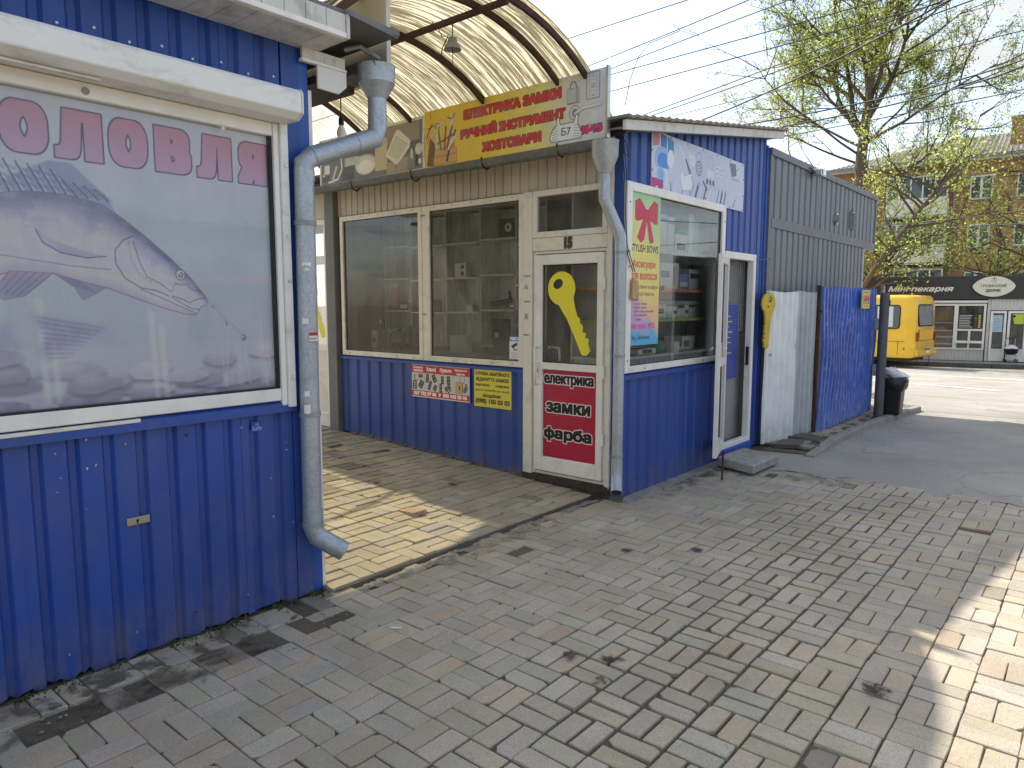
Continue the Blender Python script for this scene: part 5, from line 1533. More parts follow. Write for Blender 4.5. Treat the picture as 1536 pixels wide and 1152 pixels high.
# signs on the lower front wall
pr = Print(.81, .335, 900, (196, 44, 56), u0=-5.43, v0=.668)
pr.rect(-5.43, .668, -4.62, .678, (226, 222, 220)); pr.rect(-5.43, .993, -4.62, 1.003, (226, 222, 220)); pr.rect(-5.43, .735, -4.62, .915, (206, 206, 202))
W_ = (238, 236, 234)
pr.text('Елементи', -5.405, .958, -5.265, .985, W_, bold=.0012); pr.text('живлення', -5.405, .925, -5.265, .95, W_, bold=.0012)
pr.text('Ключі', -5.21, .935, -5.075, .98, W_, bold=.003); pr.text('Пульти', -5.02, .93, -4.86, .978, W_, bold=.003)
pr.text('Відкриття', -4.815, .955, -4.655, .983, W_, bold=.0012); pr.text('замків', -4.79, .922, -4.68, .948, W_, bold=.0012)
pr.text('067 732 97 88  //  093 943 55 00', -5.405, .688, -4.65, .727, W_, bold=.0042)
DK = (44, 46, 48)
for x in (-5.245, -5.045, -4.835): pr.line([(x, .735), (x, .915)], .002, (150, 150, 148))
def dev(x, z, w, h, a, c=DK):
    ca, sa = math.cos(a), math.sin(a); f = lambda p, q: (x + p * ca - q * sa, z + p * sa + q * ca)
    pr.poly([f(-w, -h), f(w, -h), f(w, h), f(-w, h)], c); pr.poly([f(-w * .6, h * .1), f(w * .6, h * .1), f(w * .6, h * .7), f(-w * .6, h * .7)], (116, 118, 120)); pr.poly([f(-w * .5, -h * .6), f(w * .5, -h * .6), f(w * .5, -h * .3), f(-w * .5, -h * .3)], (150, 150, 150))
for d_ in ((-5.385, .86, .006, .04, 0), (-5.30, .885, .03, .018, .1), (-5.405, .78, .013, .036, 0), (-5.37, .782, .013, .036, 0), (-5.29, .80, .03, .042, -.5), (-5.20, .865, .022, .042, -.1), (-5.10, .87, .026, .04, .5), (-5.165, .795, .02, .048, -.4), (-5.09, .775, .022, .03, -.5), (-4.985, .86, .02, .04, 0), (-4.90, .862, .024, .042, 0), (-5.01, .78, .018, .046, 0), (-4.91, .785, .04, .024, .6), (-4.885, .755, .03, .006, .6)): dev(*d_)
pr.line([(-5.41, .825), (-5.35, .835)], .012, DK)
pr.ell(-4.715, .885, .035, .045, (150, 152, 156), ring=.010); pr.rect(-4.80, .75, -4.705, .855, (198, 166, 96), edge=(.003, (120, 96, 50))); pr.ell(-4.75, .80, .01, .02, (80, 60, 30)); pr.rect(-4.715, .752, -4.705, .85, (150, 120, 60)); pr.ell(-4.67, .79, .024, .04, (104, 106, 110), rot=-.5); pr.ell(-4.66, .83, .018, .018, (120, 122, 124))
put_sign('keys_sign', pr, (-5.43, FY - .014, .668), X_, 'red and white board with batteries, keys and two phone numbers under the shop window', 'sign', .008)
boxpart('board_batten', M['white'], bpy.data.objects['keys_sign'], -5.4, -4.65, FY - .0058, FY - .001, .70, .98)

pr = Print(.455, .35, 900, (222, 210, 70), u0=-4.555, v0=.648)
K = (52, 40, 20)
pr.text('СЛУЖБА АВАРІЙНОГО', -4.54, .945, -4.115, .985, K, bold=.0022); pr.text('ВІДКРИТТЯ ЗАМКІВ', -4.53, .885, -4.13, .925, K, bold=.0022)
pr.text('квартирних', -4.54, .838, -4.36, .864, K, bold=.0014); pr.text('сейфових', -4.29, .836, -4.12, .868, K, bold=.0014); pr.text('(ремонт автомобільних замків)', -4.54, .79, -4.12, .82, K, bold=.0006)
pr.text('цілодобово', -4.45, .735, -4.22, .775, K, bold=.0022); pr.text('(098) 100 03 03', -4.54, .668, -4.115, .727, K, bold=.0034)
put_sign('locksmith_sign', pr, (-4.555, FY - .014, .648), X_, 'yellow locksmith board with dark lettering and phone (098) 100 03 03', 'sign', .008)
boxpart('board_batten', M['white'], bpy.data.objects['locksmith_sign'], -4.53, -4.13, FY - .0058, FY - .001, .68, .98)

# crimson panel on the door
pr = Print(.553, .765, 620, (178, 24, 60), u0=-3.731, v0=.28)
pr.a *= (0.95 + .1 * vnoise(pr.H, pr.W, 120, 3))[..., None]
pr.put(pr.blur(pr.mask([[(-3.74, 1.05), (-3.4, 1.05), (-3.6, .9), (-3.74, .8)]]), .05), (170, 30, 96), .6)
for s_, a in (('електрика', (-3.722, .90, -3.208, 1.0)), ('замки', (-3.70, .672, -3.238, .765)), ('фарба', (-3.722, .42, -3.222, .55))):
    pr.text(s_, *a, (20, 16, 18), box=(.0062, .0038) if s_ == 'електрика' else (.0085, .006), out=(.0075, (232, 226, 226)))
put_sign('door_poster', pr, (-3.731, FY - .017, .28), X_, 'crimson poster with black words outlined in white on the lower half of the shop door', 'poster', .004)
# shop number
pr = Print(.10, .105, 900, (216, 208, 186), u0=-3.52, v0=2.058)
pr.text('15', -3.512, 2.062, -3.428, 2.158, (70, 64, 52), bold=.009, out=(.004, (140, 130, 106)))
put_sign('number_plate', pr, (-3.52, FY - .0275, 2.058), X_, 'dark house number 15 on the white lintel over the shop door', 'number')
# camera warning sticker
pr = Print(.115, .21, 900, (222, 226, 230), u0=0, v0=0)
pr.rect(0, .165, .115, .21, (60, 120, 180)); pr.text('УВАГА', .008, .172, .107, .202, (240, 240, 240), bold=.002)
pr.poly([(.02, .12), (.075, .15), (.09, .13), (.04, .1)], (50, 52, 56)); pr.line([(.05, .11), (.06, .085), (.09, .09)], .01, (60, 62, 66)); pr.ell(.085, .138, .012, .014, (90, 92, 96))
for k in range(4): pr.line([(.02, .06 - k * .014), (.095, .06 - k * .014)], .003, (150, 110, 116))
pr.line([(0, .002), (.115, .002)], .004, (60, 120, 180))
put_sign('warning_sticker', pr, (-4.125, FY - .0075, 1.11), X_, 'small white and blue camera warning sticker in the shop window corner', 'sticker', None)
# little stickers on the door post
for i, (x, z, w_, h_) in enumerate(((-3.935, 1.73, .05, .045), (-3.93, 1.47, .045, .06))):
    pr = Print(w_, h_, 1100, (206, 204, 196))
    if i == 0:
        pr.ell(.02, .022, .014, .014, (60, 90, 170), ring=.004); pr.ell(.036, .014, .007, .007, (60, 90, 170)); pr.line([(.02, .04), (.024, .02)], .005, (60, 90, 170))
    else:
        pr.ell(.022, .035, .012, .016, (50, 50, 52)); pr.line([(.004, .004), (.022, .03), (.04, .004)], .006, (60, 60, 62)); pr.ell(.022, .036, .006, .007, (220, 220, 216))
    put_sign('post_sticker', pr, (x, FY - .0355, z), X_, ['blue and white wheelchair sticker on the white door post', 'black and white figure sticker on the white door post under the wheelchair sticker'][i], 'sticker', None)

# tools banner on the side wall
pr = Print(1.90, .475, 480, (196, 204, 222), u0=5.285, v0=2.545)
pr.grad([(0, (206, 212, 226)), (.5, (188, 198, 220)), (1, (204, 210, 226))])
pr.poly([(5.30, 3.02), (5.40, 3.02), (5.41, 2.92), (5.31, 2.9)], (196, 130, 140), edge=(.005, (150, 140, 110))); pr.poly([(5.43, 3.01), (5.53, 3.0), (5.53, 2.86), (5.44, 2.9)], (60, 120, 196), edge=(.005, (150, 140, 110))); pr.poly([(5.55, 3.0), (5.65, 2.98), (5.66, 2.84), (5.56, 2.86)], (40, 140, 206), edge=(.005, (150, 150, 140)))
pr.ell(5.47, 2.80, .125, .11, (150, 190, 232), edge=(.004, (110, 150, 200))); pr.ell(5.485, 2.79, .10, .075, (70, 140, 220)); pr.rect(5.37, 2.6, 5.56, 2.74, (206, 222, 240), tex=.06); pr.ell(5.44, 2.68, .07, .07, (90, 170, 226), .8, blur=.02); pr.ell(5.61, 2.83, .06, .075, (226, 230, 236), edge=(.003, (170, 176, 190)))
pr.text('№15', 5.295, 2.572, 5.475, 2.637, (206, 40, 140), box=(.006, .004), out=(.006, (90, 30, 80)))
pr.line([(5.62, 2.55), (5.60, 2.64)], .012, (90, 96, 110)); pr.line([(5.57, 2.56), (5.63, 2.56), (5.64, 2.66)], .008, (110, 116, 130))
pr.line([(5.76, 2.97), (5.88, 2.86)], .03, (214, 218, 228)); pr.line([(5.88, 2.87), (5.98, 2.76)], .022, (60, 70, 100)); pr.line([(5.90, 2.84), (5.96, 2.74)], .008, (90, 100, 120))
pr.poly([(5.95, 2.93), (6.06, 2.92), (6.06, 2.83), (5.96, 2.84)], (222, 226, 232), edge=(.002, (170, 176, 190))); pr.ell(5.99, 2.885, .02, .02, (170, 176, 190), ring=.004); pr.ell(6.03, 2.88, .02, .02, (170, 176, 190), ring=.004)
pr.ell(6.15, 2.93, .05, .045, (150, 156, 170), ring=.010); 
for rr, c in ((.07, (110, 116, 130)), (.055, (196, 200, 210)), (.04, (110, 116, 130)), (.026, (206, 210, 220)), (.012, (90, 96, 110))): pr.ell(6.15, 2.83, rr, rr * .95, c)
pr.ell(6.40, 2.90, .065, .075, (170, 176, 190), ring=.010); pr.rect(6.33, 2.78, 6.47, 2.85, (214, 218, 226))
for k in range(3): pr.rect(6.31 + k * .07, 2.715, 6.35 + k * .07, 2.76, (66, 76, 100))
pr.poly([(5.79, 2.72), (5.83, 2.77), (5.86, 2.72), (5.92, 2.74), (6.0, 2.76), (6.04, 2.70), (6.0, 2.62), (5.85, 2.6)], (226, 230, 236), edge=(.003, (150, 158, 176))); pr.line([(5.84, 2.6), (5.82, 2.56)], .012, (90, 96, 110)); pr.line([(5.98, 2.62), (6.0, 2.56)], .012, (90, 96, 110)); pr.line([(6.0, 2.74), (6.06, 2.66), (6.0, 2.58)], .008, (110, 116, 130))
for k in range(8):
    a = k * .8; pr.ell(6.60 + .05 * math.cos(a), 2.86 + .06 * math.sin(a), .022, .018, (222, 224, 228)); pr.ell(6.60 + .05 * math.cos(a + .3), 2.86 + .06 * math.sin(a + .3), .008, .012, (110, 116, 130))
pr.poly([(6.82, 2.98), (6.98, 2.99), (7.0, 2.88), (6.88, 2.85)], (110, 118, 134)); pr.rect(6.88, 2.82, 7.06, 2.85, (176, 182, 194)); pr.line([(6.95, 2.9), (7.06, 2.96)], .006, (90, 96, 110))
for x, c, w_ in ((6.10, (80, 88, 106), .035), (6.17, (206, 210, 218), .02), (6.27, (60, 68, 86), .022), (6.36, (220, 222, 228), .02), (6.45, (206, 210, 220), .028), (6.55, (130, 138, 156), .02), (6.63, (70, 78, 96), .03), (6.71, (60, 68, 86), .02)):
    pr.line([(x, 2.565), (x + .05, 2.69)], w_, c); pr.line([(x + .045, 2.68), (x + .06, 2.71)], w_ * .6, (170, 176, 190))
pr.line([(6.24, 2.73), (6.33, 2.66)], .02, (50, 56, 74)); pr.line([(6.92, 2.56), (7.02, 2.68)], .012, (80, 88, 106)); pr.line([(7.05, 2.6), (6.93, 2.72)], .012, (214, 216, 222)); pr.line([(7.0, 2.66), (7.1, 2.73)], .008, (220, 222, 226)); pr.rect(6.29, 2.575, 6.33, 2.59, (206, 60, 90))
for k in range(7):
    for z in (2.56, 3.005): pr.ell(5.30 + k * .31, z, .009, .009, (40, 40, 46))
for z in (2.7, 2.86): pr.ell(5.30, z, .009, .009, (40, 40, 46)); pr.ell(7.17, z, .009, .009, (40, 40, 46))
put_sign('tools_banner', pr, (RX + .012, 5.285, 2.545), Y_, 'pale blue banner with a bucket, padlocks and tools on the blue side wall', 'banner', .006, nu=20, wav=.005, fade=.1)

# tall poster for hair bows, on the inside edge of the side window
pr = Print(.492, 1.24, 620, (236, 222, 130), u0=4.957, v0=1.268)
hh = np.linspace(0, 1, pr.H)[:, None]; ww = np.linspace(0, 1, pr.W)[None, :]
nz = vnoise(pr.H, pr.W, 220, 3)
def tint(m, c, a=1): pr.put(np.clip(m, 0, 1) + np.zeros((pr.H, pr.W)), c, a)
tint((hh - .62) * 3 + (nz - .5) * 1.2, (160, 214, 160)); tint((ww - .6) * 2 * (hh > .5) * (hh - .5) * 2, (120, 196, 160), .7)
tint((.42 - hh) * 5 + (nz - .5) * 3, (240, 180, 150), .55); tint((.34 - hh) * 5 + (.4 - ww) * 2.5, (196, 150, 220), .75); tint((.17 - hh) * 9 + (nz - .5) * 2, (70, 176, 220), .95); tint((.3 - np.abs(hh - .18) * 5) * (.9 - ww * .3), (232, 120, 190), .8)
BOW = (206, 52, 86)
pr.poly([(5.03, 2.42), (5.10, 2.45), (5.17, 2.40), (5.20, 2.37), (5.24, 2.37), (5.27, 2.40), (5.34, 2.45), (5.40, 2.43), (5.40, 2.27), (5.36, 2.26), (5.27, 2.29), (5.34, 2.12), (5.29, 2.10), (5.26, 2.13), (5.22, 2.28), (5.18, 2.13), (5.13, 2.10), (5.07, 2.14), (5.16, 2.29), (5.07, 2.27), (5.03, 2.28)], BOW, edge=(.002, (170, 40, 70)))
pr.line([(5.19, 2.37), (5.19, 2.29)], .004, (160, 30, 60)); pr.line([(5.25, 2.37), (5.25, 2.29)], .004, (160, 30, 60)); pr.line([(5.05, 2.35), (5.18, 2.32)], .003, (176, 40, 70)); pr.line([(5.26, 2.32), (5.39, 2.35)], .003, (176, 40, 70))
pr.text('STYLISH BOWS', 4.972, 2.025, 5.42, 2.085, (60, 62, 50), bold=.0016)
pr.text('Аксесуари', 5.005, 1.885, 5.38, 1.962, (206, 70, 60), bold=.0025); pr.text('для волосся', 4.975, 1.79, 5.41, 1.856, (206, 70, 60), bold=.0025)
pr.text('Стильні банти та обручі', 4.98, 1.722, 5.425, 1.762, (80, 66, 50), bold=.0012); pr.text('РУЧНОЇ РОБОТИ', 5.03, 1.672, 5.36, 1.705, (80, 60, 50), bold=.001)
for k, s_ in enumerate(('• Гумки, повязки', '• Обручі, заколки', '• Дитячі набори аксесуарів', '• Для нареченої', 'та інше')):
    pr.text(s_, 5.03 + (.03 if k == 4 else 0), 1.594 - k * .031, 5.03 + (.22, .22, .33, .22, .12)[k], 1.618 - k * .031, (110, 70, 130), bold=.0008)
pr.text('Магазин №25', 5.0, 1.40, 5.39, 1.452, (226, 50, 130), bold=.002)
pr.ell(4.978, 1.325, .018, .024, (226, 60, 110)); pr.text('Sty_lishbows', 5.01, 1.305, 5.30, 1.35, (50, 80, 120), bold=.0014)
put_sign('bows_poster', pr, (RX + .0165, 4.957, 1.268), Y_, 'tall pastel poster with a red hair bow stuck on the side window', 'poster', .003, fade=.12)
# price numbers beside the poster and pencil marks on the frame
pr = Print(.09, .05, 700, (170, 150, 110)); pr.text('UЗ', .01, .008, .08, .042, (70, 60, 40), bold=.002)
put_sign('glass_sticker', pr, (RX + .0105, 5.47, 1.715), Y_, 'tiny brown sticker beside the bow poster on the side window', 'sticker', None)
# wooden block and wire on the corner of the window frame
tag(MB().hexa([(RX + .04, 4.93, 1.64), (RX + .075, 4.925, 1.645), (RX + .075, 5.02, 1.635), (RX + .04, 5.02, 1.63)], [(RX + .04, 4.945, 1.80), (RX + .06, 4.94, 1.81), (RX + .06, 5.03, 1.79), (RX + .04, 5.03, 1.79)]).build('wood_block', M['wood'], None, bevel=.004, loc=(RX + .05, 4.97, 1.63)), 'small wooden block hanging by a wire on the side window frame', 'block')

# blue notice inside the side door
pr = Print(.40, .78, 420, (44, 66, 150))
for k in range(8):
    y = .66 - k * .055; pr.line([(.05, y), (.05 + (.16, .2, .12, .22, .15, .18, .1, .2)[k], y)], .014, (180, 170, 130))
put_sign('blue_notice', pr, (RX - .066, 6.95, .82), Y_, 'blue notice board with pale lines of print inside the side doorway', 'notice', .006)
# hanging plate in the shape of a key
hk = thing('key_sign', (-2.85, 7.70, 1.72), 'worn yellow key shaped plate hanging on the blue wall edge by the white fence', 'sign')
RP = lambda u, v, n=0: Vector((-2.86 + n * .966 + (u - 7.71) * .26, 7.71 + (u - 7.71) * .966 - n * .26, v))
key_mesh('plate', M['yellow_paint'], 7.71, 1.615, .115, R(-91), RP, .02, hk)
MB().tube([(-2.85, 7.71, 1.72), (-2.85, 7.70, 1.86), (-2.86, 7.70, 2.08)], .004, 5).build('chain', M['galv_old'], hk)
MB().tube([(-2.96, 7.70, 2.08), (-2.84, 7.70, 2.09)], .008, 6).build('arm', M['galv_old'], hk)
for (y, z, r_) in ((7.735, 1.64, .011), (7.69, 1.58, .01), (7.725, 1.575, .008)):
    MB().tube([(-2.841, y, z), (-2.837, y, z)], r_, 8).build('chip', M['rust'], hk)
# concrete slab as a step, and the hole beside it
stp = MB(); stp.hexa([(-2.86, 6.53, .02), (-2.45, 6.42, .015), (-2.44, 7.05, .015), (-2.83, 7.10, .02)], [(-2.86, 6.53, .115), (-2.45, 6.42, .105), (-2.44, 7.05, .105), (-2.83, 7.10, .12)])
tag(stp.build('step_slab', M['concrete'], None, bevel=.012, loc=(-2.7, 7.0, 0)), 'grey concrete slab laid as a step under the side door', 'step')
st2 = MB(); st2.tube([(-2.62, 6.105, 0), (-2.62, 6.11, .27)], .010, 8)
tag(st2.build('iron_stake', M['rust'], None, loc=(-2.62, 6.105, 0)), 'thin dark iron stake standing in the paving below the open door leaf', 'stake')

# ================================================================ goods inside the shop
su = thing('shelf_unit', (-5.6, 5.6, .14), 'whitewashed wooden shelf unit of many open boxes behind the front shop windows', 'shelves')
boxpart('back_board', M['shelf'], su, -6.6, -4.2, 5.80, 5.815, .14, 2.6)
for x in (-6.6, -6.14, -5.57, -5.06, -4.58, -4.2):
    boxpart('upright', M['shelf'], su, x - .009, x + .009, 5.5, 5.799, .14, 2.6)
for (x0, x1, zs) in ((-6.59, -6.15, (2.27, 1.905, 1.535, 1.18)), (-6.13, -5.58, (2.25, 1.88, 1.52, 1.16)), (-5.56, -5.07, (2.255, 1.89, 1.525, 1.18)), (-5.05, -4.59, (2.27, 1.91, 1.55, 1.18)), (-4.57, -4.21, (2.2, 1.8, 1.4))):
    for z in zs:
        boxpart('shelf', M['white'], su, x0, x1, 5.48, 5.798, z - .018, z)
ct = thing('display_bench', (-5.3, 5.15, .14), 'grey display bench along the inside of the front shop windows', 'bench')
boxpart('bench_top', M['shelf'], ct, -6.2, -4.0, 4.98, 5.44, 1.08, 1.10)
boxpart('bench_front', M['dark'], ct, -6.2, -4.0, 5.0, 5.02, .14, 1.079)
PL = {k: mk('item_' + k, lc(*c), .5, var=.05) for k, c in dict(red=(190, 44, 40), navy=(40, 52, 110), cream=(206, 190, 140), teal=(60, 130, 120), dgrey=(58, 60, 64), green=(80, 150, 90), lime=(150, 200, 60), pale=(206, 214, 222), orange=(214, 120, 50), skyblue=(96, 150, 206), wine=(120, 40, 60), olive=(150, 140, 40)).items()}
def can_item(name, x, y, z, r, h, mat, capm, label, cat):
    o = thing(name, (x, y, z), label, cat)
    mb = MB(); mb.lathe((x, y, z), [(r * .9, 0), (r, .005), (r, h * .82), (r * .8, h * .87), (.001, h * .87)], 16); mb.build('body', mat, o, smooth=40)
    mb = MB(); mb.lathe((x, y, z), [(r * .6, h * .87), (r * .6, h * .99), (.001, h)], 12); mb.build('cap', capm, o, smooth=40)
def carton(name, b, mat, face, label, cat, group=None):
    o = tag(MB().box(*b).build(name, mat, None, bevel=.002, loc=((b[0] + b[1]) / 2, (b[2] + b[3]) / 2, b[4])), label, cat, group)
    if face:
        fm, (u0, u1, v0, v1), side = face
        if side == 'y':
            boxpart('printed_panel', fm, o, b[0] + (b[1] - b[0]) * u0, b[0] + (b[1] - b[0]) * u1, b[2] - .0015, b[2] - .0003, b[4] + (b[5] - b[4]) * v0, b[4] + (b[5] - b[4]) * v1)
        else:
            boxpart('printed_panel', fm, o, b[1] + .0003, b[1] + .0015, b[2] + (b[3] - b[2]) * u0, b[2] + (b[3] - b[2]) * u1, b[4] + (b[5] - b[4]) * v0, b[4] + (b[5] - b[4]) * v1)
    return o
can_item('spray_can', -6.46, 5.56, 1.535, .035, .31, PL['red'], M['white'], 'tall red spray can on a shelf behind the left shop window', 'can')
carton('carton', (-6.40, -6.24, 5.54, 5.66, 1.535, 1.64), PL['navy'], (PL['pale'], (.1, .9, .2, .6), 'y'), 'low dark blue carton on the shelf beside the red spray can', 'carton')
carton('carton', (-6.22, -6.16, 5.52, 5.66, 1.535, 1.76), PL['cream'], (PL['olive'], (.1, .9, .1, .4), 'y'), 'tall cream carton at the end of the shelf behind the left window', 'carton')
carton('carton', (-6.62, -6.52, 5.30, 5.42, 1.10, 1.30), M['white'], (PL['dgrey'], (.2, .8, .3, .6), 'y'), 'white upright carton on the bench behind the left window', 'carton')
can_item('sealant_tube', -6.45, 5.3, 1.10, .026, .33, PL['wine'], M['white'], 'slim dark red sealant tube standing on the bench behind the left window', 'tube')
for i, (x, y, a) in enumerate(((-6.22, 5.25, .3), (-6.05, 5.3, -.2))):
    o = thing('battery_drill', (x, y, 1.10), ['teal battery drill leaning on the bench behind the left window', 'grey green battery drill beside the window mullion'][i], 'drill', rotz=a)
    mb = MB(); mb.tube([(-.02, 0, .2), (.10, 0, .22)], [.032, .026], 12); mb.build('drill_body', PL['teal'], o, smooth=40, local=True)
    mb = MB(); mb.tube([(.10, 0, .22), (.15, 0, .228)], [.02, .012], 10); mb.build('chuck', M['black'], o, smooth=40, local=True)
    mb = MB(); mb.tube([(-.0, 0, .2), (-.03, 0, .06)], [.024, .02], 10); mb.build('grip', PL['dgrey'], o, smooth=40, local=True)
    MB().box(-.07, .03, -.03, .03, .0, .06).build('battery', M['black'], o, local=True, bevel=.005)
# socket box, speaker carton, camera etc. behind the right-hand front window
so = carton('socket_box', (-5.44, -5.27, 5.5, 5.6, 1.89, 2.04), M['white'], None, 'white double socket box on the middle shelf behind the right front window', 'socket')
for z in (1.93, 2.0):
    MB().tube([(-5.32, 5.4995, z), (-5.32, 5.494, z)], .024, 14).build('socket_hole', PL['dgrey'], so)
sp = carton('speaker_carton', (-4.80, -4.60, 5.5, 5.66, 2.27, 2.46), PL['dgrey'], None, 'black carton with a round dial picture on the top shelf', 'carton')
MB().tube([(-4.68, 5.4995, 2.37), (-4.68, 5.4975, 2.37)], .045, 18).build('dial_print', M['white'], sp); MB().tube([(-4.68, 5.4970, 2.37), (-4.68, 5.4955, 2.37)], .018, 12).build('dial_centre', PL['dgrey'], sp)
carton('carton', (-5.98, -5.80, 5.52, 5.66, 1.52, 1.66), PL['olive'], None, 'olive yellow carton on a shelf just right of the window mullion', 'carton')
carton('carton', (-5.28, -5.20, 5.52, 5.6, 1.525, 1.60), M['white'], None, 'very small white carton on the shelf below the socket box', 'carton')
carton('carton', (-5.30, -5.06, 5.28, 5.36, 1.10, 1.28), PL['pale'], None, 'flat pale grey carton on the bench behind the right front window', 'carton')
carton('carton', (-4.72, -4.56, 5.3, 5.4, 1.10, 1.46), M['black'], (M['white'], (.2, .5, .5, .62), 'y'), 'tall black carton with a white spot behind the camera warning sticker', 'carton')
for i, (x, y) in enumerate(((-5.83, 5.2), (-5.72, 5.24), (-5.64, 5.18))):
    o = thing('door_handle_set', (x, y, 1.10), ['black door handle standing on the bench, leftmost of three', 'black door handle standing on the bench, middle of three', 'black door handle standing on the bench, rightmost and tallest of three'][i], 'handle', 'black door handles on the bench')
    MB().box(-.02, .02, -.008, .008, 0, .26 + .04 * i).build('plate', M['black'], o, local=True, bevel=.004)
    mb = MB(); mb.tube([(0, -.008, .18), (0, -.05, .18), (.08, -.055, .185)], .009, 8); mb.build('lever', M['black'], o, local=True, smooth=40)
# grinder on the shelf
o = thing('angle_grinder', (-4.86, 5.6, 1.55), 'dark angle grinder lying on a shelf behind the right front window', 'grinder', rotz=.4)
mb = MB(); mb.tube([(-.12, 0, .05), (.06, 0, .08), (.12, 0, .1)], [.028, .03, .022], 12); mb.build('grinder_body', PL['dgrey'], o, local=True, smooth=40)
mb = MB(); mb.tube([(.13, 0, .03), (.13, 0, .045)], .06, 18); mb.build('guard', M['chrome'], o, local=True, smooth=40)
mb = MB(); mb.tube([(.1, 0, .1), (.12, -.1, .18)], .014, 8); mb.build('side_handle', M['black'], o, local=True)
# shelf and counters seen through the door
boxpart('door_shelf', M['shelf'], su, -3.9, -3.2, 6.2, 6.5, 1.50, 1.515); boxpart('door_shelf', M['shelf'], su, -3.9, -3.2, 6.2, 6.5, 1.16, 1.19)
mb = MB(); mb.tube([(-3.28, 6.2, 1.62), (-3.28, 6.12, 1.62)], .06, 18); mb.tube([(-3.28, 6.119, 1.62), (-3.28, 6.10, 1.62)], .025, 12)
tag(mb.build('tape_reel', PL['dgrey'], None, loc=(-3.28, 6.16, 1.56)), 'round grey reel standing on the shelf seen through the glazed door', 'reel')

# rack behind the side window, with cartons
zz_ = lambda z: 1.6 + (z - 1.6) * .915
rk = thing('side_rack', (-3.2, 6.1, .14), 'grey shop rack with a green edged shelf behind the side window', 'shelves')
for y in (6.10, 6.93):
    boxpart('upright', M['dark'], rk, -3.42, -3.385, y - .018, y + .018, .14, 2.6)
boxpart('back_board', mk('rack_back', lc(196, 188, 176), .8), rk, -3.55, -3.53, 5.0, 7.5, .14, 2.6)
boxpart('shelf', M['shelf'], rk, -3.52, -3.10, 5.0, 7.2, zz_(2.10), zz_(2.13))
boxpart('shelf', PL['orange'], rk, -3.52, -3.15, 5.0, 7.05, zz_(1.73), zz_(1.76))
boxpart('shelf', PL['lime'], rk, -3.52, -3.15, 5.0, 7.05, zz_(1.43), zz_(1.46))
boxpart('counter_top', M['white'], rk, -3.52, -3.085, 4.98, 7.1, zz_(1.09), zz_(1.115))
boxpart('counter_side', M['shelf'], rk, -3.51, -3.12, 5.0, 7.08, .14, zz_(1.09) - .001)
boxpart('glass_rail', M['galv'], rk, -3.19, -3.18, 5.2, 7.0, 1.60, 1.635)
def rc(n, y0, y1, z0, z1, m, face, lab, x1=-3.5, w=.2):
    y0, y1, z0, z1, x1 = y0 * .915, y1 * .915, zz_(z0), zz_(z1), x1 * .915
    carton(n, (x1 - w, x1, y0, y1, z0, z1), m, face, lab, 'carton')
rc('tall_carton', 6.46, 6.60, 2.13, 2.50, M['white'], (PL['skyblue'], (0, 1, .8, .9), 'x'), 'tall white carton with a blue band, nearest the bow poster on the top shelf')
rc('tall_carton', 6.61, 6.76, 2.13, 2.49, M['white'], (PL['skyblue'], (0, 1, .8, .9), 'x'), 'tall white carton with a blue band, second from the bow poster on the top shelf')
rc('wide_carton', 6.78, 7.06, 2.13, 2.33, M['white'], (PL['dgrey'], (.15, .85, .2, .55), 'x'), 'wide white carton with dark pictures beside the tall blue banded cartons')
rc('green_carton', 6.78, 7.06, 2.332, 2.38, PL['green'], None, 'flat green carton lying on the wide white carton')
rc('stacked_carton', 7.08, 7.2, 2.13, 2.56, M['white'], None, 'white carton, leftmost of the pale row at the far end of the top shelf')
rc('stacked_carton', 7.21, 7.32, 2.13, 2.50, PL['pale'], None, 'pale carton, middle of the row at the far end of the top shelf')
rc('stacked_carton', 7.33, 7.46, 2.13, 2.40, M['white'], None, 'white carton, last and lowest at the far end of the top shelf')
rc('purple_carton', 6.47, 6.75, 1.76, 2.02, PL['pale'], (PL['navy'], (.05, .7, .45, .7), 'x'), 'pale violet appliance carton on the orange edged shelf')
rc('yellow_carton', 6.76, 6.88, 1.76, 2.03, M['white'], (PL['olive'], (.05, .3, .1, .9), 'x'), 'white and yellow carton at the end of the orange edged shelf')
ry = random.Random(3)
rc('stacked_carton', 7.48, 7.62, 2.13, 2.46, PL['pale'], None, 'pale carton at the very end of the top shelf beside the window frame')
rc('blue_carton', 6.90, 7.10, 1.76, 1.92, PL['skyblue'], (M['white'], (.1, .9, .2, .5), 'x'), 'sky blue carton with a white band on the orange edged shelf')
rc('wide_carton', 7.12, 7.40, 1.76, 1.98, M['white'], (PL['navy'], (.1, .9, .55, .8), 'x'), 'wide white carton with a dark blue band ending the orange edged shelf')
rc('white_box', 7.0, 7.3, 1.115, 1.26, M['white'], (PL['green'], (.1, .5, .2, .7), 'x'), 'long white box with a green print at the far end of the counter')
small = ['white carton with two dark windows, first on the green edged shelf', 'second small carton on the green edged shelf, slightly lower than its neighbours', 'third small carton on the green edged shelf, grey fronted', 'fourth small carton on the green edged shelf', 'fifth small carton on the green edged shelf, narrow', 'sixth small carton on the green edged shelf', 'seventh and farthest small carton on the green edged shelf']
y = 6.40
for k in range(7):
    w = .22 if k == 0 else ry.uniform(.10, .15)
    rc('small_carton', y, y + w, 1.46, 1.46 + (.17 if k == 0 else ry.uniform(.10, .15)), M['white'] if k % 2 == 0 else PL['pale'], (PL['dgrey'], (.2, .8, .3, .6), 'x') if k in (0, 2, 4) else None, small[k], w=.12)
    y += w + .012
rc('white_box', 6.62, 6.74, 1.115, 1.22, M['white'], None, 'small white box on the counter under the bow poster', x1=-3.4, w=.08)
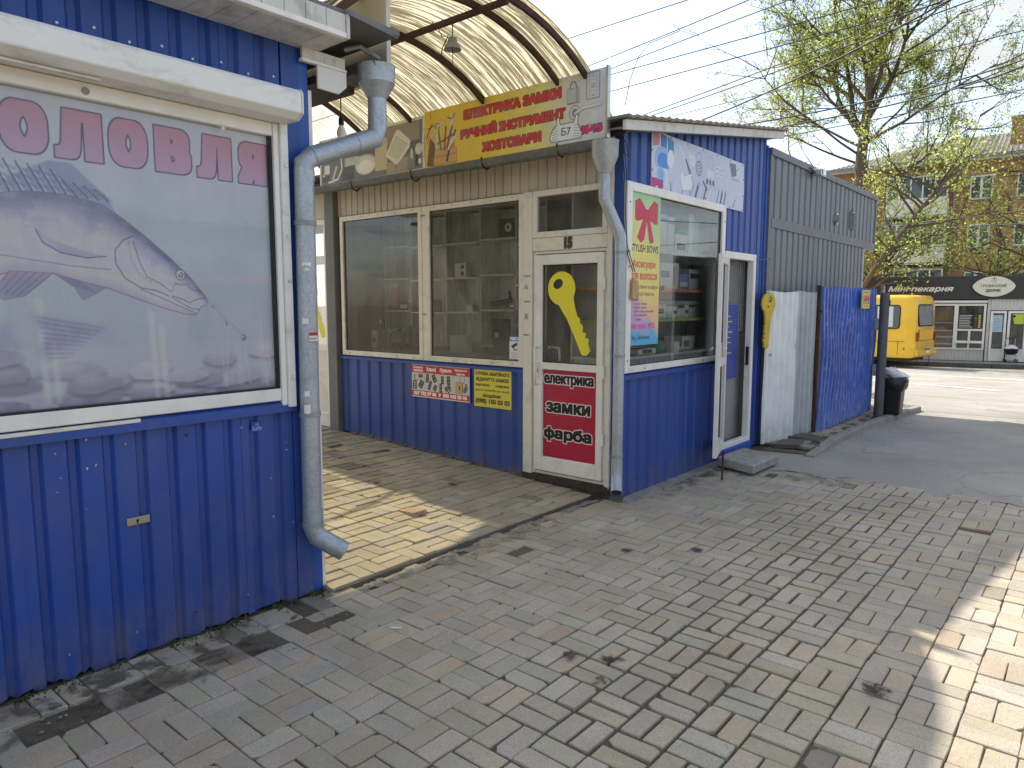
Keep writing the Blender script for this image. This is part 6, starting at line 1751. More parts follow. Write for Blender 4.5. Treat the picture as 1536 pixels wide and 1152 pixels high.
o = thing('shop_scale', (-3.22, 5.55, zz_(1.115)), 'grey white shop scale on the counter behind the side window', 'scale')
MB().box(-3.34, -3.10, 5.38, 5.70, 1.165, 1.215).build('scale_body', M['white'], o, bevel=.01); MB().box(-3.33, -3.11, 5.39, 5.69, 1.225, 1.235).build('pan', M['chrome'], o, bevel=.003)
MB().box(-3.28, -3.15, 5.44, 5.64, 1.216, 1.224).build('pan_support', M['dark'], o); MB().box(-3.098, -3.09, 5.45, 5.6, 1.175, 1.205).build('display', PL['dgrey'], o)
o = MB(); o.lathe((-3.2, 5.86, 1.158), [(.001, .0), (.07, .01), (.09, .06), (.075, .11), (.03, .13), (.001, .132)], 18)
tag(o.build('green_reel', PL['green'], None, smooth=60, loc=(-3.2, 5.86, 1.158)), 'round green reel of cord on the counter behind the side window', 'reel')

# ================================================================ grey container unit behind the shop
CX = -2.95
gb = thing('container_unit', (-4, 10, 0), 'dark grey ribbed two part container building behind the blue shop', 'container')
boxpart('core', M['grey_trim'], gb, -6.4, CX - .05, 7.88, 12.35, 2.45, 3.26)
boxpart('lower_core', M['grey_trim'], gb, -6.4, CX - .05, 7.88, 11.80, .05, 2.449)
siding('upper_sheet', M['grey_steel'], gb, (CX, 7.93, 0), (0, 1, 0), (1, 0, 0), 4.45, 2.56, 3.22, .205, .07, .022, 6, phase=.10)
siding('lower_sheet', M['grey_steel'], gb, (CX, 8.02, 0), (0, 1, 0), (1, 0, 0), 3.80, .05, 2.45, .19, .07, .022, 6, phase=.10)
boxpart('corner_flashing', M['grey_trim'], gb, CX - .045, CX + .012, 7.86, 7.93, .05, 3.22)
boxpart('corner_flashing', M['grey_trim'], gb, CX - .045, CX + .012, 7.931, 8.02, .05, 2.45)
boxpart('end_flashing', M['grey_trim'], gb, CX - .045, CX + .012, 12.381, 12.44, 2.46, 3.22)
boxpart('belt_flashing', M['grey_trim'], gb, CX - .045, CX + .014, 7.94, 10.1, 2.452, 2.56); boxpart('belt_flashing', M['grey_trim'], gb, CX - .045, CX + .0165, 10.101, 12.44, 2.452, 2.56)
boxpart('top_flashing', M['grey_trim'], gb, CX - .045, CX + .022, 7.86, 10.2, 3.221, 3.295); boxpart('top_flashing', M['grey_trim'], gb, CX - .045, CX + .025, 10.201, 12.46, 3.221, 3.295)
boxpart('roof', M['roof_grey'], gb, -6.4, CX - .046, 7.86, 12.44, 3.262, 3.285)
boxpart('end_strip', M['upvc'], gb, CX - .045, CX + .004, 11.825, 11.85, .05, 2.445)
vr = MB(); vr.tube([(CX - .02, 10.32, 2.755), (CX + .03, 10.32, 2.755)], .075, 20); vo = vr.build('vent_pipe', M['chrome'], gb, smooth=40)
vr = MB(); vr.tube([(CX + .0305, 10.32, 2.755), (CX + .033, 10.32, 2.755)], .06, 20); vr.build('vent_mouth', M['black'], vo)
vg = boxpart('vent_grille', M['galv_old'], gb, CX + .001, CX + .03, 11.00, 11.20, 2.68, 2.92)
for k in range(8):
    boxpart('louvre', M['grey_trim'], vg, CX + .031, CX + .045, 11.01, 11.19, 2.69 + k * .028, 2.705 + k * .028)
MB().tube([(CX + .02, 11.1, 2.93), (CX + .03, 11.1, 2.97)], .012, 8).build('vent_hood', M['galv'], gb)
fl = thing('floodlight', (CX + .05, 9.2, 3.18), 'small silver floodlight fixed under the top edge of the grey container', 'lamp')
MB().box(CX + .04, CX + .14, 9.18, 9.36, 3.17, 3.25).build('housing', M['chrome'], fl, bevel=.006); boxpart('lens', M['glass_clear'], fl, CX + .141, CX + .146, 9.2, 9.34, 3.18, 3.24)
MB().tube([(CX + .03, 9.1, 3.26), (CX + .06, 9.15, 3.2), (CX + .06, 9.2, 3.2)], .008, 6).build('bracket', M['black'], fl)

# ================================================================ fence of metal sheets
def corr(name, mat, parent, p, q, z0, z1, pitch, amp, nz=10, warp=0.0, seed=1, jag=0.0):
    r = random.Random(seed)
    p, q = Vector(p), Vector(q); L = (q - p).length; d = (q - p) / L; nn = Vector((d.y, -d.x))
    n = max(4, int(L / pitch * 12)); vs_ = []; ph = [r.uniform(0, 6) for _ in range(4)]
    for lay in (0, 1):
        for j in range(nz + 1):
            for i in range(n + 1):
                s_ = L * i / n; t = j / nz
                w = amp * max(-1, min(1, 2.1 * math.sin(2 * math.pi * s_ / pitch))) + warp * (math.sin(s_ * 3 + ph[0] + t * 4) * math.sin(t * 5 + ph[1]) + .5 * math.sin(s_ * 7 + t * 9 + ph[2])) * (t * (1.2 - t) * 2)
                c = p + d * (s_ + warp * .6 * math.sin(t * 6 + ph[3])) + nn * (w - .003 * lay)
                zz0 = z0(s_) if callable(z0) else z0
                z = zz0 + (z1 - zz0) * t
                if j == 0 and jag: z += r.uniform(0, jag) if lay == 0 else 0
                if j == nz: z += .008 * math.sin(s_ * 9 + ph[0])
                vs_.append((c.x, c.y, z))
    m = (nz + 1) * (n + 1); fs = []
    for lay in (0, 1):
        for j in range(nz):
            for i in range(n):
                a = lay * m + j * (n + 1) + i
                f = (a, a + 1, a + n + 2, a + n + 1)
                fs.append(f if lay == 0 else f[::-1])
    for j in range(nz):
        for i in (0, n):
            a = j * (n + 1) + i; fs.append((a, a + n + 1, m + a + n + 1, m + a))
    for i in range(n):
        for j in (0, nz):
            a = j * (n + 1) + i; fs.append((a, a + 1, m + a + 1, m + a))
    mb = MB(); mb.add(vs_, fs)
    return mb.build(name, mat, parent, smooth=28)
wf = thing('white_fence', (-2.76, 8.3, .03), 'white painted profiled metal fence beside the blue shop wall', 'fence')
corr('fence_sheet', M['white_fence'], wf, (-2.885, 7.74), (-2.765, 8.36), .05, 1.745, .122, .018, 8, .006, 3, .02)
corr('fence_sheet', M['fence_shaded'], wf, (-2.762, 8.35), (-2.70, 8.84), .06, 1.75, .122, .018, 8, .006, 4, .02)
MB().tube([(-2.88, 7.80, 1.05), (-2.83, 7.80, 1.05)], .014, 6).build('bolt', M['chrome'], wf)
bf = thing('blue_gate', (-2.55, 9.8, .08), 'battered blue corrugated metal gate leaf with a small yellow green sign', 'gate')
corr('gate_sheet', M['blue_fence'], bf, (-2.655, 8.93), (-2.50, 10.76), lambda s_: .045 + .045 * s_, 1.815, .107, .022, 22, .026, 9, .012)
MB().box(-2.70, -2.66, 8.86, 8.91, .03, 1.83).build('hinge_post', M['rust'], bf)
boxpart('rail', M['rust'], bf, -2.70, -2.665, 8.95, 10.6, 1.5, 1.54); 
MB().tube([(-2.50, 10.78, .2), (-2.515, 10.79, .9), (-2.50, 10.78, 1.8)], .012, 6).build('gate_edge', M['galv_old'], bf)
pr = Print(.30, .24, 500, (222, 206, 50))
pr.rect(.05, .06, .30, .18, (90, 170, 90)); pr.text('САДІВНИК', .035, .075, .285, .165, (206, 50, 60), bold=.006, out=(.005, (226, 224, 200)))
pr.text('все для саду', .07, .195, .26, .222, (90, 80, 40), bold=.0015); pr.poly([(0, 0), (.05, 0), (.015, .12), (.05, .24), (0, .24)], (60, 110, 60), .7); pr.text('ціни низькі', .08, .02, .26, .045, (190, 60, 50), bold=.0012)
put_sign('garden_sign', pr, (-2.487, 10.02, 1.55), (.085, .9964, 0), 'small yellow and green sign with red lettering at the top of the blue gate', 'sign', .006)
pt = thing('gate_post', (-2.36, 10.68, .05), 'dark grey round steel post at the end of the blue gate', 'post')
mb = MB(); mb.tube([(-2.37, 10.72, .04), (-2.37, 10.72, 1.72)], .062, 16); mb.build('pole', M['post'], pt, smooth=40)
mb = MB(); mb.tube([(-2.37, 10.72, 1.72), (-2.37, 10.72, 1.76)], [.064, .05], 16); mb.build('cap', M['post'], pt, smooth=40)
for z in (.62, 1.25): boxpart('hinge_lug', M['galv_old'], pt, -2.47, -2.42, 10.68, 10.72, z, z + .16)
boxpart('clamp', M['black'], pt, -2.325, -2.30, 10.70, 10.74, 1.58, 1.66)
tag(MB().box(-2.46, -2.42, 10.85, 10.93, .05, 1.86).build('inner_post', M['galv_old'], None, bevel=.004, loc=(-2.44, 10.89, .05)), 'narrow galvanised post just behind the round gate post', 'post')
# litter bin
bn = thing('litter_bin', (-2.27, 11.0, .06), 'black street litter bin with a white bag on top beside the gate post', 'bin')
mb = MB(); bx, by = -2.27, 11.0
mb.hexa([(bx - .12, by - .12, .065), (bx + .12, by - .12, .065), (bx + .12, by + .12, .065), (bx - .12, by + .12, .065)], [(bx - .145, by - .145, .58), (bx + .145, by - .145, .58), (bx + .145, by + .145, .58), (bx - .145, by + .145, .58)])
mb.build('bin_body', M['black'], bn, bevel=.02)
mb = MB(); n = 18; vs_ = []
for j, (z, r_) in enumerate(((.42, .165), (.47, .185), (.55, .19), (.60, .175), (.585, .15), (.54, .12))):
    for k in range(n):
        a = 2 * math.pi * k / n; rr = r_ * (1 + .07 * math.sin(5 * a + j)) / max(abs(math.cos(a)), abs(math.sin(a))) ** .6
        vs_.append((bx + rr * math.cos(a), by + rr * math.sin(a), z + .012 * math.sin(3 * a + j)))
mb.add(vs_, [(j * n + k, j * n + (k + 1) % n, (j + 1) * n + (k + 1) % n, (j + 1) * n + k) for j in range(5) for k in range(n)])
mb.build('bin_liner', M['bag'], bn, smooth=True)
mb = MB(); vs_ = []; r = random.Random(5)
for j in range(7):
    ph = math.pi * j / 6 - math.pi / 2
    for k in range(12):
        a = 2 * math.pi * k / 12; f = r.uniform(.8, 1.15)
        vs_.append((bx + .02 + .17 * math.cos(ph) * math.cos(a) * f, by + .04 + .15 * math.cos(ph) * math.sin(a) * f, .63 + .07 * math.sin(ph) * f - .04 * math.cos(a)))
mb.add(vs_, [(j * 12 + k, j * 12 + (k + 1) % 12, (j + 1) * 12 + (k + 1) % 12, (j + 1) * 12 + k) for j in range(6) for k in range(12)])
mb.build('carrier_bag', M['bag_white'], bn, smooth=True)
# white finial of something behind the gate top
# bits on the ground
for i, (x, y, a, L_) in enumerate(((-2.62, 2.18, .7, .05), (-1.78, 1.18, .9, .06))):
    o = MB(); o.tube([(x, y, .006), (x + L_ * math.cos(a), y + L_ * math.sin(a), .006)], .0042, 8)
    tag(o.build('cigarette_end', M['white'], None, smooth=40, loc=(x, y, .002)), ['white cigarette end on the paving near the kiosk corner', 'white cigarette end on the paving at the bottom of the picture'][i], 'litter')
r = random.Random(12)
st = MB()
for k in range(170):
    if k < 90: x, y = r.uniform(-3.3, -2.8), r.uniform(.6, 2.3)
    elif k < 130: x, y = r.uniform(-3.2, -2.6), r.uniform(4.7, 5.6)
    else: x, y = r.uniform(-2.9, -2.2), r.uniform(6.2, 9)
    s_ = r.uniform(.004, .012)
    st.add([(x + s_ * math.cos(a) * r.uniform(.6, 1), y + s_ * math.sin(a) * r.uniform(.6, 1), 0) for a in (0, 1.5, 3.1, 4.6)] + [(x, y, s_ * r.uniform(.5, 1))], [(0, 1, 4), (1, 2, 4), (2, 3, 4), (3, 0, 4)])
tag(st.build('grit', M['mortar'], None), kind='stuff')
# moss and small weeds along the foot of the kiosk
mo = MB(); r = random.Random(2)
gm = mk('moss', lc(70, 78, 40), .95, var=.4, scale=30)
for k in range(620):
    y = r.uniform(.6, 2.25); x = KX + .02 + abs(r.gauss(0, .035)); h = r.uniform(.008, .028); a = r.uniform(0, 6.3); w = r.uniform(.004, .012)
    if math.sin(y * 9) + math.sin(y * 23) < -.5: continue
    mo.add([(x - w * math.cos(a), y - w * math.sin(a), -.004), (x + w * math.cos(a), y + w * math.sin(a), -.004), (x + r.uniform(-.012, .012), y + r.uniform(-.012, .012), h)], [(0, 1, 2)])
tag(mo.build('moss', gm, None), kind='stuff')

# ================================================================ far side of the street
BK = Vector((-3.42, 31.36, -.5)); BA = R(14)
def side(name, label=None, cat=None, group=None, kind=None, off=(0, 0, 0)):
    c, s_ = math.cos(BA), math.sin(BA)
    return thing(name, (BK.x + off[0] * c - off[1] * s_, BK.y + off[0] * s_ + off[1] * c, BK.z + off[2]), label, cat, group, kind, BA)
def lb(name, mat, parent, *b, bevel=0.0):
    return MB().box(*b).build(name, mat, parent, bevel=bevel, local=True)
fs_ = side('far_sidewalk', kind='structure')
lb('walk_surface', M['concrete'], fs_, -16, 14, -1.20, 6.0, -.5, .0)
for k in range(26):
    lb('kerb_stone', M['kerb_dark'], fs_, -14 + k * 1.0 + .006, -13 + k * 1.0 - .006, -1.38, -1.205, -.4, .012, bevel=.02)
# bakery pavilion: local x along the front, y to the back, z up from its sidewalk
bk = side('bakery_kiosk', 'grey bakery kiosk across the street with a long black fascia and white windows', 'kiosk')
T = lambda t, z: (t, z + .5)
ivory = mk('ivory_ribbed_panel', lc(206, 204, 196), .5, var=.05, dirt=.3)
fascia = mk('black_fascia_vinyl', lc(52, 48, 48), .5, var=.2, scale=1.2, bump=.2, bscale=3)
dgi = mk('shop_dark', lc(58, 54, 50), .8)
lb('body', M['dark'], bk, -7.0, 4.2, 1.6, 4.0, .02, 3.0); lb('roof', M['roof_grey'], bk, -7.2, 4.4, .05, 4.1, 3.10, 3.16); lb('interior_floor', dgi, bk, -7, 4.2, .05, 1.6, .0, .05); lb('interior_ceiling', ivory, bk, -7, 4.2, .05, 1.6, 2.3, 2.34)
for k in range(5):
    lb('fascia_panel', fascia, bk, -7.2 + k * 2.3 + .003, -4.9 + k * 2.3 - .003, -.10 - .004 * (k % 2), .04, 2.31, 3.14)
def wallsheet(a, b, z0, z1):
    siding('wall_sheet', ivory, bk, (a, 0, 0), (1, 0, 0), (0, -1, 0), b - a, z0, z1, .115, .03, .012, 8, local=True)
wallsheet(-7, -1.80, .02, 2.30); wallsheet(-1.795, -.10, .02, .42); wallsheet(-.06, .035, .02, 2.30); wallsheet(.04, 1.16, 1.90, 2.30); wallsheet(1.17, 4.2, .02, 2.30)
# display window with bread shelves
w1 = lb('window', M['upvc'], bk, -1.80, -.10, -.05, .03, .425, .49, bevel=.004)
for b in ((-1.80, -1.74, .49, 2.14), (-1.10, -.97, .49, 2.14), (-.17, -.10, .49, 2.14), (-1.74, -1.10, 2.06, 2.14), (-.97, -.17, 2.06, 2.14), (-.97, -.17, 1.13, 1.20), (-.97, -.17, .70, .76), (-.62, -.55, .76, 1.13), (-.62, -.56, .49, .70)):
    lb('frame', M['upvc'], w1, b[0], b[1], -.05, .03, b[2], b[3])
mb = MB(); mb.quad((-1.74, 0, .49), (-1.10, 0, .49), (-1.10, 0, 2.06), (-1.74, 0, 2.06)); mb.quad((-.97, 0, .49), (-.17, 0, .49), (-.17, 0, 2.06), (-.97, 0, 2.06)); mb.build('pane', M['glass'], w1, local=True)
lb('serving_ledge', M['upvc'], bk, -1.0, -.16, -.2, -.052, .675, .70)
lb('shutter_box', M['upvc'], bk, -1.82, -.08, -.14, -.003, 2.17, 2.25, bevel=.006)
sh_ = lb('bread_rack', M['wood'], bk, -1.74, -1.08, .50, .52, .5, 2.0)
bread = mk('bread_crust', lc(190, 130, 60), .6, var=.35, scale=14)
r = random.Random(31)
for z in (.62, .88, 1.12, 1.40):
    lb('rack_shelf', M['white'], sh_, -1.74, -1.08, .1, .498, z, z + .03)
for z in (.65, .91, 1.15):
    x = -1.70
    while x < -1.14:
        w = r.uniform(.07, .12)
        mb = MB(); mb.lathe((x + w / 2, .22, z), [(w * .45, 0), (w * .5, .03), (w * .4, .07), (.001, .09)], 10); mb.build('loaf', bread, sh_, smooth=60, local=True)
        x += w + .012
for z in (.60, .86, 1.10): lb('price_strip', M['white'], sh_, -1.74, -1.08, .085, .0985, z, z + .045)
pr = Print(.76, .56, 360, (30, 30, 32))
for k in range(8):
    z = .05 + k * .062; pr.line([(.03, z), (.03 + r.uniform(.3, .42), z)], .022, (214, 212, 206)); pr.rect(.52, z - .018, .58, z + .02, r.choice(((150, 60, 50), (80, 110, 60), (190, 140, 70)))); pr.ell(.67, z, .045, .024, (214, 200, 90))
o = sheet_print('menu_board', pr, pr.material('menu_board_print'), bk, (-.95, -.012, 1.22), (1, 0, 0), (0, 0, 1), .008, M['black'], local=True)
# glazed doors
for i, (x0, x1) in enumerate(((.05, .54), (.585, 1.16))):
    d_ = lb('door', M['upvc'], bk, x0, x0 + .075, -.04, .03, .03, 1.87)
    for b in ((x1 - .075, x1, .03, 1.87), (x0 + .075, x1 - .075, 1.79, 1.87), (x0 + .075, x1 - .075, .42, .48), (x0 + .075, x1 - .075, .03, .09)):
        lb('frame', M['upvc'], d_, b[0], b[1], -.04, .03, b[2], b[3])
    lb('lower_panel', M['upvc'], d_, x0 + .075, x1 - .075, -.02, .01, .09, .42)
    mb = MB(); mb.quad((x0 + .07, 0, .48), (x1 - .07, 0, .48), (x1 - .07, 0, 1.79), (x0 + .07, 0, 1.79)); mb.build('pane', M['glass'], d_, local=True)
    mb = MB(); mb.tube([(x0 + (.03 if i else .46), -.045, .8), (x0 + (.03 if i else .46), -.09, .8), (x0 + (.03 if i else .46), -.09, 1.05), (x0 + (.03 if i else .46), -.045, 1.05)], .012, 6); mb.build('handle', M['upvc'], d_, local=True)
pr = Print(.30, .62, 300, (176, 196, 214))
for k in range(9): pr.line([(.04, .06 + k * .055), (.04 + r.uniform(.12, .22), .06 + k * .055)], .012, (120, 140, 170))
pr.rect(.02, .56, .13, .61, (214, 190, 40))
sheet_print('door_notice', pr, pr.material('door_notice_print'), bk, (.13, -.012, 1.10), (1, 0, 0), (0, 0, 1), .004, M['white'], local=True)
pr = Print(.40, .36, 300, (196, 206, 60)); pr.poly([(0, 0), (.12, 0), (.05, .36), (0, .36)], (70, 74, 60)); pr.ell(.1, .28, .05, .05, (40, 40, 40))
sheet_print('door_sticker', pr, pr.material('door_sticker_print'), bk, (.67, -.012, 1.40), (1, 0, 0), (0, 0, 1), .004, M['white'], local=True)
# lettering on the fascia and the oval sign
pr = Print(2.25, .36, 260, (52, 48, 48)); pr.text('Міні пекарня', .04, .05, 2.2, .32, (226, 222, 212), bold=.012, shear=.25, out=(.012, (20, 18, 18)))
o = side('bakery_lettering', 'white slanted lettering of the bakery on its black fascia', 'lettering', off=(-3.38, -.118, 2.49))
sheet_print('letter_strip', pr, pr.material('letter_strip_print', rough=.5), o, (0, 0, 0), (1, 0, 0), (0, 0, 1), .008, fascia, local=True)
o = side('oval_sign', 'pale oval sign with dark lettering on the black bakery fascia', 'sign', off=(.06, -.16, 2.76))
pr = Print(1.32, .76, 300, (222, 218, 200), u0=-.66, v0=-.38)
pr.text('ГРУЗИНСКИЙ', -.40, -.03, .38, .10, (70, 70, 56), bold=.004); pr.text('ДВОРИК', -.25, -.22, .22, -.09, (70, 70, 56), bold=.006)
pr.ell(0, .22, .08, .10, (110, 120, 96), ring=.012); pr.line([(0, .12), (0, .34)], .012, (110, 120, 96)); pr.line([(-.08, .22), (.08, .22)], .01, (110, 120, 96)); pr.ell(0, .29, .03, .03, (110, 120, 96))
for s_ in (-1, 1): pr.line([(s_ * .45, .02), (s_ * .55, .06), (s_ * .5, .12), (s_ * .4, .14)], .008, (170, 168, 140))
# outline: a long lozenge with curved shoulders
def oval(k):
    out = []
    for t in np.linspace(0, 2 * math.pi, 49)[:-1]:
        x = math.cos(t); y = math.sin(t)
        out.append((.655 * k * x, (.37 * k + (k - 1) * .05) * (math.copysign(abs(y) ** 1.35, y) * .97 + .03 * y)))
    return out
mat_o = pr.material('oval_sign_print')
def flat_shape(name, outline, th, mat, parent, y, uvp=None):
    mb = MB(); mb.prism([(a, y, b) for a, b in outline], (0, th, 0))
    ob = mb.build(name, mat, parent, local=True)
    if uvp:
        ul = ob.data.uv_layers.new(name='UVMap')
        for lp_ in ob.data.loops:
            v_ = ob.data.vertices[lp_.vertex_index].co; ul.data[lp_.index].uv = ((v_.x - uvp.u0) / uvp.wm, (v_.z - uvp.v0) / uvp.hm)
    return ob
flat_shape('rim', oval(1.06), .03, mk('dark_sign_rim', lc(60, 62, 56), .5), o, .012)
flat_shape('face', oval(1.0), .02, mat_o, o, -.01, pr)
# pushchair in front of the door
ps_ = side('pushchair', 'black pushchair with a white blanket parked at the bakery door', 'pushchair', off=(.70, -.35, .02))
mb = MB(); mb.lathe((0, 0, .28), [(.10, 0), (.20, .06), (.23, .20), (.20, .22), (.05, .2)], 16); mb.build('seat', M['black'], ps_, local=True, smooth=60)
mb = MB(); vs_ = [(.22 * math.cos(a) * f, .2 * math.sin(a) * f, .50 + h + .02 * math.sin(3 * a)) for f, h in ((1, 0), (.8, .06), (.4, .11), (.05, .12)) for a in np.linspace(0, 2 * math.pi, 13)[:-1]]
mb.add(vs_, [(j * 12 + k, j * 12 + (k + 1) % 12, (j + 1) * 12 + (k + 1) % 12, (j + 1) * 12 + k) for j in range(3) for k in range(12)]); mb.build('blanket', M['bag_white'], ps_, local=True, smooth=True)
for s_ in (-1, 1):
    mb = MB(); mb.tube([(.17 * s_, -.2, .06), (.13 * s_, .1, .4), (.14 * s_, .3, .85)], .012, 6); mb.build('frame_tube', M['chrome'], ps_, local=True)
    for y in (-.2, .2):
        mb = MB(); mb.tube([(.17 * s_ - .015, y, .065), (.17 * s_ + .015, y, .065)], .065, 14); mb.build('wheel', M['rubber'], ps_, local=True, smooth=40)
mb = MB(); mb.tube([(-.14, .3, .85), (.14, .3, .85)], .015, 6); mb.build('push_bar', M['black'], ps_, local=True)
mb = MB(); mb.tube([(-.17, .2, .065), (.17, .2, .065)], .01, 6); mb.build('axle', M['chrome'], ps_, local=True)

# ---------------------------------------------------------------- yellow minibus seen from its rear corner
bs = thing('yellow_bus', (-5.0, 27.16, -.565), 'small yellow bus stopped at the far kerb behind the gate post', 'bus', rotz=R(-8))
BL, BW = 6.9, 2.02                             # local: x forward is -x, near side y = 0
def ringb(x, inx, iny, z0, z1):
    rr = .13; pts = []
    yy0, yy1 = iny, BW - iny
    for (cy_, cz_, a0) in ((yy1 - rr, z1 - rr * 1.2, 0), (yy0 + rr, z1 - rr * 1.2, 90), (yy0 + .05, z0 + .05, 180), (yy1 - .05, z0 + .05, 270)):
        r_ = rr if a0 < 180 else .05
        for k in range(4):
            a = R(a0 + 30 * k); pts.append((x, cy_ + r_ * math.cos(a), cz_ + r_ * (1.2 if a0 < 180 else 1) * math.sin(a)))
    return pts
secs = [(0.0, .06, .10, .42, 2.34), (-.03, .03, .05, .38, 2.42), (-.12, 0, .015, .34, 2.48), (-.4, 0, 0, .33, 2.50), (-3.4, 0, 0, .33, 2.50), (-6.4, 0, 0, .33, 2.48), (-6.75, 0, .02, .34, 2.40), (-BL, 0, .10, .42, 2.2)]
mb = MB(); vs_ = []
for x, _, iny, z0, z1 in secs:
    t = x
    for (px_, py_, pz_) in ringb(x, 0, iny, z0, z1):
        if x > -.2: px_ -= .10 * max(0, (pz_ - 1.35)) / 1.1    # rear leans in at the top
        vs_.append((px_, py_ + .05 * max(0, (pz_ - 1.3)) * (1 if py_ < BW / 2 else -1), pz_))
m_ = 16
fs = [(j * m_ + k, (j + 1) * m_ + k, (j + 1) * m_ + (k + 1) % m_, j * m_ + (k + 1) % m_) for j in range(len(secs) - 1) for k in range(m_)]
fs += [tuple(range(m_)), tuple(range((len(secs) - 1) * m_, len(secs) * m_))[::-1]]
mb.add(vs_, fs); mb.build('body', M['bus'], bs, smooth=35, local=True)
curtain = mk('white_bus_curtain', lc(206, 206, 204), .8, var=.05)
bglass = mk('bus_window_glass', lc(70, 76, 80), .08, var=.1, spec=.8)
def rrect(x0, x1, z0, z1, r_):
    out = []
    for cx_, cz_, a0 in ((x1 - r_, z1 - r_, 0), (x0 + r_, z1 - r_, 90), (x0 + r_, z0 + r_, 180), (x1 - r_, z0 + r_, 270)):
        out += [(cx_ + r_ * math.cos(R(a0 + 30 * k)), cz_ + r_ * math.sin(R(a0 + 30 * k))) for k in range(4)]
    return out
def side_y(z): return .05 * max(0, z - 1.3)
for k, (x0, x1) in enumerate(((-1.95, -.52), (-3.5, -2.07), (-5.05, -3.62), (-6.3, -5.17))):
    ol = rrect(x0, x1, 1.33, 2.16, .11)
    mb = MB(); mb.add([(a, side_y(b) - .006, b) for a, b in ol] + [(a, side_y(b) + .02, b) for a, b in ol], [tuple(range(16))] + [(i, 16 + i, 16 + (i + 1) % 16, (i + 1) % 16) for i in range(16)])
    wo = mb.build('side_window', M['rubber'], bs, local=True)
    il = rrect(x0 + .03, x1 - .03, 1.36, 2.13, .09)
    mb = MB(); mb.add([(a, side_y(b) - .010, b) for a, b in il], [tuple(range(16))]); mb.build('pane', bglass, wo, local=True)
    mb = MB(); n = 26; vs_ = []; r = random.Random(k)
    for i in range(n + 1):
        a = x0 + .06 + (x1 - x0 - .30) * i / n
        for z in (1.40, 2.10):
            vs_.append((a + (.03 if z < 2 else 0) * math.sin(i), side_y(z) - .016 - .004 * math.sin(i * 2.1), z))
    mb.add(vs_, [(2 * i, 2 * i + 2, 2 * i + 3, 2 * i + 1) for i in range(n) if i % 9 != 4]); mb.build('curtain', curtain, wo, local=True)
rear_x = lambda z: -.10 * max(0, z - 1.35) / 1.1
ol = rrect(.30, 1.72, 1.42, 2.18, .12)
mb = MB(); mb.add([(rear_x(b) + .006, a, b) for a, b in ol] + [(rear_x(b) - .03, a, b) for a, b in ol], [tuple(range(16))] + [(i, 16 + i, 16 + (i + 1) % 16, (i + 1) % 16) for i in range(16)]); wo = mb.build('rear_window', M['rubber'], bs, local=True)
il = rrect(.34, 1.68, 1.46, 2.14, .10); mb = MB(); mb.add([(rear_x(b) + .010, a, b) for a, b in il], [tuple(range(16))]); mb.build('pane', mk('bus_rear_glass', lc(120, 122, 122), .15, var=.15), wo, local=True)
for y in (.16, BW - .16):
    mb = MB(); mb.box(-.02, .035, y - .045, y + .045, .92, 1.22); mb.build('tail_light', M['red'], bs, local=True, bevel=.01)
lb('rear_flap', M['bus'], bs, .0, .012, .35, BW - .35, .95, 1.3); lb('bumper', M['bus'], bs, -.06, .07, .08, BW - .08, .40, .62, bevel=.03)
pl_ = lb('number_plate', M['white'], bs, .072, .080, .85, 1.2, .50, .60); lb('plate_lamp', M['black'], bs, .07, .09, .8, 1.25, .61, .64)
lb('panel_seam', M['rubber'], bs, -6.0, -.35, -.003, .02, .90, .908); lb('rear_seam', M['rubber'], bs, .001, .006, .2, BW - .2, .93, .938); lb('hatch_seam', M['rubber'], bs, -.55, -.543, -.003, .02, .42, .9)
lb('side_marker', M['red'], bs, -.36, -.33, -.008, .02, .62, .70); lb('roof_lamp', M['red'], bs, -.35, -.28, .5, .62, 2.49, 2.53, bevel=.01)
for x in (-1.75, -5.2):
    for y0, y1 in ((.04, .26), (BW - .26, BW - .04)):
        mb = MB(); mb.tube([(x, y0, .37), (x, y1, .37)], .37, 24); wh = mb.build('wheel', M['rubber'], bs, local=True, smooth=40)
        mb = MB(); mb.tube([(x, y0 - .01 if y0 < 1 else y1 + .01, .37), (x, y0 + .02 if y0 < 1 else y1 - .02, .37)], .2, 18); mb.build('rim', M['enamel'], wh, local=True, smooth=40)
    mb = MB(); pts = [(x + .44 * math.cos(t), .37 + .44 * math.sin(t)) for t in np.linspace(0, math.pi, 15)]
    mb.add([(a, -.004, b) for a, b in pts] + [(a, .02, b) for a, b in pts], [tuple(range(15))]); mb.build('wheel_arch', M['rubber'], bs, local=True)
lb('chassis', M['black'], bs, -6.6, -.3, .2, BW - .2, .22, .36)
for y in (.35, 1.5):
    mb = MB(); mb.tube([(-.05, y, .4), (-.02, y, .12)], .01, 5); mb.build('tow_strap', M['black'], bs, local=True)

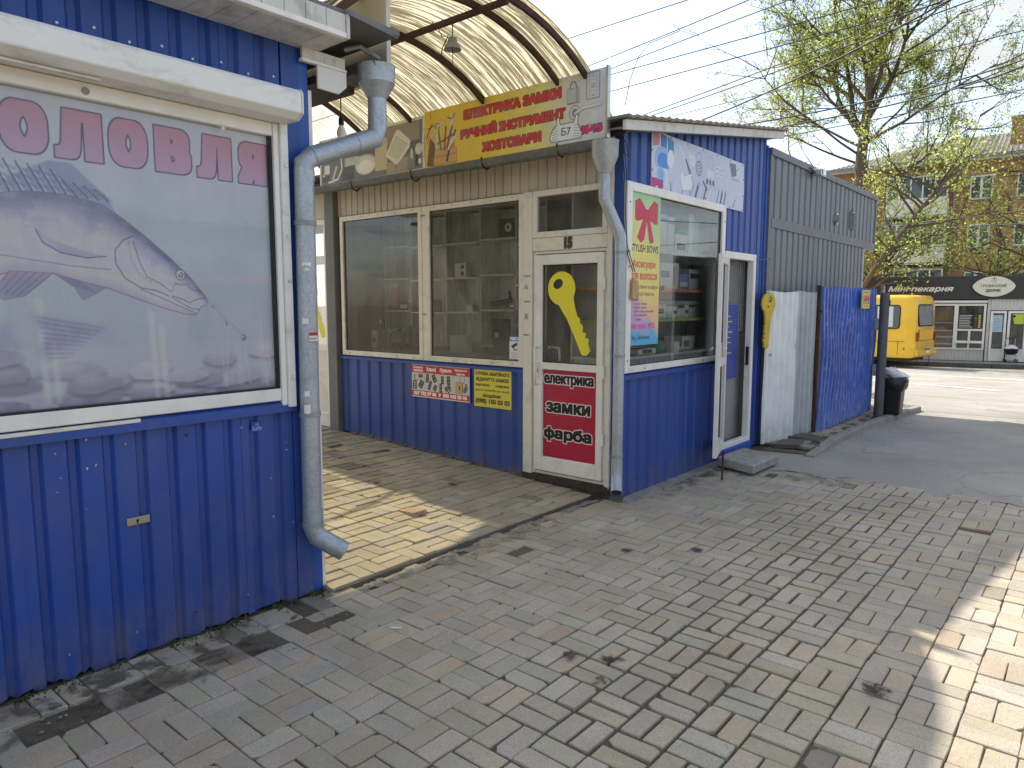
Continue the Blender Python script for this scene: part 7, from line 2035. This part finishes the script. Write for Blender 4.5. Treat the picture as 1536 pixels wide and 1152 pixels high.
# ---------------------------------------------------------------- brick apartment house
AH = thing('apartment_house', (-8.8, 51.2, -.75), 'old orange brick apartment house with a slate roof and glazed balconies behind the trees', 'building', rotz=math.atan(.06))
a = lambda z: z + .75
def ab(name, mat, parent, *b): return lb(name, mat, parent, *b)
ab('wall', M['brick'], AH, -9, 14, 0, 12, 0, a(10.25))
ab('cornice', M['soffit'], AH, -9.4, 14.4, -.45, -.002, a(10.15), a(10.36)); ab('gutter_board', M['galv_old'], AH, -9.4, 14.4, -.55, -.452, a(10.28), a(10.44))
slate = mk('grey_slate_sheets', lc(116, 112, 102), .8, var=.25, scale=3, dirt=.5)
mb = MB(); vs_ = []; n = 300
for i in range(n + 1):
    x = -9.5 + 24 * i / n; h = .035 * math.cos(i * math.pi * 2 / 3)
    hipl = max(0, (-4.6 - x) * .55)
    for y, z in ((-.6, 10.42), (6.0, 12.75)):
        f = 1 if y < 0 else 0
        zz = z if y < 0 else max(10.42, z - max(0, (-.5 - x)) * .42)
        vs_.append((x, y if y < 0 else -.6 + (zz - 10.42) / 2.33 * 6.6, a(zz) + h))
mb.add(vs_, [(2 * i, 2 * i + 2, 2 * i + 3, 2 * i + 1) for i in range(n)]); mb.build('roof', slate, AH, local=True)
mb = MB(); mb.add([(-9.5, 12.6, a(10.42)), (14.5, 12.6, a(10.42)), (14.5, 6.0, a(12.73)), (-.5, 6.0, a(12.73))], [(0, 1, 2, 3)]); mb.build('roof_back', slate, AH, local=True)
ch_ = ab('chimney', M['brick'], AH, 3.55, 4.75, 1.6, 2.5, a(10.9), a(12.75)); ab('chimney_cap', M['concrete'], ch_, 3.5, 4.8, 1.55, 2.55, a(12.75), a(12.87))
mb = MB(); mb.tube([(4.9, 1.8, a(11.5)), (4.9, 1.8, a(15.2))], .035, 6); an = mb.build('antenna', M['cable'], AH, local=True)
for z in (13.9, 14.3, 14.7, 15.0): ab('antenna_rod', M['cable'], an, 4.5, 5.3, 1.79, 1.81, a(z), a(z) + .03)
wg = mk('house_window_glass', lc(64, 78, 80), .06, var=.3, scale=.8, spec=.9)
sheer = mk('window_curtain', lc(170, 180, 178), .8)
def hwin(x0, x1, z0, z1, nm=2):
    w = ab('window', M['upvc'], AH, x0, x1, -.03, .05, a(z0), a(z1))
    k = (x1 - x0) / nm
    for i in range(nm):
        ab('pane', wg, w, x0 + k * i + .07, x0 + k * (i + 1) - .07, -.04, -.031, a(z0) + .09, a(z1) - .09)
    ab('sill', M['galv_old'], w, x0 - .06, x1 + .06, -.12, -.032, a(z0) - .06, a(z0) - .002)
for z0 in (7.9, 5.05, 2.2):
    for x0 in (-8.2, -5.9, 1.78, 4.1, 7.0, 9.3, 11.8): hwin(x0, x0 + 1.15, z0, z0 + 1.4)
for z0 in (7.05, 4.2, 1.4):                     # glazed balconies
    b_ = ab('balcony', M['upvc'], AH, -2.6, .72, -1.0, -.05, a(z0), a(z0) + 1.05)
    ab('balcony_slab', M['concrete'], b_, -2.65, .77, -1.05, -.05, a(z0) - .14, a(z0) - .002)
    ab('balcony_roof', M['roof_grey'], b_, -2.7, .8, -1.1, -.05, a(z0) + 2.42, a(z0) + 2.48)
    for i in range(6):
        x = -2.6 + 3.26 * i / 5; ab('balcony_post', M['upvc'], b_, x, x + .08, -1.0, -.92, a(z0) + 1.052, a(z0) + 2.42)
    for i in range(5):
        x = -2.52 + 3.26 * i / 5 + .0; ab('balcony_pane', wg, b_, x + .01, x + .56, -.97, -.955, a(z0) + 1.06, a(z0) + 2.3)
    ab('balcony_head', M['upvc'], b_, -2.52, .66, -.99, -.94, a(z0) + 2.31, a(z0) + 2.41)
ab('drain_pipe', M['galv_old'], AH, .95, 1.06, -.14, -.03, 0, a(10.2)); 
ab('plinth_band', M['concrete'], AH, -9.05, 14.05, -.06, -.002, 0, a(.3))

# ================================================================ trees
def leaf_mat(name, c, tr=0.62):
    t = NT(name)
    t.n.remove(t.b)
    g = t.new('ShaderNodeNewGeometry')
    hsv = t.new('ShaderNodeHueSaturation'); hsv.inputs['Color'].default_value = (*c, 1)
    rn = g.outputs['Random Per Island']
    t.l.new(t.mr(rn, 0, 1, .55, 1.5), hsv.inputs['Value']); t.l.new(t.mr(t.math('FRACT', t.math('MULTIPLY', rn, 5.7)), 0, 1, .47, .525), hsv.inputs['Hue'])
    d = t.new('ShaderNodeBsdfDiffuse'); t.l.new(hsv.outputs[0], d.inputs[0])
    tl = t.new('ShaderNodeBsdfTranslucent'); t.l.new(hsv.outputs[0], tl.inputs[0])
    gl = t.new('ShaderNodeBsdfGlossy'); gl.inputs['Roughness'].default_value = .4; gl.inputs[0].default_value = (.5, .5, .45, 1)
    m = t.new('ShaderNodeMixShader'); m.inputs[0].default_value = tr; t.l.new(d.outputs[0], m.inputs[1]); t.l.new(tl.outputs[0], m.inputs[2])
    m2 = t.new('ShaderNodeMixShader'); m2.inputs[0].default_value = .05; t.l.new(m.outputs[0], m2.inputs[1]); t.l.new(gl.outputs[0], m2.inputs[2])
    t.l.new(m2.outputs[0], t.out.inputs['Surface'])
    return t.m
LEAF = leaf_mat('young_spring_leaf', lc(176, 188, 100))
LEAF2 = leaf_mat('fresh_green_leaf', lc(132, 150, 66))

def grow_tree(name, base, trunk, r0, seed, label, limbs, twigs, leaves_per, lsize, lmat, spread=.3, droop=0.0, group=None):
    """trunk: list of points; limbs: (height fraction, azimuth, elevation, length, radius)"""
    r = random.Random(seed); nr = np.random.default_rng(seed)
    root = thing(name, base, label, 'tree', group)
    tb = MB(); anchors = []
    tp = [Vector(p) for p in trunk]
    tb.tube(tp, [r0 * (1.18 if i == 0 else 1 - .55 * i / (len(tp) - 1)) for i in range(len(tp))], 12)
    bb = MB()
    def branch(p, d, L, rad, lev):
        pts = [p.copy()]; d = d.normalized(); nseg = 6 if lev < 2 else 4
        for i in range(nseg):
            d = (d + Vector((r.gauss(0, .14), r.gauss(0, .14), r.gauss(0, .09) + (.05 - droop * lev * .06)))).normalized()
            pts.append(pts[-1] + d * L / nseg)
        (tb if lev == 0 else bb).tube(pts, [max(.006, rad * (1 - .8 * i / nseg)) for i in range(nseg + 1)], 7 if lev == 0 else (5 if lev == 1 else 3), caps=False)
        if lev >= 2:
            for i in range(1, nseg + 1): anchors.append(pts[i])
        if lev < len(twigs):
            for k in range(twigs[lev]):
                t = r.uniform(.22, 1.0); i = min(int(t * nseg), nseg - 1); f = t * nseg - i
                q = pts[i] + (pts[i + 1] - pts[i]) * f
                ax = (pts[i + 1] - pts[i]).normalized()
                side_ = ax.cross(Vector((r.gauss(0, 1), r.gauss(0, 1), r.gauss(0, 1)))).normalized()
                nd = (ax * r.uniform(.5, .9) + side_ * r.uniform(.5, 1.0) + Vector((0, 0, .12)))
                branch(q, nd, L * r.uniform(.34, .58), rad * .45, lev + 1)
    for (h, az, el, L, rad) in limbs:
        i = min(int(h * (len(tp) - 1)), len(tp) - 2); f = h * (len(tp) - 1) - i
        q = tp[i] + (tp[i + 1] - tp[i]) * f
        d = Vector((math.cos(R(az)) * math.cos(R(el)), math.sin(R(az)) * math.cos(R(el)), math.sin(R(el))))
        branch(q, d, L, rad, 0 if rad > .07 else 1)
    tb.build('trunk', M['bark'], root, smooth=True); 
    if bb.v: bb.build('branches', M['twig'], root, smooth=True)
    A = np.array([p[:] for p in anchors])
    n = len(A) * leaves_per
    P = np.repeat(A, leaves_per, 0) + nr.normal(0, spread, (n, 3)) * np.array([1, 1, .8])
    u = nr.normal(0, 1, (n, 3)); u /= np.linalg.norm(u, axis=1, keepdims=True)
    v = np.cross(u, nr.normal(0, 1, (n, 3))); v /= np.linalg.norm(v, axis=1, keepdims=True)
    s_ = lsize * nr.uniform(.55, 1.25, (n, 1))
    V = np.stack([P - u * s_, P + v * s_ * .5, P + u * s_, P - v * s_ * .5], 1).reshape(-1, 3) - np.array(WL[root.name])
    me = bpy.data.meshes.new('crown')
    me.vertices.add(len(V)); me.vertices.foreach_set('co', V.ravel())
    me.loops.add(n * 4); me.loops.foreach_set('vertex_index', np.arange(n * 4))
    me.polygons.add(n); me.polygons.foreach_set('loop_start', np.arange(n) * 4); me.polygons.foreach_set('loop_total', np.full(n, 4))
    me.materials.append(lmat); me.update(); me.validate()
    o = bpy.data.objects.new('crown', me); COL.objects.link(o); o.parent = root
    return root, n

r = random.Random(77)
B = Vector((-9.5, 36.45, -.7))
limbs = []
for k in range(8): limbs.append((r.uniform(.80, 1.0), k * 45 + r.uniform(-15, 15), r.uniform(48, 78), r.uniform(6.5, 9.5), r.uniform(.10, .16)))
for k in range(9): limbs.append((r.uniform(.6, .98), k * 40 + r.uniform(-15, 15), r.uniform(12, 45), r.uniform(4.0, 6.5), r.uniform(.072, .10)))
for az, h, L in ((215, .62, 6.5), (200, .75, 7), (235, .55, 5.5), (170, .72, 6)): limbs.append((h, az, 24, L, .062))
grow_tree('tall_tree', B, [B + Vector(p) for p in ((0, 0, -.1), (.05, 0, 3), (.12, .1, 6), (.05, .15, 9.2), (.25, .1, 11.8))], .42, 5, 'tall thick trunked tree with sparse young leaves rising behind the grey container', limbs, [8, 6, 4], 3, .066, LEAF, .13)
B = Vector((-1.15, 35.2, -.6))
limbs = [(r.uniform(.35, 1.0), k * 40 + r.uniform(-15, 15), r.uniform(15, 60), r.uniform(2.6, 4.0), r.uniform(.05, .085)) for k in range(16)]
grow_tree('right_tree', B, [B + Vector(p) for p in ((0, 0, 0), (0, 0, 2.5), (.05, .1, 4.2), (.5, .1, 6.0), (.9, .0, 8.2))], .24, 9, 'smaller dark trunked tree in young leaf behind the oval bakery sign', limbs, [7, 5, 3], 2, .07, LEAF, .22)
B = Vector((-7.95, 29.0, -.5))
limbs = [(r.uniform(.3, 1.0), k * 51 + r.uniform(-15, 15), r.uniform(5, 50), r.uniform(1.9, 3.2), r.uniform(.03, .06)) for k in range(20)]
grow_tree('leaning_tree', B, [B + Vector(p) for p in ((0, 0, 0), (.3, 0, 1.9), (1.2, .1, 3.6), (2.4, .2, 5.4), (3.6, .3, 7.0))], .115, 15, 'slim tree leaning to the right between the container and the bakery', limbs, [7, 5, 3], 3, .062, LEAF, .2, .3)
B = Vector((-9.6, 42.5, -.7))
limbs = [(r.uniform(.3, 1.0), k * 37, r.uniform(5, 55), r.uniform(2.2, 3.6), r.uniform(.04, .07)) for k in range(17)]
grow_tree('yard_tree', B, [B + Vector(p) for p in ((0, 0, 0), (.2, 0, 2.5), (.1, .2, 4.5), (.2, .2, 6.6))], .16, 21, 'young green tree standing in front of the glazed balconies', limbs, [7, 5, 3], 3, .07, LEAF2, .25)
B = Vector((-4.6, 44.0, -.7))
limbs = [(r.uniform(.3, 1.0), k * 43, r.uniform(5, 55), r.uniform(2.0, 3.2), r.uniform(.04, .07)) for k in range(15)]
grow_tree('yard_tree', B, [B + Vector(p) for p in ((0, 0, 0), (.1, 0, 2.0), (.1, .1, 4.0), (.0, .2, 5.8))], .15, 26, 'young green tree standing in front of the brick wall and small windows of the house', limbs, [7, 5, 3], 3, .07, LEAF2, .25)

# ================================================================ overhead cables
CAB = [[[-11.54, 13.51, 7.48], [-6.86, 13.52, 7.59], [-3.7, 12.15, 7.03]], [[-11.24, 13.64, 6.65], [-6.97, 13.34, 7.0], [-3.69, 12.14, 6.88]], [[-10.98, 13.84, 6.49], [-6.03, 14.17, 7.23], [-2.51, 13.16, 7.08]],
       [[-11.23, 13.63, 6.52], [-6.1, 14.04, 6.78], [-2.01, 13.53, 6.72]], [[-10.96, 13.81, 6.2], [-6.07, 14.01, 6.44], [-1.68, 13.78, 6.51]], [[-9.7, 14.81, 5.77], [-5.85, 14.15, 6.08], [-1.84, 13.65, 6.57]],
       [[-9.7, 14.8, 5.69], [-5.74, 14.23, 6.02], [-1.68, 13.77, 6.46]], [[-8.62, 15.76, 6.04], [-5.52, 14.38, 5.76], [-1.16, 14.12, 5.9]], [[-8.47, 15.83, 5.69], [-5.23, 14.65, 5.95], [-2.0, 13.51, 6.51]],
       [[-7.38, 16.77, 5.82], [-3.4, 16.16, 5.76], [-0.98, 14.23, 5.57]], [[-7.24, 16.86, 5.64], [-3.29, 16.24, 5.63], [-0.97, 14.22, 5.48]], [[-6.98, 17.05, 5.45], [-3.27, 16.22, 5.39], [-0.86, 14.25, 5.05]],
       [[-5.48, 18.01, 3.38], [-2.61, 16.46, 3.27], [-0.64, 14.16, 3.17]], [[-5.35, 18.1, 3.27], [-2.6, 16.45, 3.11], [-0.62, 14.13, 2.89]]]
CL = ['topmost black cable crossing the sky beside the canopy', 'second cable from the top, meeting the loose wire', 'third cable from the top beside the yellow board', 'fourth cable from the top crossing into the tall tree',
      'fifth cable from the top ending behind the yellow board', 'upper of two close cables rising from the shop roof', 'lower of two close cables rising from the shop roof', 'thin cable crossing the others low over the shop roof',
      'thick black cable rising steeply over the shop roof into the tree', 'upper black cable running through the tall tree to the right edge', 'middle black cable running through the tall tree to the right edge', 'lowest cable running through the tall tree to the right edge',
      'upper pale cable in front of the brick house', 'lower pale cable in front of the brick house']
for i, (c, lab) in enumerate(zip(CAB, CL)):
    p = [Vector(q) for q in c]
    p = [p[0] + (p[0] - p[1]) * .8] + p + [p[2] + (p[2] - p[1]) * 1.0]
    pts = []
    for k in range(25):                       # quadratic through the three middle points, carried on at both ends
        t = -.6 + 2.2 * k / 24
        a_, b_, c_ = p[1], p[2], p[3]
        pts.append(a_ * ((t - .5) * (t - 1) / .5) + b_ * (t * (t - 1) / -.25) + c_ * (t * (t - .5) / .5))
    rad = .017 if i in (8, 9, 10) else (.008 if i in (7, 12, 13) else .0115)
    mb = MB(); mb.tube(pts, rad, 5)
    tag(mb.build('overhead_cable', M['cable'], None, smooth=True, loc=tuple(pts[12])), lab, 'cable', 'cables over the street')
mb = MB(); mb.tube([(-6.55, 10.76, 4.96), (-6.52, 10.85, 5.39), (-6.44, 10.98, 5.78), (-6.31, 11.12, 6.01), (-6.1, 11.31, 6.12), (-5.93, 11.47, 6.22)], .007, 5)
tag(mb.build('loose_wire', M['cable'], None, smooth=True, loc=(-6.5, 10.9, 5.4)), 'loose wire hanging down from a cable above the shop roof corner', 'cable')

# ================================================================ opposite side of the lane (seen as reflections)
op = thing('lane_pavilion', (7.2, 6, 0), 'long white market pavilion with a blue and an orange band across the lane', 'pavilion')
boxpart('wall', mk('pavilion_wall', lc(176, 164, 148), .7), op, 7.3, 11, -6, 22, 0, 3.1); boxpart('blue_band', mk('blue_band', lc(70, 110, 160), .6), op, 7.2, 7.295, -6, 22, 2.2, 2.6); boxpart('orange_band', mk('orange_band', lc(214, 120, 60), .6), op, 7.22, 7.296, -6, 22, 2.05, 2.195)
for k in range(9):
    boxpart('window', M['dark'], op, 7.25, 7.297, -5.4 + k * 3, -3.2 + k * 3, .9, 1.95)
boxpart('roof', M['roof_grey'], op, 7.0, 11.2, -6.2, 22.2, 3.101, 3.2)

# ================================================================ dark car parked just at the right edge
car = thing('parked_car', (-0.64, 11.35, 0), 'dark grey hatchback car whose wheel just shows at the right edge', 'car')
cp = mk('dark_grey_car_paint', lc(58, 62, 68), .25, .3, var=.05, coat=.6)
prof = [(0.05, .30), (-.02, .55), (.02, .85), (.16, 1.02), (.55, 1.40), (.95, 1.47), (1.9, 1.46), (2.55, 1.18), (2.85, .98), (3.7, .86), (3.86, .62), (3.84, .32)]
mb = MB(); vs_ = []
for y, ins in ((0, .10), (.09, 0), (.85, 0), (1.61, 0), (1.70, .10)):
    for a_, z in prof:
        zz2 = z - (.05 if y in (0, 1.70) and z > .9 else 0)
        yy = y + (.14 * max(0, z - .9) / .55 if y < .5 else (-.14 * max(0, z - .9) / .55 if y > 1.2 else 0))
        vs_.append((a_ + (ins * .4 if a_ < 1 else -ins * .4), yy, zz2))
n = len(prof)
fs = [(j * n + i, (j + 1) * n + i, (j + 1) * n + (i + 1) % n, j * n + (i + 1) % n) for j in range(4) for i in range(n)] + [tuple(range(n)), tuple(range(4 * n, 5 * n))[::-1]]
mb.add(vs_, fs); mb.build('body', cp, car, smooth=40, local=True)
def cwin(name, pts, y, flip=False):
    q = [(a_, y + (.14 * max(0, z - .9) / .55) * (1 if y < .8 else -1) + (-.012 if y < .8 else .012), z) for a_, z in pts]
    mb = MB(); mb.prism(q, (0, .006 * (1 if y < .8 else -1), 0)); mb.build(name, bglass, car, local=True)
for y in (.0, 1.70):
    cwin('side_window', [(.42, 1.02), (.68, 1.33), (1.2, 1.36), (1.2, 1.0)], y); cwin('side_window', [(1.26, 1.0), (1.26, 1.36), (1.8, 1.34), (2.35, 1.02)], y)
mb = MB(); mb.prism([(.20, .35, 1.09), (.20, 1.35, 1.09), (.50, 1.28, 1.365), (.50, .42, 1.365)], (-.012, 0, .012)); mb.build('rear_window', bglass, car, local=True)
mb = MB(); mb.prism([(2.52, .3, 1.205), (2.52, 1.4, 1.205), (2.0, 1.3, 1.435), (2.0, .4, 1.435)], (.012, 0, .012)); mb.build('windscreen', bglass, car, local=True)
for y in (.14, 1.4): lb('tail_light', M['red'], car, -.03, .06, y, y + .16, .72, .92, bevel=.01)
for y in (.16, 1.34): lb('headlight', M['chrome'], car, 3.74, 3.85, y, y + .2, .62, .74, bevel=.01)
lb('bumper', M['black'], car, -.08, .1, .08, 1.62, .32, .5, bevel=.03); lb('number_plate', M['white'], car, -.045, -.02, .6, 1.1, .58, .68)
for x in (.34, 3.05):
    for y0 in (.0, 1.5):
        mb = MB(); mb.tube([(x, y0, .30), (x, y0 + .2, .30)], .30, 24); wh = mb.build('wheel', M['rubber'], car, local=True, smooth=40)
        mb = MB(); mb.tube([(x, y0 - .01 if y0 < .5 else y0 + .19, .30), (x, y0 + .01 if y0 < .5 else y0 + .21, .30)], .19, 18); mb.build('rim', M['enamel'], wh, local=True, smooth=40)
